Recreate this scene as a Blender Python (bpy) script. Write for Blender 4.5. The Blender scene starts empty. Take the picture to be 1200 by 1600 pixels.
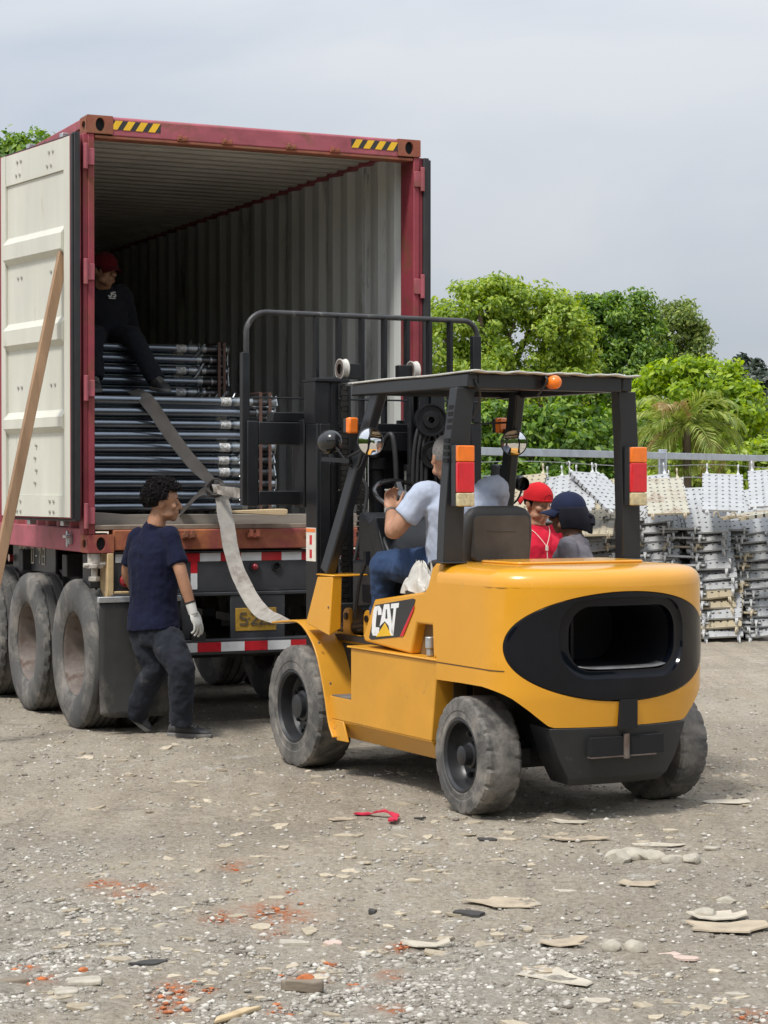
import bpy, bmesh, math, random
import numpy as np
from mathutils import Vector, Matrix, Euler
R = math.radians
random.seed(7)
rng = np.random.default_rng(11)
scn = bpy.context.scene
col = scn.collection

# ------------------------------------------------------------------ camera, sky, sun, exposure
cam_d = bpy.data.cameras.new("camera")
cam_d.sensor_fit = 'VERTICAL'; cam_d.sensor_height = 36; cam_d.sensor_width = 27
cam_d.lens = 72.0
cam_d.clip_start = 0.1; cam_d.clip_end = 3000
cam = bpy.data.objects.new("camera", cam_d); col.objects.link(cam)
cam.location = (0, 0, 1.662); cam.rotation_euler = (R(90 - 0.788), 0, 0)
scn.camera = cam

SUN_EL, SUN_AZ = 58, 215          # sun height; compass angle clockwise from +Y (behind the camera, to its left)
world = bpy.data.worlds.new("World"); scn.world = world
world.use_nodes = True
def make_world():
    nt = world.node_tree; N = nt.nodes; Lk = nt.links
    N.clear()
    out = N.new('ShaderNodeOutputWorld'); bg = N.new('ShaderNodeBackground')
    sky = N.new('ShaderNodeTexSky'); sky.sky_type = 'NISHITA'; sky.sun_disc = False
    sky.sun_elevation = R(SUN_EL); sky.sun_rotation = R(SUN_AZ); sky.dust_density = 3
    tc = N.new('ShaderNodeTexCoord')
    mp = N.new('ShaderNodeMapping'); mp.inputs['Scale'].default_value = (1, 1, 2.6)
    nz = N.new('ShaderNodeTexNoise'); nz.inputs['Scale'].default_value = 4.2; nz.inputs['Detail'].default_value = 7
    nz.inputs['Roughness'].default_value = .5; nz.inputs['Distortion'].default_value = .35
    rp = N.new('ShaderNodeValToRGB')
    rp.color_ramp.elements[0].position = .34; rp.color_ramp.elements[0].color = (3.35, 3.70, 4.20, 1)
    rp.color_ramp.elements[1].position = .66; rp.color_ramp.elements[1].color = (4.35, 4.5, 4.72, 1)
    sep = N.new('ShaderNodeSeparateXYZ')
    mr = N.new('ShaderNodeMapRange'); mr.inputs['From Min'].default_value = 0.0; mr.inputs['From Max'].default_value = .9
    mr.inputs['To Min'].default_value = .98; mr.inputs['To Max'].default_value = 2.6
    mul = N.new('ShaderNodeVectorMath'); mul.operation = 'SCALE'
    mx = N.new('ShaderNodeMix'); mx.data_type = 'RGBA'; mx.inputs[0].default_value = .9
    Lk.new(tc.outputs['Generated'], mp.inputs['Vector']); Lk.new(mp.outputs[0], nz.inputs['Vector'])
    Lk.new(nz.outputs['Fac'], rp.inputs[0]); Lk.new(tc.outputs['Generated'], sep.inputs[0])
    Lk.new(sep.outputs['Z'], mr.inputs['Value']); Lk.new(rp.outputs[0], mul.inputs[0]); Lk.new(mr.outputs[0], mul.inputs['Scale'])
    Lk.new(sky.outputs[0], mx.inputs[6]); Lk.new(mul.outputs[0], mx.inputs[7])
    Lk.new(mx.outputs[2], bg.inputs['Color']); bg.inputs['Strength'].default_value = .10
    Lk.new(bg.outputs[0], out.inputs[0])
make_world()
sun_d = bpy.data.lights.new("sun", 'SUN'); sun_d.energy = 2.4; sun_d.angle = R(9); sun_d.color = (1, .96, .9)
sun = bpy.data.objects.new("sun", sun_d); col.objects.link(sun)
sun.rotation_euler = Euler((R(90 - SUN_EL), 0, R(180 - SUN_AZ)), 'XYZ')
_sd = Vector((math.sin(R(SUN_AZ)) * math.cos(R(SUN_EL)), math.cos(R(SUN_AZ)) * math.cos(R(SUN_EL)), math.sin(R(SUN_EL))))
sun.rotation_euler = _sd.to_track_quat('Z', 'Y').to_euler()
sun.location = _sd * 60
scn.view_settings.view_transform = 'Standard'; scn.view_settings.look = 'None'
scn.view_settings.exposure = 0.43; scn.view_settings.gamma = 1
scn.render.engine = 'CYCLES'
scn.cycles.use_denoising = True
scn.cycles.max_bounces = 8; scn.cycles.diffuse_bounces = 3; scn.cycles.glossy_bounces = 3
scn.cycles.transparent_max_bounces = 8
try: scn.cycles.denoiser = 'OPENIMAGEDENOISE'
except Exception: pass

# ------------------------------------------------------------------ helpers: materials
def srgb(r, g, b):
    f = lambda c: ((c / 255 + .055) / 1.055) ** 2.4 if c > 10 else c / 255 / 12.92
    return (f(r), f(g), f(b))
def pm(name, c, rough=.6, metal=0, var=.15, scale=4, bump=0, bscale=60, dirt=None, damt=.5, dscale=3,
       coat=0, spec=.5, stretch=None, rvar=.12, edge=None, sheen=0, dist=.01):
    m = bpy.data.materials.new(name); m.use_nodes = True
    nt = m.node_tree; N = nt.nodes; Lk = nt.links
    b = N['Principled BSDF']
    tc = N.new('ShaderNodeTexCoord'); mp = N.new('ShaderNodeMapping')
    if stretch: mp.inputs['Scale'].default_value = stretch
    Lk.new(tc.outputs['Object'], mp.inputs[0])
    n1 = N.new('ShaderNodeTexNoise'); n1.inputs['Scale'].default_value = scale; n1.inputs['Detail'].default_value = 8
    n1.inputs['Roughness'].default_value = .62
    Lk.new(mp.outputs[0], n1.inputs['Vector'])
    mx = N.new('ShaderNodeMix'); mx.data_type = 'RGBA'
    mx.inputs[6].default_value = (*[max(0, x * (1 - var * 1.6)) for x in c], 1)
    mx.inputs[7].default_value = (*[min(1, x * (1 + var * 1.6)) for x in c], 1)
    rp = N.new('ShaderNodeMapRange'); rp.inputs['From Min'].default_value = .25; rp.inputs['From Max'].default_value = .75
    Lk.new(n1.outputs['Fac'], rp.inputs['Value']); Lk.new(rp.outputs[0], mx.inputs[0])
    last = mx.outputs[2]
    rr = N.new('ShaderNodeMapRange'); rr.inputs['To Min'].default_value = max(.02, rough - rvar); rr.inputs['To Max'].default_value = min(1, rough + rvar)
    Lk.new(n1.outputs['Fac'], rr.inputs['Value'])
    rlast = rr.outputs[0]
    if dirt:
        n2 = N.new('ShaderNodeTexNoise'); n2.inputs['Scale'].default_value = dscale; n2.inputs['Detail'].default_value = 11
        n2.inputs['Roughness'].default_value = .72; n2.inputs['Distortion'].default_value = .4
        ad = N.new('ShaderNodeVectorMath'); ad.inputs[1].default_value = (3.1, 7.7, 1.3)
        Lk.new(mp.outputs[0], ad.inputs[0]); Lk.new(ad.outputs[0], n2.inputs['Vector'])
        r2 = N.new('ShaderNodeMapRange'); r2.inputs['From Min'].default_value = .72 - damt * .5; r2.inputs['From Max'].default_value = .86 - damt * .4
        Lk.new(n2.outputs['Fac'], r2.inputs['Value'])
        m2 = N.new('ShaderNodeMix'); m2.data_type = 'RGBA'; m2.inputs[7].default_value = (*dirt, 1)
        Lk.new(r2.outputs[0], m2.inputs[0]); Lk.new(last, m2.inputs[6]); last = m2.outputs[2]
        m3 = N.new('ShaderNodeMix'); m3.data_type = 'FLOAT'; m3.inputs[3].default_value = .85
        Lk.new(r2.outputs[0], m3.inputs[0]); Lk.new(rlast, m3.inputs[2]); rlast = m3.outputs[0]
    Lk.new(last, b.inputs['Base Color']); Lk.new(rlast, b.inputs['Roughness'])
    b.inputs['Metallic'].default_value = metal
    b.inputs['Coat Weight'].default_value = coat; b.inputs['Coat Roughness'].default_value = .08
    b.inputs['Specular IOR Level'].default_value = spec
    if sheen: b.inputs['Sheen Weight'].default_value = sheen
    if bump:
        n3 = N.new('ShaderNodeTexNoise'); n3.inputs['Scale'].default_value = bscale; n3.inputs['Detail'].default_value = 6
        Lk.new(mp.outputs[0], n3.inputs['Vector'])
        bp = N.new('ShaderNodeBump'); bp.inputs['Strength'].default_value = bump; bp.inputs['Distance'].default_value = dist
        Lk.new(n3.outputs['Fac'], bp.inputs['Height']); Lk.new(bp.outputs[0], b.inputs['Normal'])
    return m

# ------------------------------------------------------------------ helpers: meshes
# parts of which every separate piece becomes an object of its own
PIECES = {'tilt_lug', 'backrest_post', 'white_tape', 'red_tape', 'grille_latch', 'mast_crossbar', 'hydraulic_pipe', 'hose', 'hose_reel', 'louvre', 'bolt', 'roof_bar', 'flap_bracket', 'edge_strip', 'side_plate', 'light_box_frame', 'wiring', 'label_print', 'lace'}
class MB:
    def __init__(s): s.v = []; s.f = []; s.m = []; s.cur = 0; s.M = None
    def V(s, p):
        p = Vector(p)
        if s.M is not None: p = s.M @ p
        s.v.append(tuple(p)); return len(s.v) - 1
    def F(s, idx): s.f.append(tuple(idx)); s.m.append(s.cur)
    def ring(s, pts): return [s.V(p) for p in pts]
    def bridge(s, a, b, closed=True):
        n = len(a)
        for i in range(n if closed else n - 1):
            j = (i + 1) % n; s.F((a[i], a[j], b[j], b[i]))
    def loft(s, rings, caps=(True, True), closed=True):
        ids = [s.ring(r) for r in rings]
        for a, b in zip(ids, ids[1:]): s.bridge(a, b, closed)
        if caps[0]: s.F(ids[0][::-1])
        if caps[1]: s.F(ids[-1])
        return ids
    def boxp(s, x0, x1, y0, y1, z0, z1):
        s.loft([[(x0, y0, z0), (x1, y0, z0), (x1, y1, z0), (x0, y1, z0)], [(x0, y0, z1), (x1, y0, z1), (x1, y1, z1), (x0, y1, z1)]])
    def box(s, c, d, rot=None):
        o = s.M
        T = Matrix.Translation(c)
        if rot is not None: T = T @ Euler(rot).to_matrix().to_4x4()
        s.M = T if o is None else o @ T
        s.boxp(-d[0] / 2, d[0] / 2, -d[1] / 2, d[1] / 2, -d[2] / 2, d[2] / 2)
        s.M = o
    def bar(s, p0, p1, w, h, up=(0, 0, 1)):
        p0 = Vector(p0); p1 = Vector(p1); d = (p1 - p0).normalized(); u = Vector(up)
        sx = d.cross(u)
        if sx.length < 1e-4: sx = d.cross(Vector((0, 1, 0)))
        sx.normalize(); u = sx.cross(d).normalized()
        q = [(-w / 2, -h / 2), (w / 2, -h / 2), (w / 2, h / 2), (-w / 2, h / 2)]
        s.loft([[p + sx * a + u * b for a, b in q] for p in (p0, p1)])
    def frame(s, d):
        d = Vector(d).normalized(); a = Vector((0, 0, 1)) if abs(d.z) < .9 else Vector((1, 0, 0))
        x = d.cross(a).normalized(); return x, d.cross(x).normalized(), d
    def cyl(s, p0, p1, r0, r1=None, n=16, caps=(True, True)):
        r1 = r0 if r1 is None else r1
        p0 = Vector(p0); p1 = Vector(p1); x, y, d = s.frame(p1 - p0)
        s.loft([[p + (x * math.cos(2 * math.pi * i / n) + y * math.sin(2 * math.pi * i / n)) * r for i in range(n)] for p, r in ((p0, r0), (p1, r1))], caps)
    def tube(s, path, r, n=8, caps=(True, True), flat=1.0):
        P = [Vector(p) for p in path]; rings = []
        x = None
        for i, p in enumerate(P):
            d = (P[min(i + 1, len(P) - 1)] - P[max(i - 1, 0)]).normalized()
            if x is None: x = s.frame(d)[0]
            x = (x - d * x.dot(d)); x.normalize(); y = d.cross(x)
            ri = r[i] if isinstance(r, (list, tuple)) else r
            rings.append([p + x * math.cos(2 * math.pi * k / n) * ri + y * math.sin(2 * math.pi * k / n) * ri * flat for k in range(n)])
        s.loft(rings, caps)
    def lathe(s, prof, o=(0, 0, 0), ax=(1, 0, 0), n=32, mod=None, close=False, caps=False):
        o = Vector(o); x, y, d = s.frame(ax); rings = []
        for j, (r, h) in enumerate(prof):
            rr = []
            for k in range(n):
                a = 2 * math.pi * k / n; q = r + (mod(j, k) if mod else 0)
                rr.append(o + d * h + (x * math.cos(a) + y * math.sin(a)) * q)
            rings.append(s.ring(rr))
        for a, b in zip(rings, rings[1:]): s.bridge(a, b)
        if close: s.bridge(rings[-1], rings[0])
        elif caps:
            if prof[0][0] > 1e-5: s.F(rings[0][::-1])
            if prof[-1][0] > 1e-5: s.F(rings[-1])
    def prism(s, poly, axis, a0, a1):
        m = {'x': lambda p, a: (a, p[0], p[1]), 'y': lambda p, a: (p[0], a, p[1]), 'z': lambda p, a: (p[0], p[1], a)}[axis]
        s.loft([[m(p, a0) for p in poly], [m(p, a1) for p in poly]])
    def plate_hole(s, outer, inner, f0, f1, back=True):
        """flat plate with a hole: outer/inner equal-length closed lists of 2-D points; f0(p), f1(p) map to the front and the back 3-D face"""
        a = s.ring([f0(p) for p in outer]); b = s.ring([f0(p) for p in inner]); s.bridge(a, b)
        c = s.ring([f1(p) for p in inner]); s.bridge(b, c)
        d = s.ring([f1(p) for p in outer]); s.bridge(d, a); s.bridge(c, d)
        if back: s.F(c)
    def grid(s, fn, nu, nv):
        ids = [[s.V(fn(i / nu, j / nv)) for i in range(nu + 1)] for j in range(nv + 1)]
        for j in range(nv):
            for i in range(nu): s.F((ids[j][i], ids[j][i + 1], ids[j + 1][i + 1], ids[j + 1][i]))
        return ids
    def mesh(s, name, mats, smooth=40, recalc=True):
        me = bpy.data.meshes.new(name); me.from_pydata(s.v, [], s.f)
        for m in (mats if isinstance(mats, (list, tuple)) else [mats]): me.materials.append(m)
        if any(s.m): me.polygons.foreach_set('material_index', s.m)
        if recalc:
            bm = bmesh.new(); bm.from_mesh(me); bmesh.ops.recalc_face_normals(bm, faces=bm.faces); bm.to_mesh(me); bm.free()
        if smooth:
            me.shade_smooth(); me.set_sharp_from_angle(angle=R(smooth))
        me.update(); return me
    def islands(s):
        p = list(range(len(s.v)))
        def f(i):
            while p[i] != i: p[i] = p[p[i]]; i = p[i]
            return i
        for q in s.f:
            for k in q[1:]: p[f(k)] = f(q[0])
        g = {}
        for q, m in zip(s.f, s.m): g.setdefault(f(q[0]), []).append((q, m))
        out = []
        for fs in g.values():
            mb = MB(); mp = {}
            for q, m in fs:
                for k in q:
                    if k not in mp: mp[k] = len(mb.v); mb.v.append(s.v[k])
                mb.f.append(tuple(mp[k] for k in q)); mb.m.append(m)
            out.append(mb)
        return out
    def build(s, name, mats, parent=None, smooth=40, bevel=0, seg=2, recalc=True, solid=0):
        if name in PIECES:
            ps = s.islands()
            if len(ps) > 1:
                for q in ps: o = MB.build1(q, name, mats, parent, smooth, bevel, seg, recalc, solid)
                return o
        return s.build1(name, mats, parent, smooth, bevel, seg, recalc, solid)
    def build1(s, name, mats, parent=None, smooth=40, bevel=0, seg=2, recalc=True, solid=0):
        o = bpy.data.objects.new(name, s.mesh(name, mats, smooth, recalc)); col.objects.link(o)
        if parent: o.parent = parent
        if solid:
            md = o.modifiers.new('solid', 'SOLIDIFY'); md.thickness = solid; md.offset = 0
        if bevel:
            md = o.modifiers.new('bevel', 'BEVEL'); md.width = bevel; md.segments = seg; md.limit_method = 'ANGLE'; md.angle_limit = R(38)
            md.harden_normals = False
        return o
def tag(o, label=None, cat=None, group=None, kind=None):
    if label: o['label'] = label
    if cat: o['category'] = cat
    if group: o['group'] = group
    if kind: o['kind'] = kind
    return o
def thing(name, label, cat, loc=(0, 0, 0), rz=0, group=None):
    o = bpy.data.objects.new(name, None); col.objects.link(o); o.empty_display_size = .2
    o.location = loc; o.rotation_euler = (0, 0, rz)
    return tag(o, label, cat, group)
def copy_tree(o, parent=None):
    c = o.copy(); col.objects.link(c)
    if parent: c.parent = parent
    for ch in o.children: copy_tree(ch, c)
    return c
def place(o, parent): o.parent = parent; return o
def rrect(cx, cy, w, h, r, n=6):
    pts = []
    for sx, sy, a0 in ((1, 1, 0), (-1, 1, 90), (-1, -1, 180), (1, -1, 270)):
        for k in range(n + 1):
            a = R(a0 + 90 * k / n); pts.append((cx + sx * (w / 2 - r) + r * math.cos(a), cy + sy * (h / 2 - r) + r * math.sin(a)))
    return pts
def ell(cx, cy, a, b, n=32, ph=0):
    return [(cx + a * math.cos(2 * math.pi * k / n + ph), cy + b * math.sin(2 * math.pi * k / n + ph)) for k in range(n)]
def rect_ray(cx, cy, w, h, n=32):
    pts = []
    for k in range(n):
        a = 2 * math.pi * k / n; c, s_ = math.cos(a), math.sin(a)
        t = min(w / 2 / max(abs(c), 1e-9), h / 2 / max(abs(s_), 1e-9)); pts.append((cx + c * t, cy + s_ * t))
    return pts
def smooth_path(pts, n=8):
    P = [Vector(p) for p in pts]; out = []
    for i in range(len(P) - 1):
        a = P[max(i - 1, 0)]; b = P[i]; c = P[i + 1]; d = P[min(i + 2, len(P) - 1)]
        for k in range(n):
            t = k / n
            out.append(.5 * ((2 * b) + (c - a) * t + (2 * a - 5 * b + 4 * c - d) * t * t + (3 * b - a - 3 * c + d) * t ** 3))
    out.append(P[-1]); return out
# value noise for ground and shapes
def vnoise(x, y, seed=0):
    xi = np.floor(x).astype(np.int64); yi = np.floor(y).astype(np.int64); xf = x - xi; yf = y - yi
    def h(a, b):
        n = (a * 374761393 + b * 668265263 + seed * 974711) & 0x7fffffff
        n = ((n ^ (n >> 13)) * 1274126177) & 0x7fffffff
        return ((n ^ (n >> 16)) & 0xffff) / 65535.
    u = xf * xf * (3 - 2 * xf); v = yf * yf * (3 - 2 * yf)
    return (h(xi, yi) * (1 - u) + h(xi + 1, yi) * u) * (1 - v) + (h(xi, yi + 1) * (1 - u) + h(xi + 1, yi + 1) * u) * v
def fbm(x, y, o=4, seed=0):
    t = 0; a = .5
    for i in range(o):
        t = t + a * vnoise(x * 2 ** i, y * 2 ** i, seed + i); a *= .5
    return t

# world frames measured from the photograph
KX, KY, KA = -1.957, 13.556, R(24.9)      # container / trailer: rear left corner, heading
LX, LY, LA = .999, 10.475, R(27.85)       # forklift: centre of rear axle, heading
def frame_pt(ox, oy, a):
    return lambda x, y, z: Vector((ox + x * math.cos(a) - y * math.sin(a), oy + x * math.sin(a) + y * math.cos(a), z))
Kw = frame_pt(KX, KY, KA); Lw = frame_pt(LX, LY, LA)
# ------------------------------------------------------------------ ground
GRAV = [(-1.2, 6.9, .9, 1.0), (-.1, 6.7, .8, 1.0), (-1.3, 7.9, .9, .55), (.45, 7.0, .5, .9), (-1.9, 9.4, .8, .35), (1.3, 6.3, .4, .5), (-.3, 7.8, .6, .4), (.2, 9.8, .5, .3)]
def grav_density(x, y):
    d = np.zeros_like(x) + .10
    for gx, gy, gr, ga in GRAV:
        d = np.maximum(d, ga * np.exp(-((x - gx) ** 2 + (y - gy) ** 2) / gr ** 2))
    n = fbm(x * 2.1 + 5, y * 2.1 + 9, 4, 3)
    return np.clip(d * (n * 2.6 - .55) + .05, 0, 1)
def pix_ground(px, py, z=0.0):
    p = R(.788); F_ = 3200.
    a = (px - 600) / F_; b = -(py - 800) / F_
    d = Vector((a, math.cos(p) + b * math.sin(p), -math.sin(p) + b * math.cos(p)))
    t = (z - 1.662) / d.z
    return Vector((d.x * t, d.y * t, z))
def pix_at(px, py, Y):
    p = R(.788); F_ = 3200.
    a = (px - 600) / F_; b = -(py - 800) / F_
    d = Vector((a, math.cos(p) + b * math.sin(p), -math.sin(p) + b * math.cos(p)))
    t = Y / d.y
    return Vector((d.x * t, Y, 1.662 + d.z * t))
def pix_plane(px, py, o, n):
    p = R(.788); F_ = 3200.
    a = (px - 600) / F_; b = -(py - 800) / F_
    d = Vector((a, math.cos(p) + b * math.sin(p), -math.sin(p) + b * math.cos(p))); C = Vector((0, 0, 1.662))
    t = (Vector(o) - C).dot(n) / d.dot(n)
    return C + d * t
ORANGE = [(205, 1393, .10), (160, 1385, .06), (435, 1428, .13), (345, 1434, .07), (430, 1456, .05), (480, 1532, .06), (265, 1560, .08), (65, 1536, .05), (40, 1516, .035),
          (610, 1530, .04), (365, 1352, .06), (560, 1545, .035), (270, 1580, .05), (612, 1582, .05), (270, 1548, .06), (455, 1397, .03), (330, 1548, .02), (1180, 1590, .06), (625, 1478, .04), (440, 1582, .04), (515, 1508, .03)]
def ground_h(x, y):
    rut = np.zeros_like(x)
    for off, w in ((8.9, .13), (10.35, .13), (7.6, .11)):
        c = off + .32 * x + .05 * x * x * np.sin(off); rut = rut + np.exp(-((y - c) / w) ** 2) * (-.010 + .006 * np.sign(np.sin((x * .9 + (y - c) * .8) * 34)) * (np.abs(y - c) < w * .9))
    h = rut * (fbm(x * .7, y * .7, 2, 61) > .33) * .8 + (fbm(x * .9, y * .9, 4, 21) - .47) * .030 + (fbm(x * 5, y * 5, 3, 5) - .44) * .012
    return h
def gz(x, y):
    return float(ground_h(np.array([x], float), np.array([y], float))[0])
def ground_material():
    m = bpy.data.materials.new('dirt_ground'); m.use_nodes = True
    nt = m.node_tree; N = nt.nodes; Lk = nt.links; b = N['Principled BSDF']
    tc = N.new('ShaderNodeTexCoord')
    def noise(sc, det=8, ro=.6, off=0, dist=0):
        n = N.new('ShaderNodeTexNoise'); n.inputs['Scale'].default_value = sc; n.inputs['Detail'].default_value = det; n.inputs['Roughness'].default_value = ro
        n.inputs['Distortion'].default_value = dist
        a = N.new('ShaderNodeVectorMath'); a.inputs[1].default_value = (off, off * 1.7, 0); Lk.new(tc.outputs['Object'], a.inputs[0]); Lk.new(a.outputs[0], n.inputs['Vector'])
        return n.outputs['Fac']
    def rng_(v, a, c, lo=0., hi=1.):
        r = N.new('ShaderNodeMapRange'); r.inputs['From Min'].default_value = a; r.inputs['From Max'].default_value = c
        r.inputs['To Min'].default_value = lo; r.inputs['To Max'].default_value = hi; Lk.new(v, r.inputs['Value']); return r.outputs[0]
    def mix(f, a, c):
        x = N.new('ShaderNodeMix'); x.data_type = 'RGBA'; Lk.new(f, x.inputs[0])
        for i, q in ((6, a), (7, c)):
            if isinstance(q, tuple): x.inputs[i].default_value = (*q, 1)
            else: Lk.new(q, x.inputs[i])
        return x.outputs[2]
    base = mix(rng_(noise(.8, 9, .65), .33, .66), (.36, .285, .195), (.62, .515, .375))
    base = mix(rng_(noise(3.1, 9, .7, 7), .52, .70), base, (.66, .57, .44))           # pale dust
    tr = N.new('ShaderNodeMapping'); tr.inputs['Rotation'].default_value = (0, 0, R(28)); tr.inputs['Scale'].default_value = (2.6, .22, 1); Lk.new(tc.outputs['Object'], tr.inputs[0])
    tn = N.new('ShaderNodeTexNoise'); tn.inputs['Scale'].default_value = 1.6; tn.inputs['Detail'].default_value = 7; tn.inputs['Roughness'].default_value = .6; Lk.new(tr.outputs[0], tn.inputs['Vector'])
    base = mix(rng_(tn.outputs['Fac'], .50, .64, 0, .75), base, (.64, .57, .455))
    base = mix(rng_(tn.outputs['Fac'], .47, .35, 0, .8), base, (.225, .182, .132))
    base = mix(rng_(noise(.45, 6, .6, 43), .47, .60, 0, .65), base, (.22, .178, .13))
    base = mix(rng_(noise(1.7, 8, .7, 13), .52, .66), base, (.25, .20, .145))           # damp brown dirt
    at = N.new('ShaderNodeAttribute'); at.attribute_name = 'grav'
    g = N.new('ShaderNodeMath'); g.operation = 'MULTIPLY'; Lk.new(at.outputs['Fac'], g.inputs[0]); g.inputs[1].default_value = 1.25
    base = mix(g.outputs[0], base, (.42, .40, .355))
    sp = mix(rng_(noise(42, 8, .8, 3), .36, .66), (.20, .168, .13), (.76, .69, .575))
    f = N.new('ShaderNodeMath'); f.operation = 'MULTIPLY_ADD'; Lk.new(at.outputs['Fac'], f.inputs[0]); f.inputs[1].default_value = .25; f.inputs[2].default_value = .52
    base = mix(f.outputs[0], base, sp)
    lime = N.new('ShaderNodeMath'); lime.operation = 'MULTIPLY'; Lk.new(rng_(noise(4.2, 11, .74, 29, .5), .58, .66, 0, .85), lime.inputs[0]); Lk.new(rng_(noise(38, 6, .75, 31), .36, .58), lime.inputs[1])
    base = mix(lime.outputs[0], base, (.70, .68, .63))
    base = mix(rng_(noise(26, 9, .78, 37), .55, .66, 0, .75), base, (.155, .128, .098))
    base = mix(rng_(noise(9, 10, .75, 17), .63, .74, 0, .7), base, (.11, .095, .08))    # dark bits
    ao = N.new('ShaderNodeAttribute'); ao.attribute_name = 'orange'
    nb = rng_(noise(28, 6, .7, 23), .38, .60)
    mo = N.new('ShaderNodeMath'); mo.operation = 'MULTIPLY'; Lk.new(ao.outputs['Fac'], mo.inputs[0]); Lk.new(nb, mo.inputs[1])
    base = mix(mo.outputs[0], base, (.50, .17, .07))
    Lk.new(base, b.inputs['Base Color']); b.inputs['Roughness'].default_value = .95; b.inputs['Specular IOR Level'].default_value = .15
    bp = N.new('ShaderNodeBump'); bp.inputs['Strength'].default_value = 1.0; bp.inputs['Distance'].default_value = .020
    ad = N.new('ShaderNodeMath'); ad.operation = 'MULTIPLY_ADD'; Lk.new(noise(45, 7, .72), ad.inputs[0]); ad.inputs[1].default_value = .7
    Lk.new(noise(140, 4, .7, 3), ad.inputs[2]); Lk.new(ad.outputs[0], bp.inputs['Height']); Lk.new(bp.outputs[0], b.inputs['Normal'])
    return m
def make_ground():
    def sheet(xs, ys):
        X, Y = np.meshgrid(xs, ys); x = X.ravel(); y = Y.ravel()
        nx, ny = len(xs), len(ys)
        i = np.arange(nx * ny).reshape(ny, nx)
        q = np.stack([i[:-1, :-1], i[:-1, 1:], i[1:, 1:], i[1:, :-1]], -1).reshape(-1, 4)
        return x, y, q
    # one sheet: fine cells near the camera, coarse to the horizon
    xs = np.concatenate([-np.geomspace(900, 5.1, 30), np.arange(-5, 5.001, .022), np.geomspace(5.1, 900, 30)])
    ys = np.concatenate([[-60, -20, -5, 0, 3, 5], np.arange(5.5, 13.0, .02), np.arange(13.0, 19, .06), np.geomspace(19.2, 1200, 40)])
    x, y, q = sheet(xs, ys)
    near = np.clip((24 - y) / 6, 0, 1) * np.clip((6.5 - abs(x)) / 1.5, 0, 1)
    g = grav_density(x, y) * near
    h = ground_h(x, y) * near
    fine = fbm(x * 16, y * 16, 3, 77) - .45
    h = h + near * (fine * .020 + np.where(fbm(x * 7, y * 7, 3, 91) > .54, .007, 0) + g * (vnoise(x * 34, y * 34, 4) - .5) * .012)
    orr = np.zeros_like(x)
    for px, py, r in ORANGE:
        p = pix_ground(px, py)
        n = fbm(x * 9 + px, y * 9, 3, 31)
        orr = np.maximum(orr, np.clip(1.5 * np.exp(-(((x - p.x) / r) ** 2 + ((y - p.y) / (r * 1.6)) ** 2)) * (n * 2 - .15), 0, 1))
    me = bpy.data.meshes.new('ground')
    me.vertices.add(len(x)); me.vertices.foreach_set('co', np.stack([x, y, h], 1).astype(np.float32).ravel())
    me.loops.add(q.size); me.loops.foreach_set('vertex_index', q.ravel().astype(np.int32))
    me.polygons.add(len(q)); me.polygons.foreach_set('loop_start', np.arange(0, q.size, 4, dtype=np.int32))
    for nm, d in (('grav', g), ('orange', orr)):
        a = me.attributes.new(nm, 'FLOAT', 'POINT'); a.data.foreach_set('value', d.astype(np.float32))
    me.update(calc_edges=True); me.validate(); me.shade_smooth()
    me.materials.append(ground_material())
    o = bpy.data.objects.new('ground', me); col.objects.link(o); tag(o, kind='structure')
    tag(o, 'dusty grey brown dirt and gravel yard', 'ground')
make_ground()

def stone_material(name, c0, c1, rough=.9):
    m = bpy.data.materials.new(name); m.use_nodes = True; nt = m.node_tree; N = nt.nodes; Lk = nt.links; b = N['Principled BSDF']
    ge = N.new('ShaderNodeNewGeometry'); rp = N.new('ShaderNodeValToRGB')
    e = rp.color_ramp.elements; e[0].color = (*c0, 1); e[1].color = (*c1, 1)
    mid = [(p + q) / 2 for p, q in zip(c0, c1)]
    x = e.new(.45); x.color = (*[q * .9 for q in mid], 1)
    x = e.new(.90); x.color = (*[q * 1.12 for q in mid], 1)
    Lk.new(ge.outputs['Random Per Island'], rp.inputs[0])
    tc = N.new('ShaderNodeTexCoord'); nz = N.new('ShaderNodeTexNoise'); nz.inputs['Scale'].default_value = 60; nz.inputs['Detail'].default_value = 5
    Lk.new(tc.outputs['Object'], nz.inputs['Vector'])
    mr = N.new('ShaderNodeMapRange'); mr.inputs['To Min'].default_value = .55; mr.inputs['To Max'].default_value = 1.4; Lk.new(nz.outputs['Fac'], mr.inputs['Value'])
    vm = N.new('ShaderNodeVectorMath'); vm.operation = 'SCALE'; Lk.new(rp.outputs[0], vm.inputs[0]); Lk.new(mr.outputs[0], vm.inputs['Scale'])
    Lk.new(vm.outputs[0], b.inputs['Base Color']); b.inputs['Roughness'].default_value = rough; b.inputs['Specular IOR Level'].default_value = .2
    return m
def ico():
    bm = bmesh.new(); bmesh.ops.create_icosphere(bm, subdivisions=1, radius=1)
    v = np.array([p.co[:] for p in bm.verts]); f = np.array([[w.index for w in q.verts] for q in bm.faces]); bm.free(); return v, f
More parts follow.
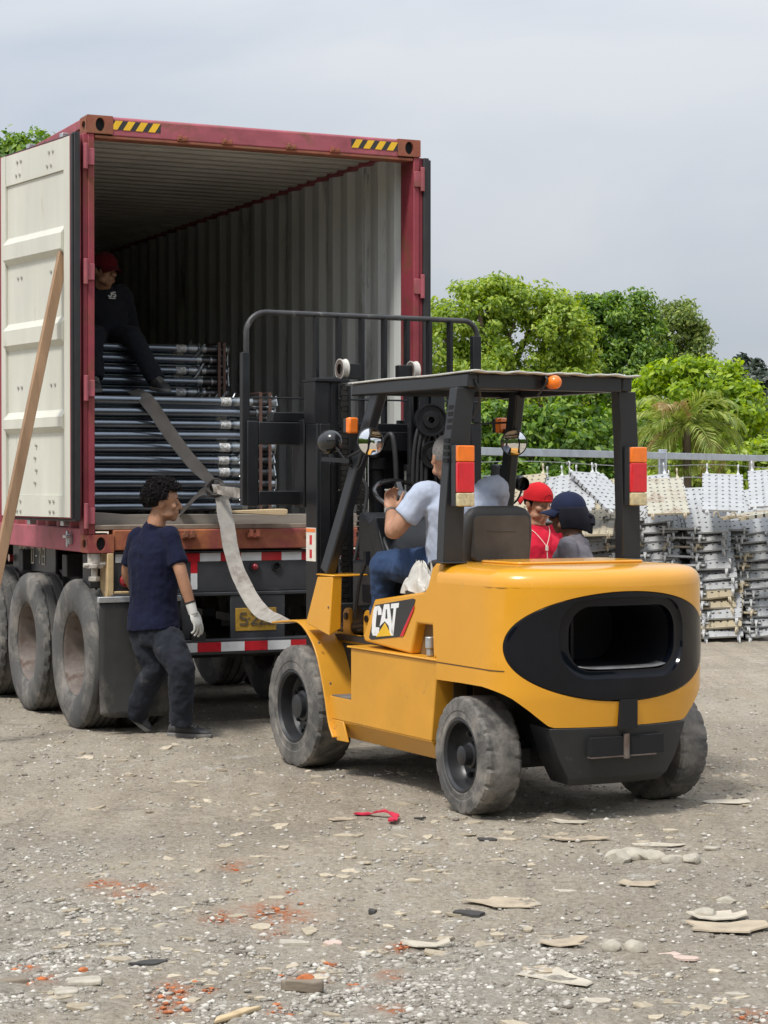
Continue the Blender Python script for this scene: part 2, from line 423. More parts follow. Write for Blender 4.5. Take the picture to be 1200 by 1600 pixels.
def scatter_stones(name, n, size, ylim, dens, mat, seed, flat=.6, sink=.25, label=None, uni=.0):
    r = np.random.default_rng(seed); v0, f0 = ico()
    y = ylim[0] * (ylim[1] / ylim[0]) ** r.random(n * 6); x = (r.random(n * 6) - .5) * 2 * (y * .2 + .1)
    keep = r.random(n * 6) < (grav_density(x, y) * dens + uni)
    x = x[keep][:n]; y = y[keep][:n]; k = len(x)
    s = size[0] * (size[1] / size[0]) ** (r.random(k) ** 3.4)
    a = r.random(k) * 6.283
    V = v0[None] * (1 + (r.random((k, len(v0), 3)) - .5) * .55)
    V = V * np.stack([s * (.8 + .6 * r.random(k)), s * (.6 + .4 * r.random(k)), s * flat * (.6 + .8 * r.random(k))], 1)[:, None]
    c, sn = np.cos(a)[:, None], np.sin(a)[:, None]
    X = V[..., 0] * c - V[..., 1] * sn + x[:, None]; Y = V[..., 0] * sn + V[..., 1] * c + y[:, None]
    Z = V[..., 2] + (ground_h(x, y) + s * flat * (1 - 2 * sink) * .6)[:, None]
    co = np.stack([X, Y, Z], -1).reshape(-1, 3)
    F = (f0[None] + (np.arange(k) * len(v0))[:, None, None]).reshape(-1, 3)
    me = bpy.data.meshes.new(name); me.vertices.add(len(co)); me.vertices.foreach_set('co', co.astype(np.float32).ravel())
    me.loops.add(F.size); me.loops.foreach_set('vertex_index', F.ravel().astype(np.int32))
    me.polygons.add(len(F)); me.polygons.foreach_set('loop_start', np.arange(0, F.size, 3, dtype=np.int32))
    me.update(calc_edges=True); me.materials.append(mat)
    o = bpy.data.objects.new(name, me); col.objects.link(o); tag(o, label, 'gravel', kind='stuff'); return o
M_stone = stone_material('gravel_stone', (.19, .165, .135), (.66, .63, .57))
M_stone_o = stone_material('brick_crumb', (.34, .10, .045), (.50, .19, .08))
scatter_stones('gravel', 52000, (.0022, .017), (6.1, 17), .8, M_stone, 3, .5, .3, 'loose grey gravel stones strewn over the dirt yard', .003)
def brick_crumbs():
    r = np.random.default_rng(5); v0, f0 = ico(); co = []; F = []; b = 0
    for px, py, rad in ORANGE:
        p = pix_ground(px, py)
        for k in range(int(5 + rad * 60)):
            q = Vector((p.x + r.normal() * rad * .6, p.y + r.normal() * rad * 1.0, 0)); s = .003 + .010 * r.random() ** 2
            v = v0 * (1 + (r.random(v0.shape) - .5) * .6) * [s * 1.2, s, s * .6]
            v = v + [q.x, q.y, gz(q.x, q.y) + s * .3]; co.append(v); F.append(f0 + b); b += len(v0)
    co = np.concatenate(co); F = np.concatenate(F)
    me = bpy.data.meshes.new('brick_rubble'); me.from_pydata(co.tolist(), [], F.tolist()); me.materials.append(M_stone_o)
    o = bpy.data.objects.new('brick_rubble', me); col.objects.link(o)
    tag(o, 'crumbled orange brick scattered over the gravel', 'rubble', kind='stuff')
brick_crumbs()
def crust_flakes():
    r = np.random.default_rng(9); V = []; F = []; b = 0
    for k in range(1100):
        y = 6.2 * (13.5 / 6.2) ** r.random(); x = (r.random() - .42) * 2 * (y * .2)
        if fbm(np.array([x * 1.1 + 3]), np.array([y * 1.1]), 3, 41)[0] < .40: continue
        w = .010 + .055 * r.random() ** 2.6; n = int(r.integers(5, 8)); a0 = r.random() * 6.28; tx, ty = r.normal(0, .09, 2); h = gz(x, y) + .0015; th = .002 + .0035 * r.random(); asp = .5 + .4 * r.random()
        ring = []
        for i in range(n):
            a = 2 * math.pi * i / n + r.normal(0, .22); q = w * (.55 + .6 * r.random()); px = math.cos(a) * q; py = math.sin(a) * q * asp
            ring.append((px * math.cos(a0) - py * math.sin(a0), px * math.sin(a0) + py * math.cos(a0)))
        for z in (-.004, th):
            for px, py in ring: V.append((x + px, y + py, h + z + px * tx + py * ty))
        F.append(tuple(range(b + n, b + 2 * n)))
        for i in range(n): j = (i + 1) % n; F.append((b + i, b + j, b + n + j, b + n + i))
        b += 2 * n
    me = bpy.data.meshes.new('crust_flakes'); me.from_pydata(V, [], F); me.materials.append(stone_material('crust', (.34, .285, .205), (.52, .455, .35)))
    o = bpy.data.objects.new('crust_flakes', me); col.objects.link(o); tag(o, 'thin broken crust flakes scattered over the dirt', 'dirt flakes', kind='stuff')
crust_flakes()
# ------------------------------------------------------------------ shared materials
RUST = (.16, .062, .028)
M_red = pm('container_red', (.25, .040, .056), .6, 0, .22, 3, .1, 40, RUST, .44, 3.6, spec=.4)
M_red_faded = pm('container_red_faded', (.34, .085, .108), .62, 0, .22, 4, .1, 40, (.19, .09, .06), .42, 4.0, spec=.4)
M_rusty = pm('rusty_red', (.27, .075, .045), .75, 0, .3, 7, .2, 60, (.22, .10, .05), .62, 5)
M_orange_rust = pm('rusty_orange', (.34, .115, .045), .7, 0, .25, 4, .15, 50, (.24, .05, .05), .62, 3)
M_cream = pm('cream_paint', (.58, .575, .50), .55, 0, .07, 2.2, .06, 30, (.33, .27, .20), .20, 4.5, stretch=(1.6, 1.6, .3))
M_cream_wall = pm('cream_wall', (.52, .535, .52), .65, 0, .14, 2.0, .05, 30, (.09, .08, .075), .30, 2.6, stretch=(1.0, 1.0, .22))
M_cream_roof = pm('cream_roof', (.46, .445, .40), .7, 0, .12, 2.0, .05, 30, (.16, .12, .09), .24, 3)
M_gasket = pm('black_gasket', (.022, .022, .024), .55, 0, .2, 8, .1, 60)
M_rubber = pm('tyre_rubber', (.085, .083, .08), .85, 0, .18, 6, .25, 90, (.23, .21, .185), .46, 4)
M_rubber_dk = pm('tyre_rubber_dark', (.05, .05, .05), .8, 0, .2, 6, .25, 90, (.17, .16, .145), .40, 4)
M_flap = pm('mudflap_rubber', (.032, .032, .031), .7, 0, .2, 4, .1, 40, (.15, .135, .115), .38, 2.2, stretch=(1, 1, .7))
M_chassis = pm('chassis_black', (.018, .018, .019), .6, 0, .25, 5, .15, 60, (.10, .08, .065), .34, 4)
M_panel = pm('bumper_panel', (.042, .045, .050), .45, 0, .2, 5, .08, 60, (.12, .11, .10), .22, 5)
M_rim = pm('rim_brown', (.14, .115, .10), .6, .2, .25, 7, .15, 60, (.09, .05, .035), .45, 5)
M_tan = pm('tan_paint', (.50, .36, .19), .6, 0, .2, 6, .1, 60, RUST, .4, 7)
M_tape_r = pm('reflective_red', (.52, .018, .028), .3, 0, .08, 9, .0, coat=.5)
M_tape_w = pm('reflective_white', (.72, .74, .75), .3, 0, .06, 14, .0, dirt=(.36, .34, .31), damt=.16, dscale=9, coat=.4)
M_lamp_r = pm('red_lens', (.30, .012, .022), .18, 0, .2, 20, coat=.6)
M_hole = pm('dark_hole', (.006, .006, .007), .9)
M_yel = pm('sticker_yellow', (.78, .46, .02), .45, 0, .08, 8, dirt=(.3, .22, .1), damt=.18, dscale=14)
M_blk = pm('sticker_black', (.03, .03, .032), .5)
M_zinc = pm('galvanised', (.50, .52, .54), .42, .75, .15, 14, .06, 60, (.35, .35, .34), .3, 8)
M_plate = pm('plate_yellow', (.44, .26, .03), .5, 0, .12, 9, dirt=(.18, .12, .05), damt=.4, dscale=9)
M_floor_w = pm('plywood_floor', (.20, .14, .095), .75, 0, .25, 3, .15, 60, (.09, .075, .06), .45, 3, stretch=(1, .25, 1))
M_grey_timber = pm('grey_timber', (.23, .205, .175), .8, 0, .2, 5, .3, 30, (.12, .10, .085), .4, 4, stretch=(.2, 1, 1))
M_timber = pm('brown_timber', (.30, .185, .105), .75, 0, .18, 9, .25, 26, (.19, .11, .06), .4, 6, stretch=(1, 1, .14))
M_timber_pale = pm('pale_timber', (.55, .42, .25), .75, 0, .15, 9, .25, 26, (.35, .25, .14), .35, 6, stretch=(.2, 1, 1))

# ------------------------------------------------------------------ shipping container (local: x across, y into it, z up from its underside)
CW, CL, CH, CZ = 2.438, 12.19, 2.896, 1.204
def make_container():
    t = thing('shipping_container', 'open red shipping container with cream inside loaded on a trailer', 'shipping container', (KX, KY, CZ), KA)
    # corner castings with oval holes
    for sx in (0, 1):
        for sz in (0, 1):
            mb = MB(); x0 = -.004 if sx == 0 else CW - .174; x1 = x0 + .178; z0 = 0 if sz == 0 else CH - .118; z1 = z0 + .118
            cx, cz = (x0 + x1) / 2, (z0 + z1) / 2
            inner = ell(cx, cz, .032, .045, 32)
            mb.plate_hole(rect_ray(cx, cz, x1 - x0, z1 - z0, 32), inner, lambda p: (p[0], -.006, p[1]), lambda p: (p[0], .016, p[1]), back=False)
            mb.cur = 1; mb.boxp(x0 + .012, x1 - .012, .0162, .12, z0 + .01, z1 - .01); mb.cur = 0
            xo = x0 if sx == 0 else x1
            # side plate with its own hole
            s_ = -1 if sx == 0 else 1
            mb.plate_hole(rect_ray(.081, cz, .170, z1 - z0 - .001, 32), ell(.085, cz, .042, .03, 32), lambda p: (xo, p[0], p[1]), lambda p: (xo - s_ * .012, p[0], p[1]), back=False)
            mb.boxp(x0 + .004, x1 - .004, .0, .162, z1 - .012, z1 + .002); mb.boxp(x0 + .004, x1 - .004, .0, .162, z0 - .002, z0 + .012)
            mb.boxp(x0 + .02, x1 - .02, .12, .16, z0 + .004, z1 - .004)
            mb.build('corner_casting', [M_rusty if sz else M_orange_rust, M_hole], t, 30)
    # rear posts, header, sill
    for sx in (0, 1):
        mb = MB()
        if sx == 0: mb.boxp(.002, .047, .002, .22, .12, CH - .12); mb.boxp(-.03, .004, .012, .10, .12, CH - .12)
        else: mb.boxp(CW - .047, CW - .002, .002, .22, .12, CH - .12); mb.boxp(CW - .004, CW + .03, .012, .10, .12, CH - .12)
        p = mb.build('corner_post', M_red, t, 30, .006)
        for z in (.245, 1.09, 1.86, 2.62):
            h = MB(); x0 = -.028 if sx == 0 else CW - .046
            h.boxp(x0, x0 + .072, -.012, .06, z - .055, z + .055); h.cyl((x0 + (.01 if sx == 0 else .062), -.014, z - .085), (x0 + (.01 if sx == 0 else .062), -.014, z + .085), .016, n=12)
            h.build('hinge', M_red_faded, p, 30, .004)
    mb = MB(); mb.prism([(0, CH - .128), (0, CH - .012), (.02, CH), (.14, CH), (.14, CH - .128)], 'x', .17, CW - .17); mb.build('header_beam', M_red_faded, t, 30, .008)
    mb = MB(); mb.boxp(.05, CW - .05, .003, .12, CH - .148, CH - .129); mb.build('header_lip', M_rusty, t, 30, .004)
    for x in (.66, .98, 1.45, 1.78):
        mb = MB(); mb.box((x, -.004, CH - .118), (.075, .02, .026)); mb.box((x - .02, -.012, CH - .108), (.02, .026, .03)); mb.box((x + .022, -.012, CH - .114), (.018, .026, .03))
        mb.build('cam_keeper', M_rusty, t, 30, .004)
    for x0, x1 in ((.155, .505), (1.905, 2.268)):
        mb = MB(); z0, z1 = CH - .086, CH - .026; n = 4; w = (x1 - x0)
        mb.cur = 1; mb.boxp(x0, x1, -.0025, .0, z0, z1); mb.cur = 0
        for k in range(n):
            a = x0 + w * (k / n) + .0; b = a + w / n * .55; sk = .038
            pts = [(a + 0, z0), (b - .0, z0), (min(b + sk, x1), z1), (min(a + sk, x1), z1)]
            mb.prism([(p[0], p[1]) for p in pts], 'y', -.004, -.0026)
        mb.build('hazard_sticker', [M_yel, M_blk], t, 0)
    mb = MB(); mb.boxp(.174, CW - .174, .004, .12, .012, .150); mb.build('door_sill', M_orange_rust, t, 30, .008)
    mb = MB(); mb.boxp(.05, CW - .05, .02, .16, .151, .183); mb.build('sill_threshold', pm('scuffed_steel', (.30, .24, .19), .5, .4, .25, 6, .1, 50, RUST, .4, 6), t, 30, .004)
    for x in (.70, 1.17, 1.60):
        mb = MB(); mb.box((x, -.008, .105), (.10, .03, .035)); mb.box((x - .025, -.016, .12), (.03, .03, .05)); mb.box((x + .025, -.016, .12), (.03, .03, .05))
        mb.build('lock_keeper', M_rusty, t, 30, .004)
    # rails
    mb = MB(); mb.boxp(0, .10, .162, CL, .0, .16); mb.build('bottom_rail', M_red_faded, t, 30, .006)
    mb = MB(); mb.boxp(CW - .10, CW, .162, CL, .0, .16); mb.build('bottom_rail', M_red_faded, t, 30, .006)
    mb = MB(); mb.boxp(0.0, .06, .162, CL, CH - .07, CH - .004); mb.build('top_rail', M_red_faded, t, 30, .006)
    mb = MB(); mb.boxp(CW - .06, CW, .162, CL, CH - .07, CH - .004); mb.build('top_rail', M_red_faded, t, 30, .006)
    # corrugated side walls: red skin outside, cream skin inside
    def corr(y):
        p = .278; q = (y % p) / p
        if q < .26: return 0
        if q < .5: return (q - .26) / .24
        if q < .76: return 1
        return 1 - (q - .76) / .24
    ys = []
    y = .18
    while y < CL - .05:
        for f in (0, .26, .5, .76): ys.append(y + f * .278)
        y += .278
    for sx in (0, 1):
        mb = MB()
        xo = .012 if sx == 0 else CW - .012; sg = 1 if sx == 0 else -1
        prof = [(xo + sg * .036 * corr(v - .18 + 1e-6), v) for v in ys]
        for off, mi in ((0, 1), (sg * .004, 0)):
            mb.cur = mi
            a = mb.ring([(px + off, v, .155) for px, v in prof]); b = mb.ring([(px + off, v, CH - .05) for px, v in prof]); mb.bridge(a, b, False)
        mb.build('side_wall', [M_cream_wall, M_red], t, 20, recalc=False)
    mb = MB(); mb.cur = 0; mb.boxp(.05, CW - .05, CL - .06, CL - .02, .15, CH - .05)
    for k in range(9): mb.boxp(.1 + k * .26, .24 + k * .26, CL - .095, CL - .0602, .16, CH - .06)
    mb.build('front_wall', [M_cream_wall], t, 20)
    mb = MB()
    for off, mi in ((0, 0), (.004, 1)):
        mb.cur = mi; rows = []
        y = .142; k = 0; pr = []
        while y < CL - .02:
            pr += [(y, 0), (y + .07, 0), (y + .10, .022), (y + .17, .022)]; y += .2
        a = mb.ring([(.05, v, CH - .048 + h + off) for v, h in pr]); b = mb.ring([(CW - .05, v, CH - .048 + h + off) for v, h in pr]); mb.bridge(a, b, False)
    mb.build('roof_panel', [M_cream_roof, M_red], t, 20, recalc=False)
    mb = MB(); mb.boxp(.06, CW - .06, .162, CL - .06, .138, .168); mb.build('floor', M_floor_w, t, 0)
    # doors
    def door(hx, hy, ang, side):
        """leaf modelled in its own frame: u along the leaf from the hinge, inner face at +n"""
        W, z0, z1, T = 1.165, .225, CH - .135, .055
        mb = MB()                      # x = u, y = n
        mb.cur = 1; mb.boxp(0.02, W, -T, .0, z0, z1); mb.cur = 0
        mb.boxp(.02, .125, .0005, .022, z0 + .01, z1 - .01); mb.boxp(W - .085, W - .012, .0005, .022, z0 + .01, z1 - .01)
        H = z1 - z0
        mb.boxp(.126, W - .086, .0005, .016, z0 + .01, z0 + .15); mb.boxp(.126, W - .086, .0005, .016, z1 - .22, z1 - .01)
        mb.boxp(.126, W - .086, .0005, .003, z0 + .151, z1 - .221)
        for a, b in ((.60, .71), (1.18, 1.33), (1.78, 1.93)):
            mb.prism([(.003, z0 + a - .025), (.042, z0 + a + .015), (.042, z0 + b - .03), (.003, z0 + b + .02)], 'x', .127, W - .087)
        o = mb.build('door', [M_cream, M_red], t, 25, .004)
        o.location = (hx, hy, 0); o.rotation_euler = (0, 0, ang)
        g = MB(); g.boxp(-.018, .018, -.03, .012, z0 - .015, z1 + .012); g.boxp(-.012, .0, .0125, .03, z0, z1); g.boxp(.008, .016, .0125, .026, z0, z1); g.boxp(.02, W, -.04, -.01, z0 - .016, z0 - .001); g.boxp(.02, W, -.04, -.012, z1 + .001, z1 + .014)
        g.build('gasket', M_gasket, o, 30, .004)
        e = MB(); e.boxp(W + .001, W + .02, -.05, .016, z0, z1); e.boxp(.0185, .034, -.055, .0225, z0 + .002, z1 - .002); e.build('edge_strip', M_red, o, 30, .003)
        bm_ = MB()
        for z, us in ((z1 - .075, (.30, .36, .82, .88)), (z1 - .165, (.33, .39, .84, .90)), (z0 + 1.66, (.3, .36, .84, .9)), (z0 + .90, (.3, .36, .84, .9)), (z0 + .115, (.3, .36, .84, .9)), (z0 + .045, (.3, .36, .84, .9))):
            y = .016 if (z > z1 - .23 or z < z0 + .16) else .003
            for u in us: bm_.cyl((u, y, z), (u, y + .008, z), .011, n=8)
        for k in range(4): bm_.cyl((.62 - .02 * (k % 2), .003, z0 + .24 + .085 * k), (.62 - .02 * (k % 2), .016, z0 + .24 + .085 * k), .010, n=8)
        bm_.build('bolt', pm('bolt_grey', (.40, .39, .35), .5, .3), o, 40)
        for u in (.32, .86):
            lk = MB(); lk.cyl((u, -.085, z0 - .04), (u, -.085, z1 + .05), .017, n=10)
            for z in (z0 + .03, z0 + .8, z1 - .8, z1 - .03): lk.box((u, -.07, z), (.09, .032, .07))
            lk.box((u, -.075, z1 + .03), (.05, .05, .05)); lk.box((u, -.075, z0 - .03), (.05, .05, .04))
            lk.build('lock_rod', M_zinc, o, 40, .003)
        return o
    # left leaf swung right round along the container's side; its inner face looks outwards
    door(-.092, -.012, math.atan2(.987, -.157), 0)
    d = door(CW + .055, .005, math.atan2(1, .0), 1)
    d.scale = (1, -1, 1)
    # latch bits on the bottom rail under the open door
    mb = MB(); mb.boxp(-.03, -.001, .36, .42, .05, .12); mb.cyl((-.03, .39, .03), (-.03, .39, .14), .012, n=8); mb.box((-.035, .39, .10), (.04, .07, .02)); mb.build('door_holdback', M_zinc, t, 30, .004)
    return t
container = make_container()

# ------------------------------------------------------------------ trailer under it
def tyre_mesh(ro, ri, w, mat, lugs=0, name='tyre', grooves=3):
    mb = MB(); h = w / 2
    pr = [(ri, -h * .80), (ri + .02, -h * .92), (ri + (ro - ri) * .45, -h), (ro - .045, -h * .97), (ro - .012, -h * .84), (ro, -h * .66)]
    g = []
    for k in range(grooves):
        c = -h * .5 + h * (k / (grooves - 1)) if grooves > 1 else 0
        g += [(ro, c - .010), (ro - .012, c - .006), (ro - .012, c + .006), (ro, c + .010)]
    pr += g + [(ro, h * .66), (ro - .012, h * .84), (ro - .045, h * .97), (ri + (ro - ri) * .45, h), (ri + .02, h * .92), (ri, h * .80)]
    sh = {4, 5, len(pr) - 5, len(pr) - 6}
    def mod(j, k):
        if lugs and j in sh: return -.011 if k % 4 == 0 else 0
        if lugs and ro - .0001 < pr[j][0]: return -.005 if k % 4 == 2 else 0
        return 0
    mb.lathe(pr, n=lugs * 4 if lugs else 72, mod=mod if lugs else None, close=True)
    return mb.mesh(name, mat, 32)
def rim_mesh_deep(r, w, name='rim', face=-.03):
    """deep dish truck rim, open side at -x"""
    mb = MB(); h = w / 2
    mb.lathe([(r + .012, -h * .82), (r - .004, -h * .86), (r - .018, -h * .70), (r - .03, h * .1), (r - .055, h * .45), (r * .62, h * .62), (r * .55, h * .55), (r * .40, h * .50), (r * .38, h * .15), (r * .30, h * .05), (.001, h * .02)], n=48)
    mb.lathe([(r + .012, h * .82), (r - .01, h * .8), (r - .02, h * .66), (r * .6, h * .7), (.001, h * .7)], n=48)
    for k in range(10):
        a = 2 * math.pi * k / 10; y, z = math.cos(a) * r * .50, math.sin(a) * r * .50
        mb.cyl((h * .38, y, z), (h * .58, y, z), .013, n=6)
    return mb.mesh(name, M_rim, 35)
def make_trailer():
    t = thing('container_trailer', 'black flat container trailer with red and white reflective tape under the container', 'trailer', (KX, KY, 0), KA)
    mb = MB()
    for x in (.72, 1.62): mb.boxp(x, x + .10, .18, 12.0, .80, 1.19); mb.boxp(x - .03, x + .13, .18, 12.0, 1.175, 1.198)
    for y in (1.0, 2.2, 3.4, 5, 7, 9, 11): mb.boxp(.14, 2.30, y, y + .12, 1.0, 1.16)
    mb.boxp(.06, 2.38, .16, .34, .96, 1.19)
    mb.build('frame', M_chassis, t, 30, .006)
    # rear panel
    mb = MB(); mb.boxp(.175, 2.29, .02, .159, .925, 1.196); mb.boxp(.15, 2.31, -.01, .08, .900, .924); mb.build('rear_panel', M_panel, t, 30, .005)
    mb = MB(); mb.boxp(.176, 2.29, -.012, .019, 1.2, 1.203); mb.build('panel_lip', M_chassis, t, 30)
    mb = MB(); mb.boxp(.128, .172, -.008, .159, .905, 1.20); mb.boxp(2.30, 2.34, -.008, .159, .905, 1.20); mb.boxp(.173, .60, -.004, .018, .926, .945); mb.build('light_box_frame', M_tan, t, 30, .005)
    def tape(y, x0, x1, z0, z1, n, first):
        w = (x1 - x0) / n
        a = MB(); b = MB()
        for k in range(n):
            m = (a, b)[(k + first) % 2]; m.boxp(x0 + k * w + .0005, x0 + (k + 1) * w - .0005, y - .003, y, z0, z1)
        a.build('red_tape', M_tape_r, t, 0); b.build('white_tape', M_tape_w, t, 0)
    tape(.0195, .19, 2.28, 1.135, 1.192, 14, 1)
    mb = MB(); mb.boxp(.722, .768, .0165, .0195, 1.055, 1.1345); mb.build('red_tape', M_tape_r, t, 0)
    mb = MB(); mb.boxp(.722, .768, .0165, .0195, .946, 1.0545); mb.build('white_tape', M_tape_w, t, 0)
    # lamps
    for x, z, r in ((.262, 1.015, .046), (1.185, 1.092, .024), (2.18, 1.015, .046)):
        mb = MB(); mb.lathe([(r + .012, 0), (r + .012, -.012), (r, -.012)], (x, .019, z), (0, 1, 0), 28); b = mb.build('tail_lamp', M_gasket, t, 30)
        mb = MB(); mb.lathe([(.0005, -.028), (r * .6, -.025), (r * .95, -.014), (r, -.006)], (x, .019, z), (0, 1, 0), 28); mb.build('lens', M_lamp_r, b, 50)
    mb = MB(); mb.lathe([(.034, 0), (.034, -.012), (.025, -.012), (.024, .0), (.0005, .0)], (1.345, .0185, 1.092), (0, 1, 0), 24); mb.build('lamp_socket', M_hole, t, 30)
    # underride guard with posts
    mb = MB(); mb.boxp(.30, 2.14, -.06, .04, .505, .607)
    for x in (.64, 1.72): mb.boxp(x, x + .09, -.03, .06, .6071, .899)
    mb.build('underride_guard', M_panel, t, 30, .006)
    tape(-.061, .40, 2.1, .525, .588, 10, 0)
    # plate
    mb = MB(); mb.boxp(1.0, 1.40, -.005, .01, .60, .899); mb.build('plate_bracket', M_panel, t, 30, .004)
    mb = MB(); mb.boxp(1.035, 1.335, -.010, -.0052, .655, .812); pl = mb.build('licence_plate', M_plate, t, 30, .003)
    mb = MB()
    def stroke(pts, w=.016, y=-.0125):
        for a, b in zip(pts, pts[1:]): mb.bar((a[0], y, a[1]), (b[0], y, b[1]), w, .004, up=(0, 1, 0))
    def S(x): stroke([(x + .05, .775), (x + .01, .775), (x + .005, .745), (x + .05, .735), (x + .052, .70), (x + .0, .70)])
    def two(x): stroke([(x, .768), (x + .02, .778), (x + .045, .768), (x + .045, .745), (x, .70), (x + .05, .70)])
    def zero(x): stroke([(x, .70), (x, .776), (x + .045, .776), (x + .045, .70), (x, .70)])
    S(1.065); two(1.15); two(1.212); zero(1.275); mb.boxp(1.127, 1.139, -.0135, -.0101, .735, .745)
    mb.build('plate_lettering', pm('plate_ink', (.12, .09, .05), .6), pl, 0)
    # mud flaps
    for x in (.03, 1.86):
        mb = MB(); mb.grid(lambda u, v: (x + .55 * u, -.165 + .03 * math.sin(v * 2.2) + .006 * math.sin(u * 5 + v * 4), .12 + .76 * v + (.03 * (abs(u - .5) * 2) ** 6 if v < .05 else 0)), 14, 16)
        f = mb.build('mudflap', M_flap, t, 60, solid=.012)
        mb = MB(); mb.boxp(x - .01, x + .56, -.165, -.125, .881, .919); mb.build('flap_hanger', M_zinc if x < 1 else M_chassis, t, 30, .004)
    mb = MB(); mb.boxp(.14, .20, -.124, .10, .885, .915); mb.boxp(1.98, 2.04, -.124, .10, .885, .915); mb.build('flap_bracket', M_chassis, t, 30, .004)
    # twist locks under the castings
    for x in (.085, CW - .085):
        mb = MB(); mb.cyl((x - .03, .05, 1.20), (x - .03, .05, 1.13), .045, n=14); mb.cyl((x - .03, .05, 1.13), (x - .03, .05, 1.10), .06, n=6); mb.cyl((x - .03, .05, 1.10), (x - .03, .05, 1.01), .022, n=10); mb.cyl((x - .03, .05, 1.045), (x - .03, .05, 1.015), .04, n=6); mb.cyl((x - .11, .03, 1.12), (x + .04, .03, 1.13), .016, n=8)
        mb.build('twist_lock', pm('worn_grey', (.45, .42, .38), .6, .3, .25, 12, .2, 60, RUST, .35, 9), t, 35, .003)
    # stencilled plate on the side
    sy = lambda px: (lambda q: -q.x * math.sin(KA) + q.y * math.cos(KA))(pix_plane(px, 875, Kw(.207, 0, 0), Vector((math.cos(KA), math.sin(KA), 0))) - Vector((KX, KY, 0)))
    mb = MB(); mb.boxp(.21, .23, sy(86), sy(20), 1.0, 1.199); mb.boxp(.24, .26, 0.17, .72, .95, 1.199); sp = mb.build('side_plate', M_panel, t, 30, .004)
    mb = MB()
    def st(pts):
        for a, b in zip(pts, pts[1:]): mb.bar((.207, a[0], a[1]), (.207, b[0], b[1]), .010, .004, up=(1, 0, 0))
    H0, H1 = 1.06, 1.175; sy = lambda px: (lambda q: -q.x * math.sin(KA) + q.y * math.cos(KA))(pix_plane(px, 875, Kw(.207, 0, 0), Vector((math.cos(KA), math.sin(KA), 0))) - Vector((KX, KY, 0)))
    y0 = sy(30); dy = (sy(72) - sy(30)) / 6.8
    G = {'T': [[(0, 1), (1, 1)], [(.5, 1), (.5, 0)], [(.3, 1), (.3, 0)]], 'F': [[(.1, 0), (.1, 1), (1, 1)], [(.1, .5), (.8, .5)], [(.35, 0), (.35, .9)]], '4': [[(.75, 0), (.75, 1)], [(.1, 1), (.1, .45), (1, .45)]],
         '0': [[(.1, 0), (.1, 1), (.9, 1), (.9, 0), (.1, 0)], [(.35, .12), (.35, .88)]], '-': [[(.2, .5), (.8, .5)]], '7': [[(0, 1), (.9, 1), (.55, 0)], [(.2, .9), (.62, .9)]], '8': [[(.1, 0), (.1, 1), (.9, 1), (.9, 0), (.1, 0)], [(.1, .52), (.9, .52)]]}
    for ch in 'TF40-78':
        for pl_ in G[ch]: st([(y0 + dy * .78 * u, H0 + (H1 - H0) * v) for u, v in pl_])
        y0 += dy * (1 if ch != '-' else .8)
    mb.build('stencil_lettering', pm('stencil_white', (.55, .52, .44), .7, 0, .2, 20), sp, 0)
    mb = MB(); mb.cyl((.20, sy(21), 1.08), (.17, sy(21), 1.08), .03, n=14); mb.build('marker_lamp', M_lamp_r, t, 40)
    # suspension and axles
    for y in (.39, 1.60, 2.81):
        mb = MB(); mb.cyl((.3, y, .51), (2.1, y, .51), .065, n=12)
        for x in (.72, 1.67): mb.boxp(x - .02, x + .08, y - .45, y + .45, .60, .66); mb.boxp(x - .03, x + .09, y - .1, y + .1, .661, .80)
        mb.build('axle', M_chassis, t, 35)
    # wheels: dual tyres each side, three axles
    tyA = tyre_mesh(.510, .285, .275, M_rubber, 0, 'tyre', 4); tyB = tyre_mesh(.505, .285, .275, M_rubber, 30, 'tyre', 3)
    rm = rim_mesh_deep(.285, .24)
    for j, y in enumerate((.39, 1.60, 2.81)):
        for x, fl in ((.125, 1), (.445, -1), (1.99, 1), (2.31, -1)):
            o = bpy.data.objects.new('wheel', rm); col.objects.link(o); o.parent = t; o.location = (x, y, .505); o.rotation_euler = (0, 0, 0 if fl == 1 else math.pi)
            q = bpy.data.objects.new('tyre', tyA if j == 0 else tyB); col.objects.link(q); q.parent = o; q.rotation_euler = (random.random() * 6, 0, 0)
    return t
trailer = make_trailer()

# ------------------------------------------------------------------ plank propping the door
def make_prop_plank():
    top = Kw(-.135, .12, 3.19); bot = Vector((-2.66, 12.87, .0))
    top = pix_plane(99, 395, Kw(-.115, .12, 0), Vector((math.cos(KA), math.sin(KA), 0)) * .987 + Vector((-math.sin(KA), math.cos(KA), 0)) * .157)
    d = (top - bot)
    t = MB(); t.bar((0, 0, 0), d, .068, .040, up=(.6, -1, 0))
    o = t.build('wooden_plank', M_timber, None, 30, .004); o.location = bot
    tag(o, 'long brown wooden plank leaning against the open cream container door', 'plank')
make_prop_plank()
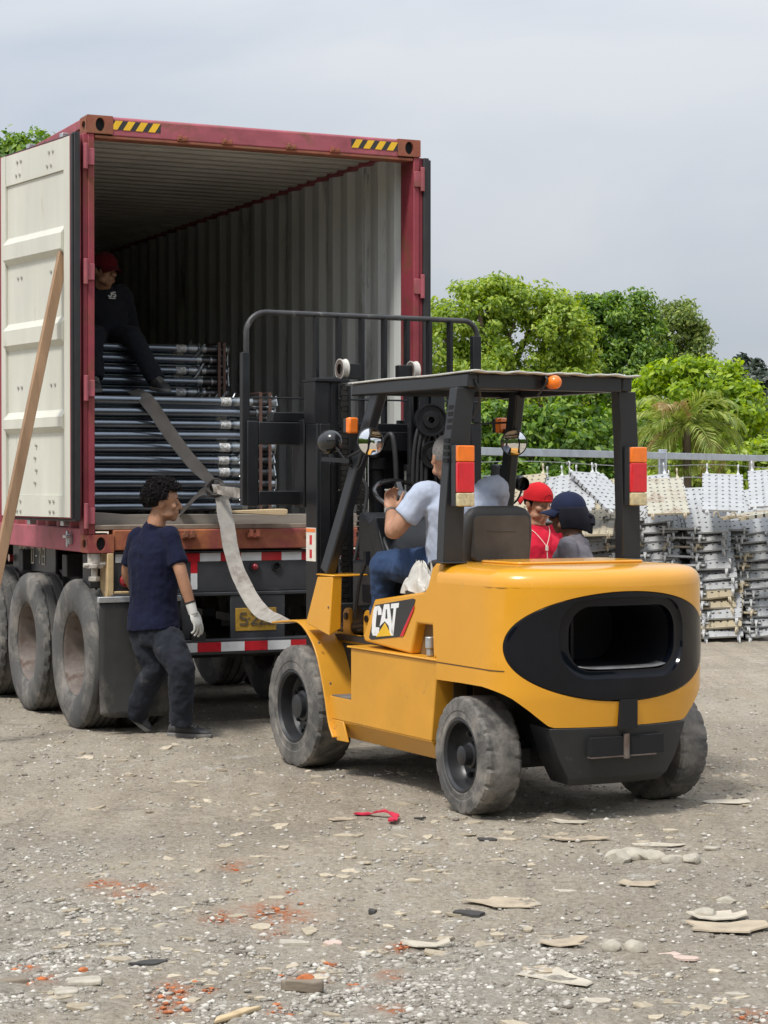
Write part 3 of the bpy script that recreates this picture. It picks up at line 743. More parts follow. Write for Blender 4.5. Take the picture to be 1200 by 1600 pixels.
# ------------------------------------------------------------------ forklift (local: x right, y forward, z up, origin under the rear axle)
M_fy = pm('forklift_yellow', (.68, .312, .018), .25, 0, .05, 1.6, .015, 12, (.33, .21, .075), .20, 3.6, coat=.35, rvar=.08)
M_fyd = pm('forklift_yellow_worn', (.63, .30, .028), .36, 0, .08, 2.5, .03, 24, (.24, .17, .09), .24, 4, rvar=.1)
M_fblk = pm('forklift_black', (.014, .015, .017), .24, 0, .2, 5, .02, 20, (.07, .065, .06), .16, 5, coat=.4)
M_fguard = pm('guard_black', (.019, .021, .024), .34, 0, .15, 4, .04, 50, (.12, .11, .10), .14, 6)
M_fmast = pm('mast_black', (.011, .012, .014), .38, 0, .25, 5, .06, 60, (.10, .085, .07), .17, 6, spec=.4)
M_grille = pm('grille_gloss_black', (.0035, .0045, .008), .09, 0, .2, 3, .01, 10, (.035, .04, .048), .12, 9, spec=.30, rvar=.05)
M_cwblk = pm('rear_block_black', (.017, .018, .020), .5, 0, .18, 5, .06, 40, (.15, .13, .11), .24, 4)
M_ftyre = pm('solid_tyre_rubber', (.070, .068, .066), .8, 0, .2, 5, .3, 70, (.235, .215, .19), .58, 4.5)
M_frim = pm('wheel_rim_black', (.020, .021, .023), .4, 0, .2, 8, .06, 60, (.12, .11, .10), .2, 8)
M_seat = pm('seat_vinyl', (.035, .035, .036), .55, 0, .15, 8, .12, 120, (.10, .09, .08), .2, 5)
M_seatb = pm('seat_shell', (.075, .068, .062), .5, 0, .2, 6, .1, 80, (.13, .115, .10), .3, 5)
M_org = pm('amber_lens', (.85, .19, .01), .22, 0, .1, 20, coat=.5)
M_redl = pm('red_lens_light', (.62, .012, .02), .2, 0, .08, 25, coat=.6)
M_clr = pm('clear_lens', (.58, .50, .30), .2, .1, .25, 40, .3, 140, coat=.6)
M_chrome = pm('chrome', (.75, .76, .78), .12, 1, .05, 20)
M_mirror = pm('mirror_glass', (.86, .87, .88), .02, 1, .01, 5, rvar=.01)
M_roofs = pm('roof_sheet', (.55, .54, .50), .5, .2, .15, 6, .1, 40, (.22, .17, .12), .3, 7)
M_white_dec = pm('decal_white', (.80, .80, .79), .4, 0, .04, 20)
M_red_dec = pm('decal_red', (.58, .02, .03), .4)
M_lab = pm('label_white', (.70, .66, .58), .5, 0, .1, 30)

def Lpix(px, py, ax, v):
    c, s_ = math.cos(LA), math.sin(LA)
    n = {'x': Vector((c, s_, 0)), 'y': Vector((-s_, c, 0)), 'z': Vector((0, 0, 1))}[ax]
    o = Vector((LX, LY, 0)) + n * v
    q = pix_plane(px, py, o, n) - Vector((LX, LY, 0))
    return Vector((q.x * c + q.y * s_, -q.x * s_ + q.y * c, q.z))

def make_forklift():
    t = thing('forklift', 'yellow diesel forklift with black mast and roof reaching into the container', 'forklift', (LX, LY, 0), LA)
    def both(fn, name, mat, parent=t, **k):
        for s_ in (1, -1):
            mb = MB(); mb.M = Matrix.Diagonal((s_, 1, 1, 1)); fn(mb); o = mb.build(name, mat, parent, **k)
        return o
    # ---- chassis core
    mb = MB(); mb.boxp(-.44, .44, .42, 2.05, .24, .74); mb.boxp(-.3, .3, -.28, .42, .30, .60); mb.boxp(-.36, .36, 2.05, 2.14, .3, .95); mb.build('chassis', M_chassis, t, 30)
    # ---- side panels (left is built at -x)
    def side(mb):
        mb.prism([(1.40, .745), (.389, .745), (.389, .655), (.425, .655), (.475, .325), (1.655, .325), (1.665, .455), (1.40, .455)], 'x', -.60, -.445)
        a = [(-.60, 1.63, .3248), (-.60, .475, .3248), (-.445, .475, .3248), (-.445, 1.63, .3248)]
        b = [(-.515, 1.58, .216), (-.515, .505, .216), (-.445, .505, .216), (-.445, 1.58, .216)]
        mb.loft([b, a])
        mb.prism([(.389, .7455), (1.43, .7455), (1.43, .757), (.389, .757)], 'x', -.612, -.40)
    both(side, 'side_panel', M_fyd, bevel=.010, seg=3)
    def step(mb): mb.boxp(-.598, -.45, 1.405, 1.64, .4555, .462)
    both(step, 'step_plate', pm('worn_step', (.16, .14, .12), .8, .2, .3, 9, .3, 80))
    # ---- front fenders
    def fender(mb):
        P = smooth_path([(0, 2.40, .822), (0, 2.2, .842), (0, 2.03, .846), (0, 1.885, .775), (0, 1.79, .675), (0, 1.725, .55), (0, 1.675, .42), (0, 1.635, .30), (0, 1.58, .222)], 6)
        th = .012
        rings = []
        for i, p in enumerate(P):
            d = (P[min(i + 1, len(P) - 1)] - P[max(i - 1, 0)]).normalized(); n = Vector((0, d.z, -d.y))
            if n.z < 0 and i < 12: n = -n
            n = Vector((0, -abs(n.y), abs(n.z)))
            rings.append([(-.628, p.y, p.z), (-.43, p.y, p.z), (-.43, p.y + n.y * th, p.z + n.z * th), (-.628, p.y + n.y * th, p.z + n.z * th)])
        mb.loft(rings)
        # outer flange joining the sill
        mb.prism([(1.657, .324), (1.615, .235), (1.57, .208), (1.44, .212), (1.50, .324)], 'x', -.5995, -.588)
    both(fender, 'fender', M_fyd, bevel=.003)
    def fbase(mb):   # inner wall between fender and body
        mb.prism([(1.43, .757), (1.62, .79), (1.9, .80), (1.9, .5), (1.66, .46), (1.43, .46)], 'x', -.43, -.40)
    both(fbase, 'fender_wall', M_fyd)
    # ---- front cowl boxes carrying the pillars
    def cowl(mb):
        a = [(-.635, 1.60, .80), (-.635, 1.91, .855), (-.50, 1.91, .855), (-.56, 1.60, .84)]
        b = [(-.625, 1.58, 1.135), (-.625, 1.775, 1.13), (-.50, 1.775, 1.13), (-.565, 1.58, 1.135)]
        mb.loft([a, b]); mb.prism([(-.627, 1.79), (-.627, 1.575), (-.40, 1.575), (-.40, 1.79)], 'z', 1.1355, 1.147)
    both(cowl, 'cowl', M_fy, bevel=.006)
    mb = MB()
    for px, py, x in ((498, 1004, -.62), (516, 1068, -.61), (522, 1139, -.601), (513, 949, -.6315)):
        q = Lpix(px, py, 'x', x); mb = MB(); mb.cyl(q + Vector((.006, 0, 0)), q + Vector((-.002, 0, 0)), .007, n=8); mb.build('bolt_head', M_rim, t, 30)
    # ---- tilt cylinder lugs
    def lugs(mb):
        for y in (1.53, 1.79):
            mb.prism([(y - .045, .74)] + [(y - .045 * math.cos(a), .90 + .045 * math.sin(a)) for a in np.linspace(0, math.pi, 9)] + [(y + .045, .74)], 'x', -.43, -.405)
    both(lugs, 'tilt_lug', M_fyd, bevel=.003)
    def tcyl(mb):
        mb.cyl((-.38, 1.45, .88), (-.38, 1.95, .80), .045, n=16); mb.cyl((-.38, 1.95, .80), (-.38, 2.2, .76), .024, n=12); mb.cyl((-.44, 1.53, .895), (-.33, 1.53, .895), .02, n=12); mb.cyl((-.44, 1.79, .895), (-.33, 1.79, .895), .02, n=12); mb.cyl((-.42, 1.66, .89), (-.35, 1.66, .89), .075, n=18)
    both(tcyl, 'tilt_cylinder', M_fmast)
    # ---- side covers with the decal
    def cover(mb):
        mb.prism([(1.165, 1.028), (.63, 1.092), (.60, 1.094), (.56, 1.13), (.517, 1.225), (.475, 1.25), (.389, 1.254), (.389, .758), (.503, .758), (.515, .925), (.68, .925), (.745, .758), (1.285, .79), (1.30, .82)], 'x', -.575, -.40)
    both(cover, 'side_cover', M_fy, bevel=.012, seg=3)
    mb = MB(); mb.boxp(-.52, -.41, .505, .74, .758, .93); mb.build('filler_recess', pm('recess_brown', (.17, .095, .03), .7, 0, .25, 6), t)
    mb = MB(); mb.cyl((-.55, .58, .80), (-.55, .58, .86), .026, n=14); mb.cyl((-.55, .58, .76), (-.55, .58, .80), .02, n=12); mb.build('filler_cap', M_zinc, t, 30, .004)
    def Z4(X, Y): q = Lpix(440 + X * .233333, 860 + Y * .233333, 'x', -.5775); return (q.y, q.z)
    def dec(name, polys, mat, x0, x1):
        mb = MB()
        for p in polys: mb.prism([Z4(*q) for q in p], 'x', x0, x1)
        return mb.build(name, mat, t, 0)
    dec('badge', [[(628, 366), (880, 322), (895, 330), (885, 370), (795, 578), (600, 598), (585, 585), (598, 520)]], M_blk, -.5775, -.5752)
    def strip(pts, w):
        L_, R_ = [], []
        P = [Vector((*p, 0)) for p in pts]
        for i, p in enumerate(P):
            d = (P[min(i + 1, len(P) - 1)] - P[max(i - 1, 0)]).normalized(); n = Vector((-d.y, d.x, 0)) * w / 2
            L_.append((p.x + n.x, p.y + n.y)); R_.append((p.x - n.x, p.y - n.y))
        return [[L_[i], L_[i + 1], R_[i + 1], R_[i]] for i in range(len(P) - 1)]
    C_ = strip([(659, 432), (658, 398), (648, 380), (635, 384), (627, 410), (620, 480), (617, 545), (622, 562), (632, 562), (641, 545), (644, 515)], 25)
    dec('lettering', C_ + [[(658, 508), (688, 362), (722, 358), (750, 570), (730, 572), (718, 505), (693, 474)], [(735, 357), (788, 351), (784, 383), (769, 385), (749, 568), (736, 548), (752, 387), (733, 388)]], M_white_dec, -.5792, -.5778)
    dec('lettering_counter', [[(701, 395), (707, 394), (711, 455), (697, 457)]], M_blk, -.5802, -.5793)
    dec('badge_triangle', [[(634, 579), (693, 486), (737, 571)]], M_yel, -.5802, -.5778)
    dec('badge_stripe', [[(886, 372), (890, 372), (884, 405), (816, 572), (794, 577)]], M_red_dec, -.5802, -.5778)
    # ---- counterweight: surface over (arc length, height)
    A_, B_, YC = .62, .30, -.14
    ph = np.linspace(0, math.pi / 2, 200); xs = A_ * np.sin(ph); yy = YC - B_ * np.cos(ph)
    ds = np.concatenate([[0], np.cumsum(np.hypot(np.diff(xs), np.diff(yy)))]); SQ = ds[-1]; SE = SQ + (.388 - YC)
    def P2(s, inset=0):
        a = abs(s); sg = 1 if s >= 0 else -1
        if a <= SQ:
            x = np.interp(a, ds, xs); y = np.interp(a, ds, yy)
            nx, ny = x / A_ ** 2, (y - YC) / B_ ** 2; l = math.hypot(nx, ny) or 1; nx /= l; ny /= l
        else: x = A_; y = YC + (a - SQ); nx, ny = 1, 0
        return sg * (x - nx * inset), y - ny * inset
    def s_of_x(x): return float(np.interp(x, xs, ds))
    def lean(z): return .045 * max(0, (.62 - z) / .4)           # rear leans in towards the bottom
    def P(s, z, off=0):
        x, y = P2(s, -off + (lean(z) if abs(s) < SQ else 0)); return (x, y, z)
    ztop = 1.155
    zb_s = [0, s_of_x(.402), s_of_x(.44), s_of_x(.50), s_of_x(.56), s_of_x(.60), SQ, SQ + .12, SE]; zb_z = [.468, .470, .50, .555, .61, .64, .655, .662, .655]
    zb = lambda s: float(np.interp(abs(s), zb_s, zb_z))
    ec, ea, eb = .862, s_of_x(.594), .272
    n = 128
    def outer_pt(k):
        a = 2 * math.pi * k / n; c, sn = math.cos(a), math.sin(a)
        lo, hi = 0, 4
        ins = lambda q: abs(c * q) <= SE and zb(c * q) <= ec + sn * q <= ztop
        for _ in range(40):
            m = (lo + hi) / 2
            if ins(m): lo = m
            else: hi = m
        return c * lo, ec + sn * lo
    outs = [outer_pt(k) for k in range(n)]; inn = ell(0, ec, ea, eb, n)
    # snap the two bottom/top corners so the outline stays crisp
    for (cs, cz) in ((-SE, zb(SE)), (SE, zb(SE)), (-SE, ztop), (SE, ztop)):
        k = min(range(n), key=lambda i: (outs[i][0] - cs) ** 2 + (outs[i][1] - cz) ** 2); outs[k] = (cs, cz)
    mb = MB(); rows = []
    for j in range(13):
        f = j / 12; rows.append(mb.ring([P(i[0] + (o_[0] - i[0]) * f, i[1] + (o_[1] - i[1]) * f) for i, o_ in zip(inn, outs)]))
    for a, b in zip(rows, rows[1:]): mb.bridge(a, b)
    r2 = mb.ring([P(i[0], i[1], -.03) for i in inn]); mb.bridge(r2, rows[0])
    und = mb.ring([P(o_[0], o_[1], -.05) for o_ in outs]); mb.bridge(rows[-1], und)
    ss = np.linspace(-SE, SE, 97)
    prev = mb.ring([P(s, ztop) for s in ss])
    for z, ins in ((1.175, .002), (1.198, .008), (1.218, .022), (1.234, .045), (1.245, .08), (1.251, .13), (1.255, .2)):
        cur = mb.ring([(*P2(s, ins), z) for s in ss]); mb.bridge(prev, cur, False); prev = cur
    mb.F(prev)
    mb.F([mb.V(p) for p in ((-.575, .388, .66), (.575, .388, .66), (.575, .388, 1.15), (-.575, .388, 1.15))])
    cw = mb.build('counterweight', M_fy, t, 32)
    mb = MB()
    for s0, s1 in ((-SE, -ea * .985), (ea * .985, SE)):
        q = np.linspace(s0, s1, 30); a = mb.ring([P(s, .748, .0012) for s in q]); b = mb.ring([P(s, .742, .0012) for s in q]); mb.bridge(a, b, False)
    mb.build('panel_seam', pm('seam_dark', (.10, .05, .012), .8), cw, 0)
    mb = MB(); mb.prism(rrect(0, .16, .78, .40, .05), 'z', 1.2545, 1.268); mb.build('hood_lid', M_fy, t, 30, .012, 3)
    # hood behind the seat
    mb = MB(); mb.boxp(-.40, .40, .392, .56, .76, 1.253); mb.build('engine_hood', M_fy, t, 30, .01)
    mb = MB(); mb.boxp(-.40, .40, .5605, 1.25, .76, 1.03); mb.build('seat_base', M_fmast, t, 30, .01)
    # ---- grille ring and void
    mb = MB()
    so = s_of_x(.318); N_ = n
    hole = []
    rr = rrect(0, .903, 2 * so, .318, .125, 12)
    def ray_poly(poly, c0, k):
        a = 2 * math.pi * k / N_; d = Vector((math.cos(a), math.sin(a))); best = None
        for p, q in zip(poly, poly[1:] + poly[:1]):
            p = Vector(p) - Vector(c0); q = Vector(q) - Vector(c0); e = q - p; den = d.x * e.y - d.y * e.x
            if abs(den) < 1e-12: continue
            tt = (p.x * e.y - p.y * e.x) / den; u = (p.x * d.y - p.y * d.x) / den
            if tt > 0 and -1e-6 <= u <= 1 + 1e-6: best = tt if best is None else min(best, tt)
        return (c0[0] + d.x * best, c0[1] + d.y * best)
    hole = [ray_poly(rr, (0, .9), k) for k in range(N_)]
    lip = [ray_poly(rrect(0, .903, 2 * so + .10, .40, .165, 12), (0, .9), k) for k in range(N_)]
    eo = ell(0, ec, ea - .004, eb - .004, N_)
    rows = []
    rows.append(mb.ring([P(p[0], p[1], -.02) for p in eo])); rows.append(mb.ring([P(p[0], p[1], .002) for p in eo]))
    for f in np.linspace(.04, 1, 9): rows.append(mb.ring([P(e[0] + (l[0] - e[0]) * f, e[1] + (l[1] - e[1]) * f, .005) for e, l in zip(eo, lip)]))
    rows.append(mb.ring([P(l[0] * .985, .903 + (l[1] - .903) * .985, -.008) for l in lip]))
    for f in (.5, 1): rows.append(mb.ring([P(e[0] + (l[0] - e[0]) * f, e[1] + (l[1] - e[1]) * f, -.014) for e, l in zip(lip, hole)]))
    rows.append(mb.ring([(P(p[0], p[1], -.014)[0], P(p[0], p[1], -.014)[1] + .05, p[1]) for p in hole]))
    for a, b in zip(rows, rows[1:]): mb.bridge(a, b)
    mb.build('grille_surround', M_grille, t, 28)
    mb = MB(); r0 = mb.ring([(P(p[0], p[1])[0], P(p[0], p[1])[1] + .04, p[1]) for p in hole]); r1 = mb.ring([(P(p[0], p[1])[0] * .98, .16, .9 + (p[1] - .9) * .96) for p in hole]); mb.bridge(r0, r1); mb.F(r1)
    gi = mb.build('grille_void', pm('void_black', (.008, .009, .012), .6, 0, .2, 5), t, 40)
    mb = MB(); mb.boxp(.335, .36, -.30, -.26, .88, .925); mb.boxp(-.385, -.34, -.36, -.345, .895, .912); mb.boxp(-.02, .0, .05, .155, .75, 1.06); mb.build('grille_latch', M_zinc if False else M_frim, t, 30, .002)
    mb = MB(); q = np.linspace(-so * .80, so * .80, 24); a = mb.ring([(P(s, .748)[0], P(s, .748)[1] + .016, .752 + .05 * (abs(s) / so) ** 6) for s in q]); b = mb.ring([(P(s, .748)[0], P(s, .748)[1] + .10, .757 + .05 * (abs(s) / so) ** 6) for s in q]); mb.bridge(a, b, False); mb.build('grille_ledge', pm('lit_worn_ledge', (.17, .17, .175), .4, .3, .3, 12, .05, 60), t, 50, solid=.004)  # worn lip; the light it catches is put into the paler grey
    # ---- slot and rear block
    mb = MB(); mb.boxp(-.052, .048, -.452, -.36, .455, .60); mb.build('tow_slot', M_hole, t, 0)
    mb = MB(); rings = []
    for z, w, dy in ((.466, .405, 0), (.44, .400, .002), (.30, .345, .01), (.215, .295, .025), (.175, .27, .06)):
        xs_ = np.linspace(-w, w, 25)
        rear = [(x, YC - B_ * math.sqrt(max(0, 1 - (x / A_) ** 2)) + lean(z) * .6 + dy, z) for x in xs_]
        rings.append(rear + [(w * .92, -.12, z), (-w * .92, -.12, z)])
    mb.loft(rings); rb = mb.build('rear_block', M_cwblk, t, 25, .004)
    mb = MB(); mb.boxp(-.215, .215, -.4385, -.39, .325, .418); mb.build('drawbar_pocket', M_hole, rb, 0)
    mb = MB(); mb.boxp(-.215, .17, -.441, -.40, .318, .3245); mb.build('pocket_lip', M_rim, rb, 0)
    mb = MB(); mb.cyl((-.01, -.4395, .31), (-.01, -.4395, .43), .016, n=12); mb.build('drawbar_pin', M_rim, rb, 30)
    # ---- wheels
    def ftyre(ro, ri, w, seed):
        r_ = random.Random(seed); m = MB(); h = w / 2
        pr = [(ri, -h * .92), (ri + .012, -h), (ri + (ro - ri) * .35, -h * .97), (ri + (ro - ri) * .4, -h), (ro - .035, -h * .99), (ro - .010, -h * .93), (ro, -h * .78), (ro - .001, -h * .45), (ro + .001, 0), (ro - .001, h * .45), (ro, h * .78), (ro - .010, h * .93), (ro - .035, h * .99), (ri + (ro - ri) * .4, h), (ri + (ro - ri) * .35, h * .97), (ri + .012, h), (ri, h * .92)]
        jit = [[r_.uniform(-.0012, .0012) for _ in range(120)] for _ in pr]
        def mod(j, k):
            if j in (5, 6): return (-.010 if k % 6 == 0 else 0) + jit[j][k]
            if j in (10, 11): return (-.010 if k % 6 == 3 else 0) + jit[j][k]
            if j in (7, 9): return jit[j][k] - (.004 if (k % 6 == (0 if j == 7 else 3)) else 0)
            return 0
        m.lathe(pr, n=120, mod=mod, close=True); return m.mesh('tyre', M_ftyre, 24)
    def frim(r, w, hub_r, hub_h, nb):
        m = MB(); h = w / 2
        m.lathe([(r + .006, -h * .96), (r - .004, -h * .98), (r - .016, -h * .86), (r - .022, -h * .30), (r * .80, -h * .10), (r * .76, -h * .16), (r * .55, -h * .12), (hub_r * 1.35, -h * .12), (hub_r * 1.25, -h * .45), (hub_r, -h * .50), (hub_r * .95, -h * hub_h), (hub_r * .6, -h * hub_h - .008), (.001, -h * hub_h - .008)], n=48)
        m.lathe([(r + .006, h * .9), (r - .02, h * .8), (.001, h * .5)], n=32)
        for k in range(nb):
            a = 2 * math.pi * k / nb; y, z = math.cos(a) * r * .60, math.sin(a) * r * .60
            m.cyl((-h * .08, y, z), (-h * .36, y, z), .016, n=6); m.cyl((-h * .36, y, z), (-h * .42, y, z), .009, n=8)
            a += math.pi / nb; y, z = math.cos(a) * r * .80, math.sin(a) * r * .80
            if nb > 6: m.cyl((-h * .1, y, z), (-h * .26, y, z), .012, n=6)
        return m.mesh('rim', M_frim, 32)
    ft = ftyre(.358, .208, .245, 1); fr = frim(.208, .245, .072, .75, 8)
    rt = ftyre(.298, .182, .205, 2); rr_ = frim(.182, .205, .052, .90, 5)
    for x, y, r, ty, ri_, st in ((-.515, 2.09, .358, ft, fr, 0), (.515, 2.09, .358, ft, fr, 0), (-.535, .114, .298, rt, rr_, R(-3)), (.565, .114, .298, rt, rr_, R(7))):
        o = bpy.data.objects.new('wheel', ri_); col.objects.link(o); o.parent = t; o.location = (x, y, r - .004); o.rotation_euler = (0, 0, st + (0 if x < 0 else math.pi))
        q = bpy.data.objects.new('tyre', ty); col.objects.link(q); q.parent = o; q.rotation_euler = (random.random() * 6, 0, 0)
    mb = MB(); mb.boxp(-.45, .45, .05, .18, .22, .36); mb.cyl((-.5, .114, .295), (.5, .114, .295), .05, n=12); mb.cyl((-.3, .0, .33), (.3, .0, .33), .035, n=12)
    mb.boxp(-.36, -.30, -.02, .24, .25, .33); mb.boxp(.30, .36, -.02, .24, .25, .33); mb.build('steer_axle', M_chassis, t, 30, .005)
    mb = MB(); mb.cyl((-.45, 2.09, .354), (.45, 2.09, .354), .09, n=14); mb.build('drive_axle', M_chassis, t, 35)
    mb = MB(); mb.boxp(-.40, .40, .385, .392, .40, .75); mb.boxp(-.52, -.44, .386, .391, .52, .66); mb.build('arch_liner', pm('arch_dirty', (.10, .065, .025), .8, 0, .3, 5), t, 0)
    # ---- overhead guard
    def rear_pillar(mb):
        mb.loft([[(-.615, .36, z), (-.615 + w, .36, z), (-.615 + w, .44, z), (-.615, .44, z)] if False else [(x0, y0, z), (x1, y0, z), (x1, y0 + .075, z), (x0, y0 + .075, z)] for z, x0, x1, y0, w in ((1.253, -.612, -.495, .33, 0), (1.5, -.605, -.492, .325, 0), (1.9, -.580, -.468, .31, 0), (2.155, -.553, -.443, .295, 0))])
        mb.boxp(-.63, -.48, .31, .43, 1.2535, 1.262)
    both(rear_pillar, 'rear_pillar', M_fguard, bevel=.008)
    mb = MB()
    def louv(z):
        x = -.614 + (z - 1.5) / .4 * .025 if z < 1.9 else -.580 + (z - 1.9) / .255 * .027
        return x
    for zz in (2.055, 1.885):
        for k in range(4):
            z = zz - k * .034; x = louv(z) - .004
            mb.boxp(x + .0015, x + .01, .312, .358, z - .012, z + .010)
    mb.build('louvre', M_hole, t, 0)
    def front_pillar(mb):
        a_ = Lpix(590, 622, 'x', -.455); b_ = Lpix(512, 893, 'x', -.575); c_ = a_.lerp(b_, .30) + Vector((0, .006, .0)); a_ = a_ + (a_ - b_) * .055
        P_ = smooth_path([a_, c_, a_.lerp(b_, .65), b_], 5)
        rings = []
        for i, p in enumerate(P_):
            d = (P_[min(i + 1, len(P_) - 1)] - P_[max(i - 1, 0)]).normalized(); u = Vector((1, 0, 0)); v = d.cross(u).normalized()
            w, h = .030, .046
            rings.append([p + u * a + v * b for a, b in ((-w, -h), (w, -h), (w, h), (-w, h))])
        mb.loft(rings)
    both(front_pillar, 'front_pillar', M_fguard, bevel=.010, seg=3)
    def beam(mb):
        mb.prism([(.262, 2.155), (.262, 2.226), (1.56, 2.226), (1.58, 2.16)], 'x', -.508, -.445)
    both(beam, 'roof_beam', M_fguard, bevel=.008)
    mb = MB(); mb.boxp(-.4445, .4445, .265, .33, 2.150, 2.226); mb.boxp(-.4445, .4445, 1.50, 1.56, 2.165, 2.226)
    for y in (.55, .80, 1.05, 1.28): mb.boxp(-.4445, .4445, y, y + .035, 2.19, 2.222)
    mb.build('roof_bar', M_fguard, t, 30, .006)
    mb = MB()
    def sheet(u, v):
        x = -.515 + 1.045 * u; y = .215 + 1.39 * v
        return (x, y, 2.234 + .003 * math.sin(x * 23) * (1 - v) ** 6 + .0025 * math.sin(x * 51 + 1) * (1 - v) ** 8 + .002 * math.sin(y * 7))
    mb.grid(sheet, 60, 24); mb.build('roof_sheet', M_roofs, t, 60, solid=.010)
    # ---- lamps on the guard
    for s_ in (-1, 1):
        x0, x1 = (-.585, -.483) if s_ < 0 else (.483, .585)
        mb = MB(); mb.boxp(x0, x1, .255, .30, 1.545, 1.86); mb.boxp((x0 + x1) / 2 - .02, (x0 + x1) / 2 + .02, .30, .33, 1.62, 1.8)
        b = mb.build('tail_lamp', M_fguard, t, 30, .004)
        for nm, z0, z1, m in (('amber_lens', 1.7745, 1.858, M_org), ('red_lens', 1.617, 1.7735, M_redl), ('clear_lens', 1.547, 1.616, M_clr)):
            q = MB(); q.prism(rrect((x0 + x1) / 2, (z0 + z1) / 2, x1 - x0 - .002, z1 - z0 - .001, .006, 3), 'y', .230, .2549); q.build(nm, m, b, 30, .005)
    mb = MB(); mb.cyl((-.02, .262, 2.19), (-.02, .24, 2.19), .036, n=20); bc = mb.build('beacon', M_fguard, t, 30)
    mb = MB(); mb.lathe([(.034, 0), (.036, -.02), (.035, -.05), (.026, -.066), (.012, -.072), (.0005, -.073)], (-.02, .2405, 2.19), (0, 1, 0), 24); mb.build('amber_lens', M_org, bc, 50)
    mb = MB(); mb.tube(smooth_path([(-.07, .245, 2.235), (-.06, .21, 2.20), (-.075, .24, 2.15), (-.09, .26, 2.12)], 5), .006, 6); mb.tube(smooth_path([(-.47, .26, 2.20), (-.43, .27, 2.12), (-.33, .5, 2.02), (-.2, .9, 1.985), (0.1, 1.3, 2.0), (.45, 1.45, 2.02)], 8), .006, 6); mb.build('wiring', M_gasket, t, 60)
    # ---- mirrors, indicators, work lamps on the front pillars
    for s_, pm_, pi_, pw in ((-1, tuple(Lpix(579, 690, 'x', -.60)), tuple(Lpix(546, 665, 'x', -.57)), tuple(Lpix(517, 690, 'x', -.60))), (1, tuple(Lpix(803, 692, 'x', .44)), tuple(Lpix(779, 665, 'x', .50)), tuple(Lpix(783, 740, 'x', .53)))):
        p = Vector(pm_); nrm = Vector((.05 * -s_ if s_ > 0 else .10, -1, -.12)).normalized()
        nrm = (Vector((-.42, -1.0, -.03)) if s_ > 0 else Vector((-.10, -1, .02))).normalized()
        mb = MB(); mb.lathe([(.0005, .03), (.058, .026), (.076, .008), (.079, 0), (.076, -.004), (.072, -.001)], p, nrm * -1, 36); hs = mb.build('mirror', M_fguard, t, 40)
        mb = MB(); mb.lathe([(.0005, -.016), (.024, -.0148), (.047, -.0105), (.072, -.002)], p, nrm * -1, 36); mb.build('mirror_glass', M_mirror, hs, 60)
        mb = MB(); q = Vector((s_ * (.535 if s_ < 0 else .50), 1.52, 1.78))
        mb.tube(smooth_path([p - nrm * .028, p - nrm * .06 + Vector((0, .02, -.03)), q + Vector((s_ * .02, 0, .03)), q], 6), .008, 8); mb.build('mirror_arm', M_fguard, t, 50)
        mb = MB(); p = Vector(pi_); mb.box(p + Vector((0, .012, 0)), (.05, .04, .085)); ih = mb.build('indicator', M_fguard, t, 30, .005)
        mb = MB(); mb.box(p + Vector((0, -.031, 0)), (.062, .045, .090), (0, 0, R(8))); mb.build('amber_lens', M_org, ih, 30, .010, )
        mb = MB(); mb.bar(p + Vector((0, .02, -.02)), Vector((s_ * .53, 1.47, p.z - .06)), .02, .03); mb.build('indicator_bracket', M_fguard, t, 30)
        p = Vector(pw)
        if s_ < 0:
            mb = MB(); mb.lathe([(.0005, -.075), (.03, -.07), (.055, -.045), (.070, .0), (.074, .035), (.072, .042)], p, Vector((.12, 1, -.1)), 32); wl = mb.build('work_lamp', M_fblk, t, 50)
            mb = MB(); mb.cyl(p + Vector((0, 0, -.07)), p + Vector((.0, -.01, -.13)), .014, n=8); mb.bar(p + Vector((-.05, .0, -.10)), Vector((-.55, 1.50, 1.79)), .035, .025); mb.tube(smooth_path([p + Vector((0, -.06, -.03)), p + Vector((.06, -.12, -.14)), (-.52, 1.45, 1.75), (-.50, 1.40, 1.86)], 6), .006, 6); mb.build('lamp_bracket', M_fguard, wl, 40)
        else:
            mb = MB(); mb.box(p, (.10, .09, .11), (0, 0, R(15))); wl = mb.build('work_lamp', M_fblk, t, 30, .012, 3)
            mb = MB(); mb.bar(p + Vector((-.02, 0, -.05)), p + Vector((-.03, -.02, -.2)), .03, .02); mb.lathe([(.04, -.03), (.045, 0), (.04, .02), (.0005, .03)], p + Vector((.09, -.08, -.06)), (0, 1, 0), 20); mb.tube(smooth_path([p + Vector((.0, -.04, -.04)), p + Vector((.12, -.05, -.02)), p + Vector((.06, -.08, -.16)), p + Vector((-.04, 0, -.22))], 6), .007, 6); mb.build('lamp_bracket', M_fguard, wl, 40)
    # ---- mast
    def chan(mb, x0, x1, y0, y1, z0, z1, th=.022, open_in=1):
        """U channel, web at x0 side, open towards x1"""
        mb.boxp(min(x0, x0 + th * np.sign(x1 - x0)), max(x0, x0 + th * np.sign(x1 - x0)), y0, y1, z0, z1)
        a, b = sorted((x0 + th * np.sign(x1 - x0), x1)); mb.boxp(a, b, y0, y0 + th, z0, z1); mb.boxp(a, b, y1 - th, y1, z0, z1)
    def outer_rail(mb): chan(mb, -.445, -.355, 2.15, 2.30, .18, 2.02)
    both(outer_rail, 'mast_rail', M_fmast, bevel=.004)
    def inner_rail(mb): chan(mb, -.35, -.275, 2.20, 2.34, .26, 2.30); mb.boxp(-.445, -.3505, 2.18, 2.33, 2.02, 2.27); mb.boxp(-.446, -.22, 2.16, 2.35, 2.2705, 2.292)
    both(inner_rail, 'inner_rail', M_fmast, bevel=.004)
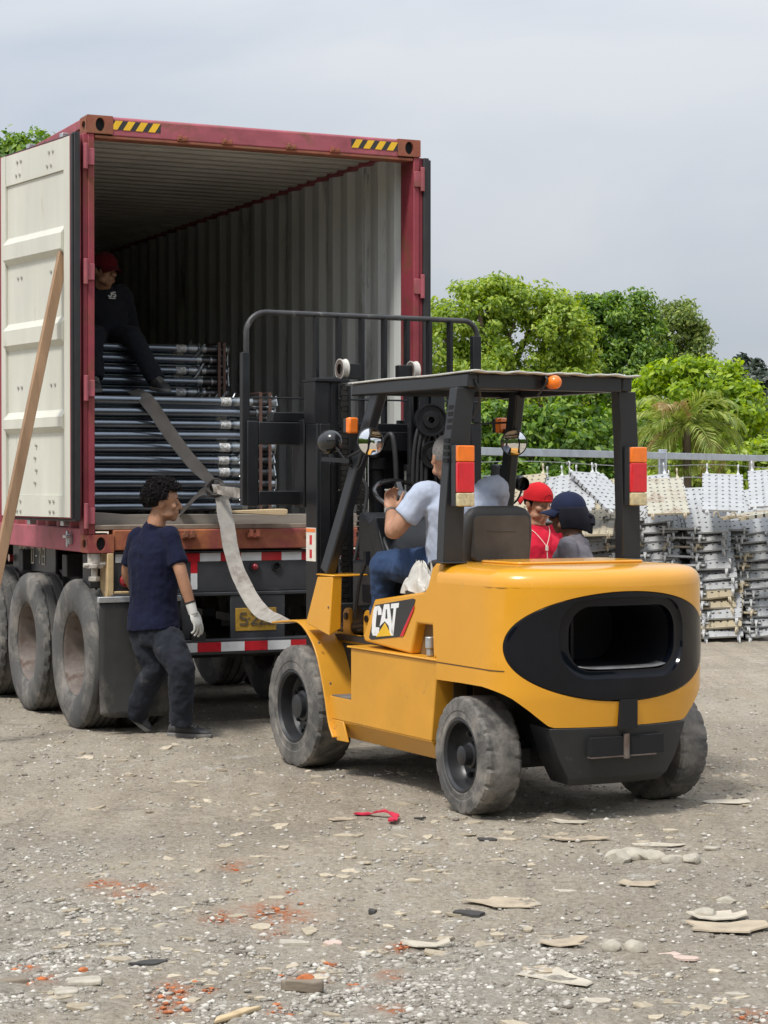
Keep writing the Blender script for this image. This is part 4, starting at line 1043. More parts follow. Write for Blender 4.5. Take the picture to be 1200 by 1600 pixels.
    mb = MB(); mb.boxp(-.2745, .2745, 2.22, 2.32, .26, .36); mb.boxp(-.354, .354, 2.31, 2.36, 1.86, 1.98); mb.boxp(-.2745, .2745, 2.24, 2.30, 2.19, 2.27) if False else None
    mb.boxp(-.354, .354, 2.12, 2.149, .55, .66); mb.boxp(-.36, .36, 2.16, 2.24, .26, .34); mb.build('mast_crossbar', M_fmast, t, 30, .005)
    def lcyl(mb): mb.cyl((-.215, 2.20, .3), (-.215, 2.20, 1.72), .036, n=18); mb.cyl((-.215, 2.20, 1.72), (-.215, 2.20, 1.78), .043, n=18)
    both(lcyl, 'lift_cylinder', M_fmast)
    def rod(mb): mb.cyl((-.215, 2.20, 1.7805), (-.215, 2.20, 2.25), .020, n=14)
    both(rod, 'lift_rod', M_fmast)
    mb = MB(); mb.cyl((.14, 2.13, 1.02), (.14, 2.13, 1.74), .008, n=8); mb.cyl((-.135, 2.13, .9), (-.135, 2.13, 1.86), .007, n=8); mb.cyl((-.115, 2.13, .9), (-.115, 2.13, 1.86), .007, n=8); mb.build('hydraulic_pipe', M_chrome, t, 50)
    mb = MB(); mb.cyl((.06, 2.36, .40), (.06, 2.36, 1.75), .055, n=20); mb.cyl((.06, 2.36, 1.7505), (.06, 2.36, 1.82), .07, n=20); mb.cyl((.02, 2.30, 1.82), (.02, 2.30, 1.90), .03, n=10); mb.build('centre_cylinder', M_fmast, t, 30, .003)
    # chains and hoses
    for x, z0, z1 in ((-.255, .40, 2.26), (-.165, .45, 1.75)):
        mb = MB()
        for k in range(int((z1 - z0) / .032)):
            z = z0 + k * .032; w = .018 if k % 2 else .024
            mb.boxp(x - w, x + w, 2.115 if x > -.2 else 2.16, 2.135 if x > -.2 else 2.18, z, z + .027)
        mb.boxp(x - .008, x + .008, 2.12 if x > -.2 else 2.165, 2.13 if x > -.2 else 2.175, z0, z1); mb.build('lift_chain', pm('greasy_chain', (.03, .028, .026), .4, .5, .3, 30), t, 0)
    for x, sg in ((-.240, 1), (.245, -1)):
        mb = MB(); mb.lathe([(.032, -.02), (.058, -.02), (.060, -.016), (.052, -.006), (.052, .006), (.060, .016), (.058, .02), (.032, .02)], (x, 2.22, 2.352), (1, .0, 0), 32)
        pu = mb.build('chain_pulley', M_rim, t, 35)
        mb = MB(); mb.lathe([(.0525, -.0055), (.0612, -.0155), (.0618, -.0205), (.0565, -.021), (.0565, .021), (.0618, .0205), (.0612, .0155), (.0525, .0055)], (x, 2.22, 2.352), (1, 0, 0), 32); mb.build('pulley_tread', pm('worn_white', (.48, .46, .42), .6, 0, .15, 15), pu, 40)
        mb = MB(); mb.boxp(x + sg * .022 if sg > 0 else x - .11, x + .11 if sg > 0 else x - .022, 2.19, 2.25, 2.293, 2.385); mb.build('pulley_bracket', M_fmast, pu, 30, .004)
    mb = MB()
    for k in range(4):
        x = .18 + k * .03
        mb.tube(smooth_path([(x, 2.12, .7), (x, 2.12, 1.4), (x + .02, 2.12, 1.9), (x + .10, 2.12, 2.08), (x + .16, 2.13, 2.0), (x + .17, 2.13, 1.6), (x + .17, 2.13, .9)], 8), .011, 8)
    mb.tube(smooth_path([(.06, 2.28, 1.9), (.09, 2.2, 1.95), (.11, 2.18, 1.6), (.11, 2.18, .8)], 8), .016, 8)
    mb.tube(smooth_path([(-.19, 2.08, 1.7), (-.16, 2.05, 1.62), (-.2, 2.05, 1.4), (-.24, 2.06, 1.2)], 8), .012, 8); mb.build('hose', M_gasket, t, 60)
    mb = MB()
    for x, z, r in ((.30, 2.05, .10), (.32, 1.84, .085)): mb.lathe([(.02, -.02), (r * .5, -.02), (r * .55, -.008), (r * .86, -.008), (r * .9, -.022), (r, -.022), (r, .022), (.02, .022)], (x, 2.10, z), (.25, 1, 0), 36)
    mb.build('hose_reel', M_fmast, t, 35)
    mb = MB(); mb.boxp(-.4485, -.4452, 2.16, 2.29, 1.20, 1.40); lb = mb.build('warning_label', M_lab, t, 0)
    mb = MB(); mb.boxp(-.4505, -.4487, 2.165, 2.285, 1.375, 1.395); mb.build('label_band', M_org, lb, 0)
    mb = MB(); mb.boxp(-.4505, -.4487, 2.21, 2.24, 1.30, 1.355); mb.boxp(-.4505, -.4487, 2.21, 2.24, 1.22, 1.27); mb.build('label_print', M_red_dec, lb, 0)
    # ---- carriage, load backrest, forks
    mb = MB(); y0, y1 = 2.42, 2.50
    mb.boxp(-.775, -.70, y0, y1, 1.53, 2.04); mb.boxp(.775, .85, y0, y1, 1.53, 2.04)
    mb.boxp(-.6995, .7745, y0, y1, 1.90, 2.035); mb.boxp(-.6995, .7745, y0, y1, 1.535, 1.62)
    for x in (-.33, .33): mb.boxp(x - .10 if x < 0 else x, x if x < 0 else x + .10, y0 - .06, y1 - .002, 1.52, 2.05)
    mb.boxp(-.33, .33, y0 - .03, y0 - .001, 1.63, 1.89); mb.boxp(-.60, -.30, y0 + .012, y1 + .03, 2.036, 2.095); mb.build('carriage', M_fmast, t, 30, .006)
    yb = 2.46
    mb = MB(); mb.tube([(-.765, yb, 1.54), (-.765, yb, 2.50)] + [(-.765 + .13 * (1 - math.cos(a)), yb, 2.565 + .13 * math.sin(a)) for a in np.linspace(0, math.pi / 2, 8)] + [(.74, yb, 2.695)] + [(.74 + .10 * math.sin(a), yb, 2.595 + .10 * math.cos(a)) for a in np.linspace(.15, math.pi / 2, 8)] + [(.84, yb, 2.04)], .017, 10)
    mb.build('backrest_rail', pm('rail_worn', (.05, .05, .052), .45, .3, .3, 8, .1, 50, (.30, .29, .28), .3, 10), t, 50)
    for x in (-.30, -.146, .013, .17, .33, .49, .64): 
        mb = MB(); mb.boxp(x - .010, x + .010, yb - .025, yb + .025, 2.036 if x > -.29 or x < -.62 else 2.096, 2.684); mb.build('backrest_bar', M_fmast, t, 30)
    mb = MB(); mb.boxp(.80, .86, yb - .02, yb + .025, 2.05, 2.60); mb.boxp(-.80, -.752, yb - .025, yb + .02, 1.535, 2.45); mb.build('backrest_post', M_fmast, t, 30, .004)
    mb = MB(); mb.cyl((-.75, yb - .03, 2.18), (.83, yb - .03, 2.18), .006, n=6); mb.build('backrest_rod', M_fmast, t, 50)
    for x in (-.42, .30):
        mb = MB(); mb.prism([(2.505, 2.06), (2.545, 2.06), (2.55, 1.585), (3.40, 1.555), (3.47, 1.545), (3.45, 1.54), (2.505, 1.535)], 'x', x, x + .12); mb.build('fork', M_fmast, t, 30, .004)
    # ---- driver's place
    mb = MB(); mb.prism(rrect(-.17, .89, .50, .56, .08), 'z', 1.031, 1.13); mb.build('seat_cushion', M_seat, t, 30, .03, 4)
    # seat back
    mb = MB(); rings = []
    for z, w, y, th in ((1.12, .21, .60, .08), (1.25, .218, .575, .10), (1.40, .218, .55, .10), (1.49, .205, .535, .085), (1.53, .17, .53, .06), (1.545, .12, .53, .03)):
        pts = rrect(0, 0, 2 * w, th, th * .48, 5); rings.append([(-.17 + p[0], y + p[1], z) for p in pts])
    mb.loft(rings); sb = mb.build('seat_back', M_seat, t, 50)
    mb = MB(); mb.prism([(p[0], p[1]) for p in rrect(-.17, 1.375, .34, .24, .03, 5)], 'y', .480, .52); mb.boxp(-.26, -.09, .476, .4795, 1.41, 1.416); mb.build('seat_shell', M_seatb, sb, 30, .008)
    mb = MB(); mb.tube(smooth_path([(-.43, .60, 1.05), (-.43, .62, 1.18), (-.42, .70, 1.235), (-.41, .82, 1.22), (-.40, .86, 1.14)], 6), .022, 10); mb.build('seat_armrest', M_seat, t, 50)
    mb = MB(); mb.boxp(-.36, .40, 1.60, 1.86, .80, 1.22); mb.prism([(1.42, 1.20), (1.62, 1.42), (1.86, 1.50), (1.86, 1.20)], 'x', -.32, .32); mb.build('dashboard', M_fmast, t, 30, .02, 3)
    mb = MB(); mb.boxp(-.46, .46, 1.26, 2.1, .758, .79); mb.build('floor_plate', M_fmast, t, 0)
    wc = Vector((-.25, 1.42, 1.592)); wn = Vector((0, -.50, .87)).normalized()
    mb = MB(); x_, y_, _ = mb.frame(wn)
    pts = [wc + (x_ * math.cos(a) + y_ * math.sin(a)) * .175 for a in np.linspace(0, 2 * math.pi, 41)[:-1]]
    rings = []
    for i, p in enumerate(pts):
        rd = (p - wc).normalized(); rings.append([p + (rd * math.cos(b) + wn * math.sin(b)) * .0135 for b in np.linspace(0, 2 * math.pi, 9)[:-1]])
    ids = [mb.ring(r) for r in rings]
    for a, b in zip(ids, ids[1:] + ids[:1]): mb.bridge(a, b)
    for a in (.3, 2.4, 4.5): mb.bar(wc - wn * .02, wc + (x_ * math.cos(a) + y_ * math.sin(a)) * .17, .03, .012)
    mb.cyl(wc - wn * .04, wc + wn * .012, .045, n=16); mb.build('steering_wheel', pm('wheel_plastic', (.03, .03, .032), .25, 0, .1, 10, coat=.4), t, 45)
    mb = MB(); mb.cyl(wc - wn * .03, wc - wn * .45 + Vector((0, .08, 0)), .04, n=14); mb.box(wc - wn * .30 + Vector((0, .05, 0)), (.16, .12, .26), (R(-30), 0, 0)); mb.build('steering_column', M_fmast, t, 30, .012)
    for k, x in enumerate((.02, .09, .16, .23)):
        mb = MB(); mb.tube(smooth_path([(x, 1.58, 1.22), (x, 1.54, 1.36), (x - .01, 1.46, 1.44)], 5), .007, 8); mb.lathe([(.0005, -.02), (.016, -.012), (.018, .004), (.0005, .02)], (x - .01, 1.455, 1.455), (0, -.4, 1), 12); mb.build('control_lever', M_fmast, t, 40)
    mb = MB(); mb.tube(smooth_path([(-.48, 1.58, .90), (-.47, 1.55, 1.1), (-.45, 1.50, 1.22)], 5), .010, 8); mb.box((-.45, 1.495, 1.24), (.03, .03, .08)); mb.box((-.42, 1.50, 1.04), (.06, .10, .10)); mb.build('gear_lever', M_fmast, t, 40)
    return t
forklift = make_forklift()
def make_bag():
    mb = MB(); r_ = random.Random(4)
    def pos(u, v):
        a = 2 * math.pi * u; th = v * math.pi * .5
        r = .10 * (1 + .25 * math.sin(3 * a + 1) + .18 * math.sin(7 * a + 3 * v) + .10 * math.sin(13 * a)) * (math.cos(th) ** .7 + .12)
        z = .085 * math.sin(th) + (.075 * max(0, v - .62) / .38) + .012 * math.sin(5 * a + 8 * v)
        return (r * math.cos(a) * .55, r * math.sin(a) * 1.15, z)
    mb.grid(pos, 56, 22)
    for k in range(4):
        a = k * 1.7 + .5; b = Vector((.02 * math.cos(a), .03 * math.sin(a) - .04 * (k - 1.2), .10)); tip = b + Vector((.012 * math.cos(a), -.03 + .022 * k, .055 + .022 * (k % 2)))
        w = Vector((0, .018, 0)); mb.F([mb.V(b - w), mb.V(b + w), mb.V(tip)]); mb.F([mb.V(b - w + Vector((.01, 0, 0))), mb.V(tip), mb.V(b + Vector((.014, .004, 0)))])
    m = pm('thin_white_plastic', (.62, .60, .55), .35, 0, .12, 12, .4, 26, spec=.5)
    m.node_tree.nodes['Principled BSDF'].inputs['Transmission Weight'].default_value = .15
    o = mb.build('plastic_bag', m, None, 70, recalc=False); p = Lw(-.48, .80, 1.082); o.location = p; o.rotation_euler = (0, 0, LA)
    tag(o, 'crumpled white plastic bag on the yellow forklift cover by the driver', 'plastic bag')
make_bag()
# ------------------------------------------------------------------ scaffold planks in stacks
ORD = ['first', 'second', 'third', 'fourth', 'fifth', 'sixth', 'seventh', 'eighth', 'ninth', 'tenth', 'eleventh', 'twelfth', 'thirteenth', 'fourteenth']
def perforated(name, c, dirt, damt):
    m = pm(name, c, .45, .0, .10, 5, .06, 40, dirt, damt, 3.0)
    nt = m.node_tree; N = nt.nodes; Lk = nt.links; b = N['Principled BSDF']
    tc = N.new('ShaderNodeTexCoord'); mp = N.new('ShaderNodeMapping'); mp.inputs['Scale'].default_value = (1 / .072, 1 / .10, 0); mp.inputs['Location'].default_value = (.5, .5, 0)
    Lk.new(tc.outputs['Object'], mp.inputs[0])
    fr = N.new('ShaderNodeVectorMath'); fr.operation = 'FRACTION'; Lk.new(mp.outputs[0], fr.inputs[0])
    sb = N.new('ShaderNodeVectorMath'); sb.operation = 'SUBTRACT'; sb.inputs[1].default_value = (.5, .5, 0); Lk.new(fr.outputs[0], sb.inputs[0])
    sc = N.new('ShaderNodeVectorMath'); sc.operation = 'MULTIPLY'; sc.inputs[1].default_value = (.072, .10, 0); Lk.new(sb.outputs[0], sc.inputs[0])
    ln = N.new('ShaderNodeVectorMath'); ln.operation = 'LENGTH'; Lk.new(sc.outputs[0], ln.inputs[0])
    lt = N.new('ShaderNodeMath'); lt.operation = 'LESS_THAN'; lt.inputs[1].default_value = .0135; Lk.new(ln.outputs['Value'], lt.inputs[0])
    src = b.inputs['Base Color'].links[0].from_socket
    mx = N.new('ShaderNodeMix'); mx.data_type = 'RGBA'; mx.inputs[7].default_value = (.015, .015, .016, 1); Lk.new(lt.outputs[0], mx.inputs[0]); Lk.new(src, mx.inputs[6]); Lk.new(mx.outputs[2], b.inputs['Base Color'])
    mt = N.new('ShaderNodeMath'); mt.operation = 'MULTIPLY_ADD'; mt.inputs[1].default_value = 0; mt.inputs[2].default_value = 0; Lk.new(lt.outputs[0], mt.inputs[0]); Lk.new(mt.outputs[0], b.inputs['Metallic'])
    return m
PW, PL = .44, .95
def plank_proto(deck_mat, rail_mat):
    mb = MB(); h = PW / 2
    # deck sheet pressed with two shallow ribs, and folded sides
    prof = [(-h, -.036), (-h, 0), (-.075, 0), (-.070, .006), (-.060, .006), (-.055, 0), (.055, 0), (.060, .006), (.070, .006), (.075, 0), (h, 0), (h, -.036), (h - .028, -.036), (h - .028, -.032), (h - .005, -.032), (h - .005, -.005), (-h + .005, -.005), (-h + .005, -.032), (-h + .028, -.032), (-h + .028, -.036)]
    mb.prism(prof, 'y', .012, PL - .012)
    deck = mb.mesh('deck', deck_mat, 25)
    mb = MB(); 
    mb.boxp(-h + .001, h - .001, 0, .0115, -.020, .0015)
    cap = mb.mesh('end_cap', rail_mat, 0)
    mb = MB(); mb.tube(smooth_path([(0, .10, -.025), (0, 0, -.022), (0, -.075, -.012), (0, -.10, .01), (0, -.11, .04), (0, -.135, .055), (0, -.16, .038), (0, -.163, .01)], 4), [.011] * 5 + [.0095] * 24, 7, flat=.8); mb.boxp(-.016, .016, -.06, .11, -.040, -.006)
    hook = mb.mesh('hook', rail_mat, 50)
    return deck, cap, hook
M_pk_g = perforated('plank_grey', (.38, .39, .395), (.36, .34, .30), .26); M_pk_t = perforated('plank_tan', (.38, .325, .22), (.38, .31, .2), .35); M_pk_r = perforated('plank_rusty', (.40, .38, .30), (.20, .10, .06), .38)
M_rail_g = pm('plank_rail', (.47, .48, .48), .5, .05, .15, 6, .08, 40, (.32, .28, .23), .34, 5); M_rail_t = pm('plank_rail_tan', (.46, .40, .29), .55, .2, .15, 6, .08, 40, (.26, .19, .13), .4, 5)
PROTO = {'g': plank_proto(M_pk_g, M_rail_g), 't': plank_proto(M_pk_t, M_rail_t), 'r': plank_proto(M_pk_r, M_rail_t)}
def plank(kind, loc, rot, label, group='perforated metal scaffold planks stacked in the yard', hooks=True):
    d, c, hk = PROTO[kind]
    r = bpy.data.objects.new('scaffold_plank', None); col.objects.link(r); r.empty_display_size = .1
    r.location = loc; r.rotation_euler = rot; tag(r, label, 'scaffold plank', group)
    o = bpy.data.objects.new('deck', d); col.objects.link(o); o.parent = r
    for y in (0, PL - .0115):
        o = bpy.data.objects.new('end_cap', c); col.objects.link(o); o.parent = r; o.location = (0, y, 0)
    for x in (-.17, .17):
        o = bpy.data.objects.new('hook', hk); col.objects.link(o); o.parent = r; o.location = (x, 0, 0)
        o = bpy.data.objects.new('hook', hk); col.objects.link(o); o.parent = r; o.location = (x, PL, 0); o.rotation_euler = (0, 0, math.pi)
    return r
COLN = {'g': 'grey', 't': 'tan', 'r': 'rust stained'}
def stack(px, Y, n, name, seed, tans=(), dxl=-.31, under=0):
    r_ = random.Random(seed); X = (px - 600) / 3200 * Y; z = .055
    for k in range(n):
        kd = 't' if k in tans else 'g'
        jx = r_.uniform(-.035, .035); jy = r_.uniform(-.03, .03)
        plank(kd, (X + jx, Y + jy + .082 * k, z + .01), (R(31 + r_.uniform(-3, 4)), R(r_.uniform(-3, 3) - 5.5), R(-9 + r_.uniform(-6, 6))), f'{COLN[kd]} plank lying face up, {ORD[k]} layer up in {name}')
        if k < under: z += .098; continue
        plank('g' if r_.random() > .2 else 't', (X + dxl + r_.uniform(-.05, .05), Y - .02 + .082 * k + .05 + r_.uniform(-.06, .08), z + .035), (R(7 + r_.uniform(-2, 2)), R(180 + r_.uniform(-2, 2)), R(-14 + r_.uniform(-8, 8))), f'upturned plank with rails showing, {ORD[k]} layer up in {name}')
        z += .098 + r_.uniform(-.008, .01)
    return X, z
stack(1200, 21.6, 12, 'the rightmost stack', 4)
stack(1128, 21.4, 12, 'the second stack from the right', 5, tans=(1, 3, 4))
stack(1040, 21.5, 13, 'the stack beside the rear pillar', 6, under=8)
stack(952, 21.7, 13, 'the stack behind the rear pillar', 8, tans=(12,), under=13)
stack(872, 21.9, 13, 'the stack behind the two men', 9, tans=(11,), under=13)
# planks leaning upright on top of the stacks
for px, py, Y, kd, tilt, yaw, roll, lab in (
        (808, 800, 21.9, 't', 25, -14, -6, 'tan perforated plank tilted up behind the man in the red cap'),
        (897, 796, 21.9, 'g', 24, -10, -6, 'pale grey perforated plank tilted up above the man in the navy cap'),
        (975, 796, 21.9, 'g', 25, 24, 4, 'pale grey plank tilted up just left of the rear pillar lamp'),
        (1045, 802, 21.7, 'r', 23, -4, -2, 'rust stained perforated plank tilted up beside the rear pillar'),
        (1130, 797, 21.7, 'g', 24, -8, 2, 'white perforated plank with hooks tilted up on the second stack from the right'),
        (1205, 790, 21.7, 'g', 24, -10, -4, 'white perforated plank tilted up at the right edge of the yard'),
        (925, 835, 21.6, 't', 8, -8, -2, 'tan perforated plank lying on top just right of the navy cap'),
        (1150, 806, 21.3, 'r', 7, -68, 0, 'narrow rusty edged plank lying crosswise on top of the right stacks')):
    p = pix_at(px, py, Y); plank(kd, p, (R(tilt), R(roll), R(yaw)), lab, 'perforated metal scaffold planks stacked in the yard')

# ------------------------------------------------------------------ fence
def make_fence():
    a = Vector((1.05, 22.5, 0)); d = Vector((4.35, 6.4, 0)).normalized()
    t = thing('wire_fence', 'galvanised post and rail wire fence behind the plank stacks', 'fence', a)
    m = pm('fence_zinc', (.46, .50, .55), .45, .5, .12, 6, .05, 40, (.36, .36, .36), .25, 5)
    for s in (-.75, 4.47, 9.7):
        mb = MB(); p = d * s; mb.boxp(p.x - .05, p.x + .05, p.y - .05, p.y + .05, 0, 2.10); mb.build('post', m, t, 30, .004)
    mb = MB(); mb.bar(d * -2.5 + Vector((0, -.045, 2.02)), d * 14 + Vector((0, -.045, 2.02)), .05, .085); mb.build('rail', m, t, 30, .004)
    for k in range(8):
        mb = MB(); z = 1.90 - k * .17; mb.tube([d * s + Vector((0, 0, z + .02 * math.sin(s * 1.3 + k))) for s in np.linspace(-2.5, 14, 24)], .005, 5); mb.build('wire', M_zinc, t, 50)
    mb = MB(); p = d * 7.2 + Vector((.15, .8, 0)); mb.boxp(p.x - .035, p.x + .035, p.y - .035, p.y + .035, 0, 1.98); o = mb.build('concrete_post', pm('pale_concrete', (.48, .46, .42), .85, 0, .15, 8), None, 30, .004)
    o.location = a; tag(o, 'thin pale concrete post among shrubs behind the fence rail', 'post')
make_fence()

# ------------------------------------------------------------------ trees
def leaf_material(name, c0, c1, c2, trans=.35):
    m = bpy.data.materials.new(name); m.use_nodes = True; nt = m.node_tree; N = nt.nodes; Lk = nt.links
    b = N['Principled BSDF']; out = N['Material Output']
    ge = N.new('ShaderNodeNewGeometry'); rp = N.new('ShaderNodeValToRGB'); e = rp.color_ramp.elements
    e[0].color = (*c0, 1); e[1].color = (*c2, 1); x = e.new(.55); x.color = (*c1, 1)
    Lk.new(ge.outputs['Random Per Island'], rp.inputs[0]); Lk.new(rp.outputs[0], b.inputs['Base Color']); b.inputs['Roughness'].default_value = .45
    tr = N.new('ShaderNodeBsdfTranslucent'); hs = N.new('ShaderNodeHueSaturation'); hs.inputs['Hue'].default_value = .485; hs.inputs['Value'].default_value = 1.5; hs.inputs['Saturation'].default_value = 1.15
    Lk.new(rp.outputs[0], hs.inputs['Color']); Lk.new(hs.outputs[0], tr.inputs['Color'])
    ms = N.new('ShaderNodeMixShader'); ms.inputs[0].default_value = trans; Lk.new(b.outputs[0], ms.inputs[1]); Lk.new(tr.outputs[0], ms.inputs[2]); Lk.new(ms.outputs[0], out.inputs[0])
    return m
M_bark = pm('bark', (.11, .085, .06), .9, 0, .3, 8, .6, 20, (.2, .18, .15), .35, 4, stretch=(1, 1, .25))
def leaf_mesh(name, centers, normals, size, mat, seed, aspect=.55, fold=.25):
    r = np.random.default_rng(seed); n = len(centers)
    nr = normals + r.normal(0, .55, (n, 3)); nr /= np.linalg.norm(nr, axis=1)[:, None] + 1e-9
    t = r.normal(0, 1, (n, 3)); t -= nr * (t * nr).sum(1)[:, None]; t /= np.linalg.norm(t, axis=1)[:, None] + 1e-9
    t[:, 2] -= .35; t /= np.linalg.norm(t, axis=1)[:, None]
    b = np.cross(nr, t); s = size * (.55 + .9 * r.random(n))[:, None]
    P = np.stack([centers - t * s * .5, centers + b * s * aspect * .5 + nr * s * fold * .3, centers + t * s * .55 - nr * s * .1, centers - b * s * aspect * .5 + nr * s * fold * .3], 1).reshape(-1, 3)
    q = np.arange(n * 4).reshape(-1, 4)
    me = bpy.data.meshes.new(name); me.vertices.add(n * 4); me.vertices.foreach_set('co', P.astype(np.float32).ravel())
    me.loops.add(n * 4); me.loops.foreach_set('vertex_index', q.ravel().astype(np.int32)); me.polygons.add(n); me.polygons.foreach_set('loop_start', np.arange(0, n * 4, 4, dtype=np.int32))
    me.update(calc_edges=True); me.materials.append(mat); return me
def crown_points(blobs, nclump, per, cr, seed, low=-.7, flat=.75):
    """clumps of leaves spread through and over the blobs; blobs: (x, y, z, rx, rz)"""
    r = np.random.default_rng(seed); C = []; NN = []; cl = []
    w = np.array([b[3] ** 2 for b in blobs]); w = w / w.sum()
    for i in r.choice(len(blobs), nclump, p=w):
        b = blobs[i]; d = r.normal(0, 1, 3); d /= np.linalg.norm(d)
        if d[2] < low: d[2] = -d[2]
        rad = (.45 + .6 * r.random() ** .5)
        c = np.array(b[:3]) + d * np.array([b[3], b[3], b[4]]) * rad; cl.append((c, d))
        k = int(per * (.5 + r.random())); q = r.normal(0, 1, (k, 3)); q /= np.linalg.norm(q, axis=1)[:, None]; rr = cr * (.6 + .7 * r.random())
        q = q * (r.random((k, 1)) ** .45) * rr; q[:, 2] *= flat
        C.append(c + q); nn = q / (rr + 1e-6) + d * .5 + np.array([0, 0, .55]); NN.append(nn)
    return np.concatenate(C), np.concatenate(NN), cl
def tree(name, label, base, blobs, mat, seed, nclump=70, per=110, cr=.38, leaf=.12, trunk_r=.12, cat='tree', group=None, low=-.7, nlimb=9, split_z=None):
    t = thing(name, label, cat, base, 0, group)
    C, NN, cl = crown_points(blobs, nclump, per, cr, seed, low)
    o = bpy.data.objects.new('crown', leaf_mesh('crown', C, NN, leaf, mat, seed)); col.objects.link(o); o.parent = t
    r_ = random.Random(seed); mb = MB()
    zs = min(b[2] - b[4] * .6 for b in blobs); zs = max(.5, zs) if split_z is None else split_z; bx = sum(b[0] for b in blobs) / len(blobs); by = sum(b[1] for b in blobs) / len(blobs)
    mb.tube(smooth_path([(0, 0, -.1), (.05, .02, zs * .5), (bx * .3, by * .3, zs)], 4), [trunk_r * (1.25 - .06 * i) for i in range(9)], 9)
    st = Vector((bx * .3, by * .3, zs - .05))
    for k in range(nlimb):
        c, d = cl[int(r_.random() * len(cl))]; e = Vector(c); mid = st.lerp(e, .5) + Vector((r_.uniform(-.2, .2), r_.uniform(-.2, .2), r_.uniform(0, .3)))
        mb.tube(smooth_path([st, mid, e], 4), [trunk_r * .6 * (1 - i / 10) + .008 for i in range(9)], 6)
    o = mb.build('trunk', M_bark, t, 60)
    return t
L_bright = leaf_material('leaf_bright', (.09, .17, .018), (.27, .39, .04), (.46, .55, .11), .42)
L_mid = leaf_material('leaf_mid', (.04, .10, .014), (.13, .25, .03), (.32, .45, .08), .42)
L_dark = leaf_material('leaf_dark', (.022, .045, .014), (.045, .085, .022), (.10, .15, .04), .28)
L_lime = leaf_material('leaf_lime', (.12, .22, .012), (.27, .42, .022), (.46, .57, .06), .46)
L_grey = leaf_material('leaf_olive', (.07, .12, .025), (.17, .25, .05), (.36, .42, .12), .38)
L_conif = leaf_material('leaf_conifer', (.020, .034, .022), (.032, .052, .032), (.055, .075, .045), .12)
def at(px, Y): return Vector(((px - 600) / 3200 * Y, Y, 0))
def zb_(py, Y): return 1.662 + (756 - py) / 3200 * Y
def blobs_px(base_px, Y, lst):
    """lst: (px, py, radius px, vertical radius px, depth offset)"""
    b = at(base_px, Y); s = Y / 3200.
    return [((px - base_px) * s, dy, zb_(py, Y), r * s, rz * s) for px, py, r, rz, dy in lst]
tree('broadleaf_tree', 'tall broad tree with yellow green top beside the container', at(775, 38), blobs_px(775, 38, [(735, 505, 65, 62, 0), (800, 490, 70, 55, .3), (700, 545, 55, 60, -.2), (855, 520, 55, 55, .2), (875, 495, 38, 32, .2), (765, 590, 85, 60, 0), (850, 615, 60, 55, .2), (690, 640, 60, 70, .2), (765, 475, 45, 40, 0), (890, 520, 40, 50, .1), (885, 600, 50, 60, .2)]), L_bright, 31, 300, 125, .28, .088, .16)
tree('broadleaf_tree', 'rounded deep green tree rising behind the forklift roof', at(950, 40), blobs_px(950, 40, [(955, 515, 55, 52, 0), (915, 540, 52, 55, .2), (1000, 545, 48, 50, .1), (965, 600, 75, 60, 0), (905, 640, 65, 55, .1), (990, 490, 32, 30, 0), (925, 490, 28, 26, 0)]), L_mid, 32, 260, 125, .27, .088, .14)
tree('broadleaf_tree', 'smaller olive green tree right of the rounded deep green tree', at(1065, 44), blobs_px(1065, 44, [(1062, 510, 38, 38, 0), (1085, 545, 28, 40, 0), (1035, 540, 34, 40, .2), (1060, 590, 45, 45, 0), (1020, 580, 40, 40, .2), (1100, 590, 30, 40, .2)]), L_grey, 33, 150, 105, .25, .085, .11)
tree('broadleaf_tree', 'thin dark tree with sparse top between the two big green trees', at(903, 44), blobs_px(903, 44, [(915, 480, 18, 14, 0), (895, 530, 30, 35, 0), (890, 590, 40, 50, 0)]), L_dark, 34, 60, 70, .24, .10, .09)
tree('leafy_bush', 'lime green leafy bush with tall shoots behind the palm', at(1080, 33), blobs_px(1080, 33, [(1050, 605, 48, 46, 0), (1105, 610, 50, 46, .1), (1145, 640, 45, 50, 0), (1010, 650, 40, 50, 0), (1170, 690, 40, 45, 0), (1080, 690, 90, 55, .3), (1065, 580, 25, 24, 0), (1150, 590, 18, 26, 0)]), L_lime, 35, 190, 90, .22, .10, .07, 'bush')
tree('leafy_bush', 'mid green bush behind the fence seen through the forklift cab', at(800, 31), blobs_px(800, 31, [(790, 690, 70, 60, 0), (860, 700, 70, 60, .2), (735, 690, 50, 60, 0), (800, 770, 110, 50, 0)]), L_mid, 36, 170, 85, .24, .105, .07, 'bush', low=-1)
tree('leafy_bush', 'dark green bush low behind the fence right of the cab', at(955, 31.5), blobs_px(955, 31.5, [(930, 690, 60, 60, 0), (990, 720, 55, 60, .1), (950, 775, 80, 45, 0), (900, 640, 45, 40, .2)]), L_mid, 37, 130, 85, .24, .105, .07, 'bush', low=-1)
tree('leafy_bush', 'green shrub with hanging leaves at the fence near the right edge', at(1120, 30.5), blobs_px(1120, 30.5, [(1150, 745, 60, 38, 0), (1090, 750, 60, 38, 0), (1040, 755, 50, 40, 0), (1195, 730, 40, 40, 0)]), L_bright, 38, 110, 80, .22, .11, .05, 'bush', low=-1)
tree('conifer_tree', 'dark conifer with swept top at the right edge', at(1185, 60), blobs_px(1185, 60, [(1190, 610, 34, 30, 0), (1172, 650, 30, 34, 0), (1205, 670, 45, 50, 0), (1160, 700, 30, 40, 0), (1185, 730, 50, 40, 0)]), L_conif, 39, 150, 80, .34, .18, .2)
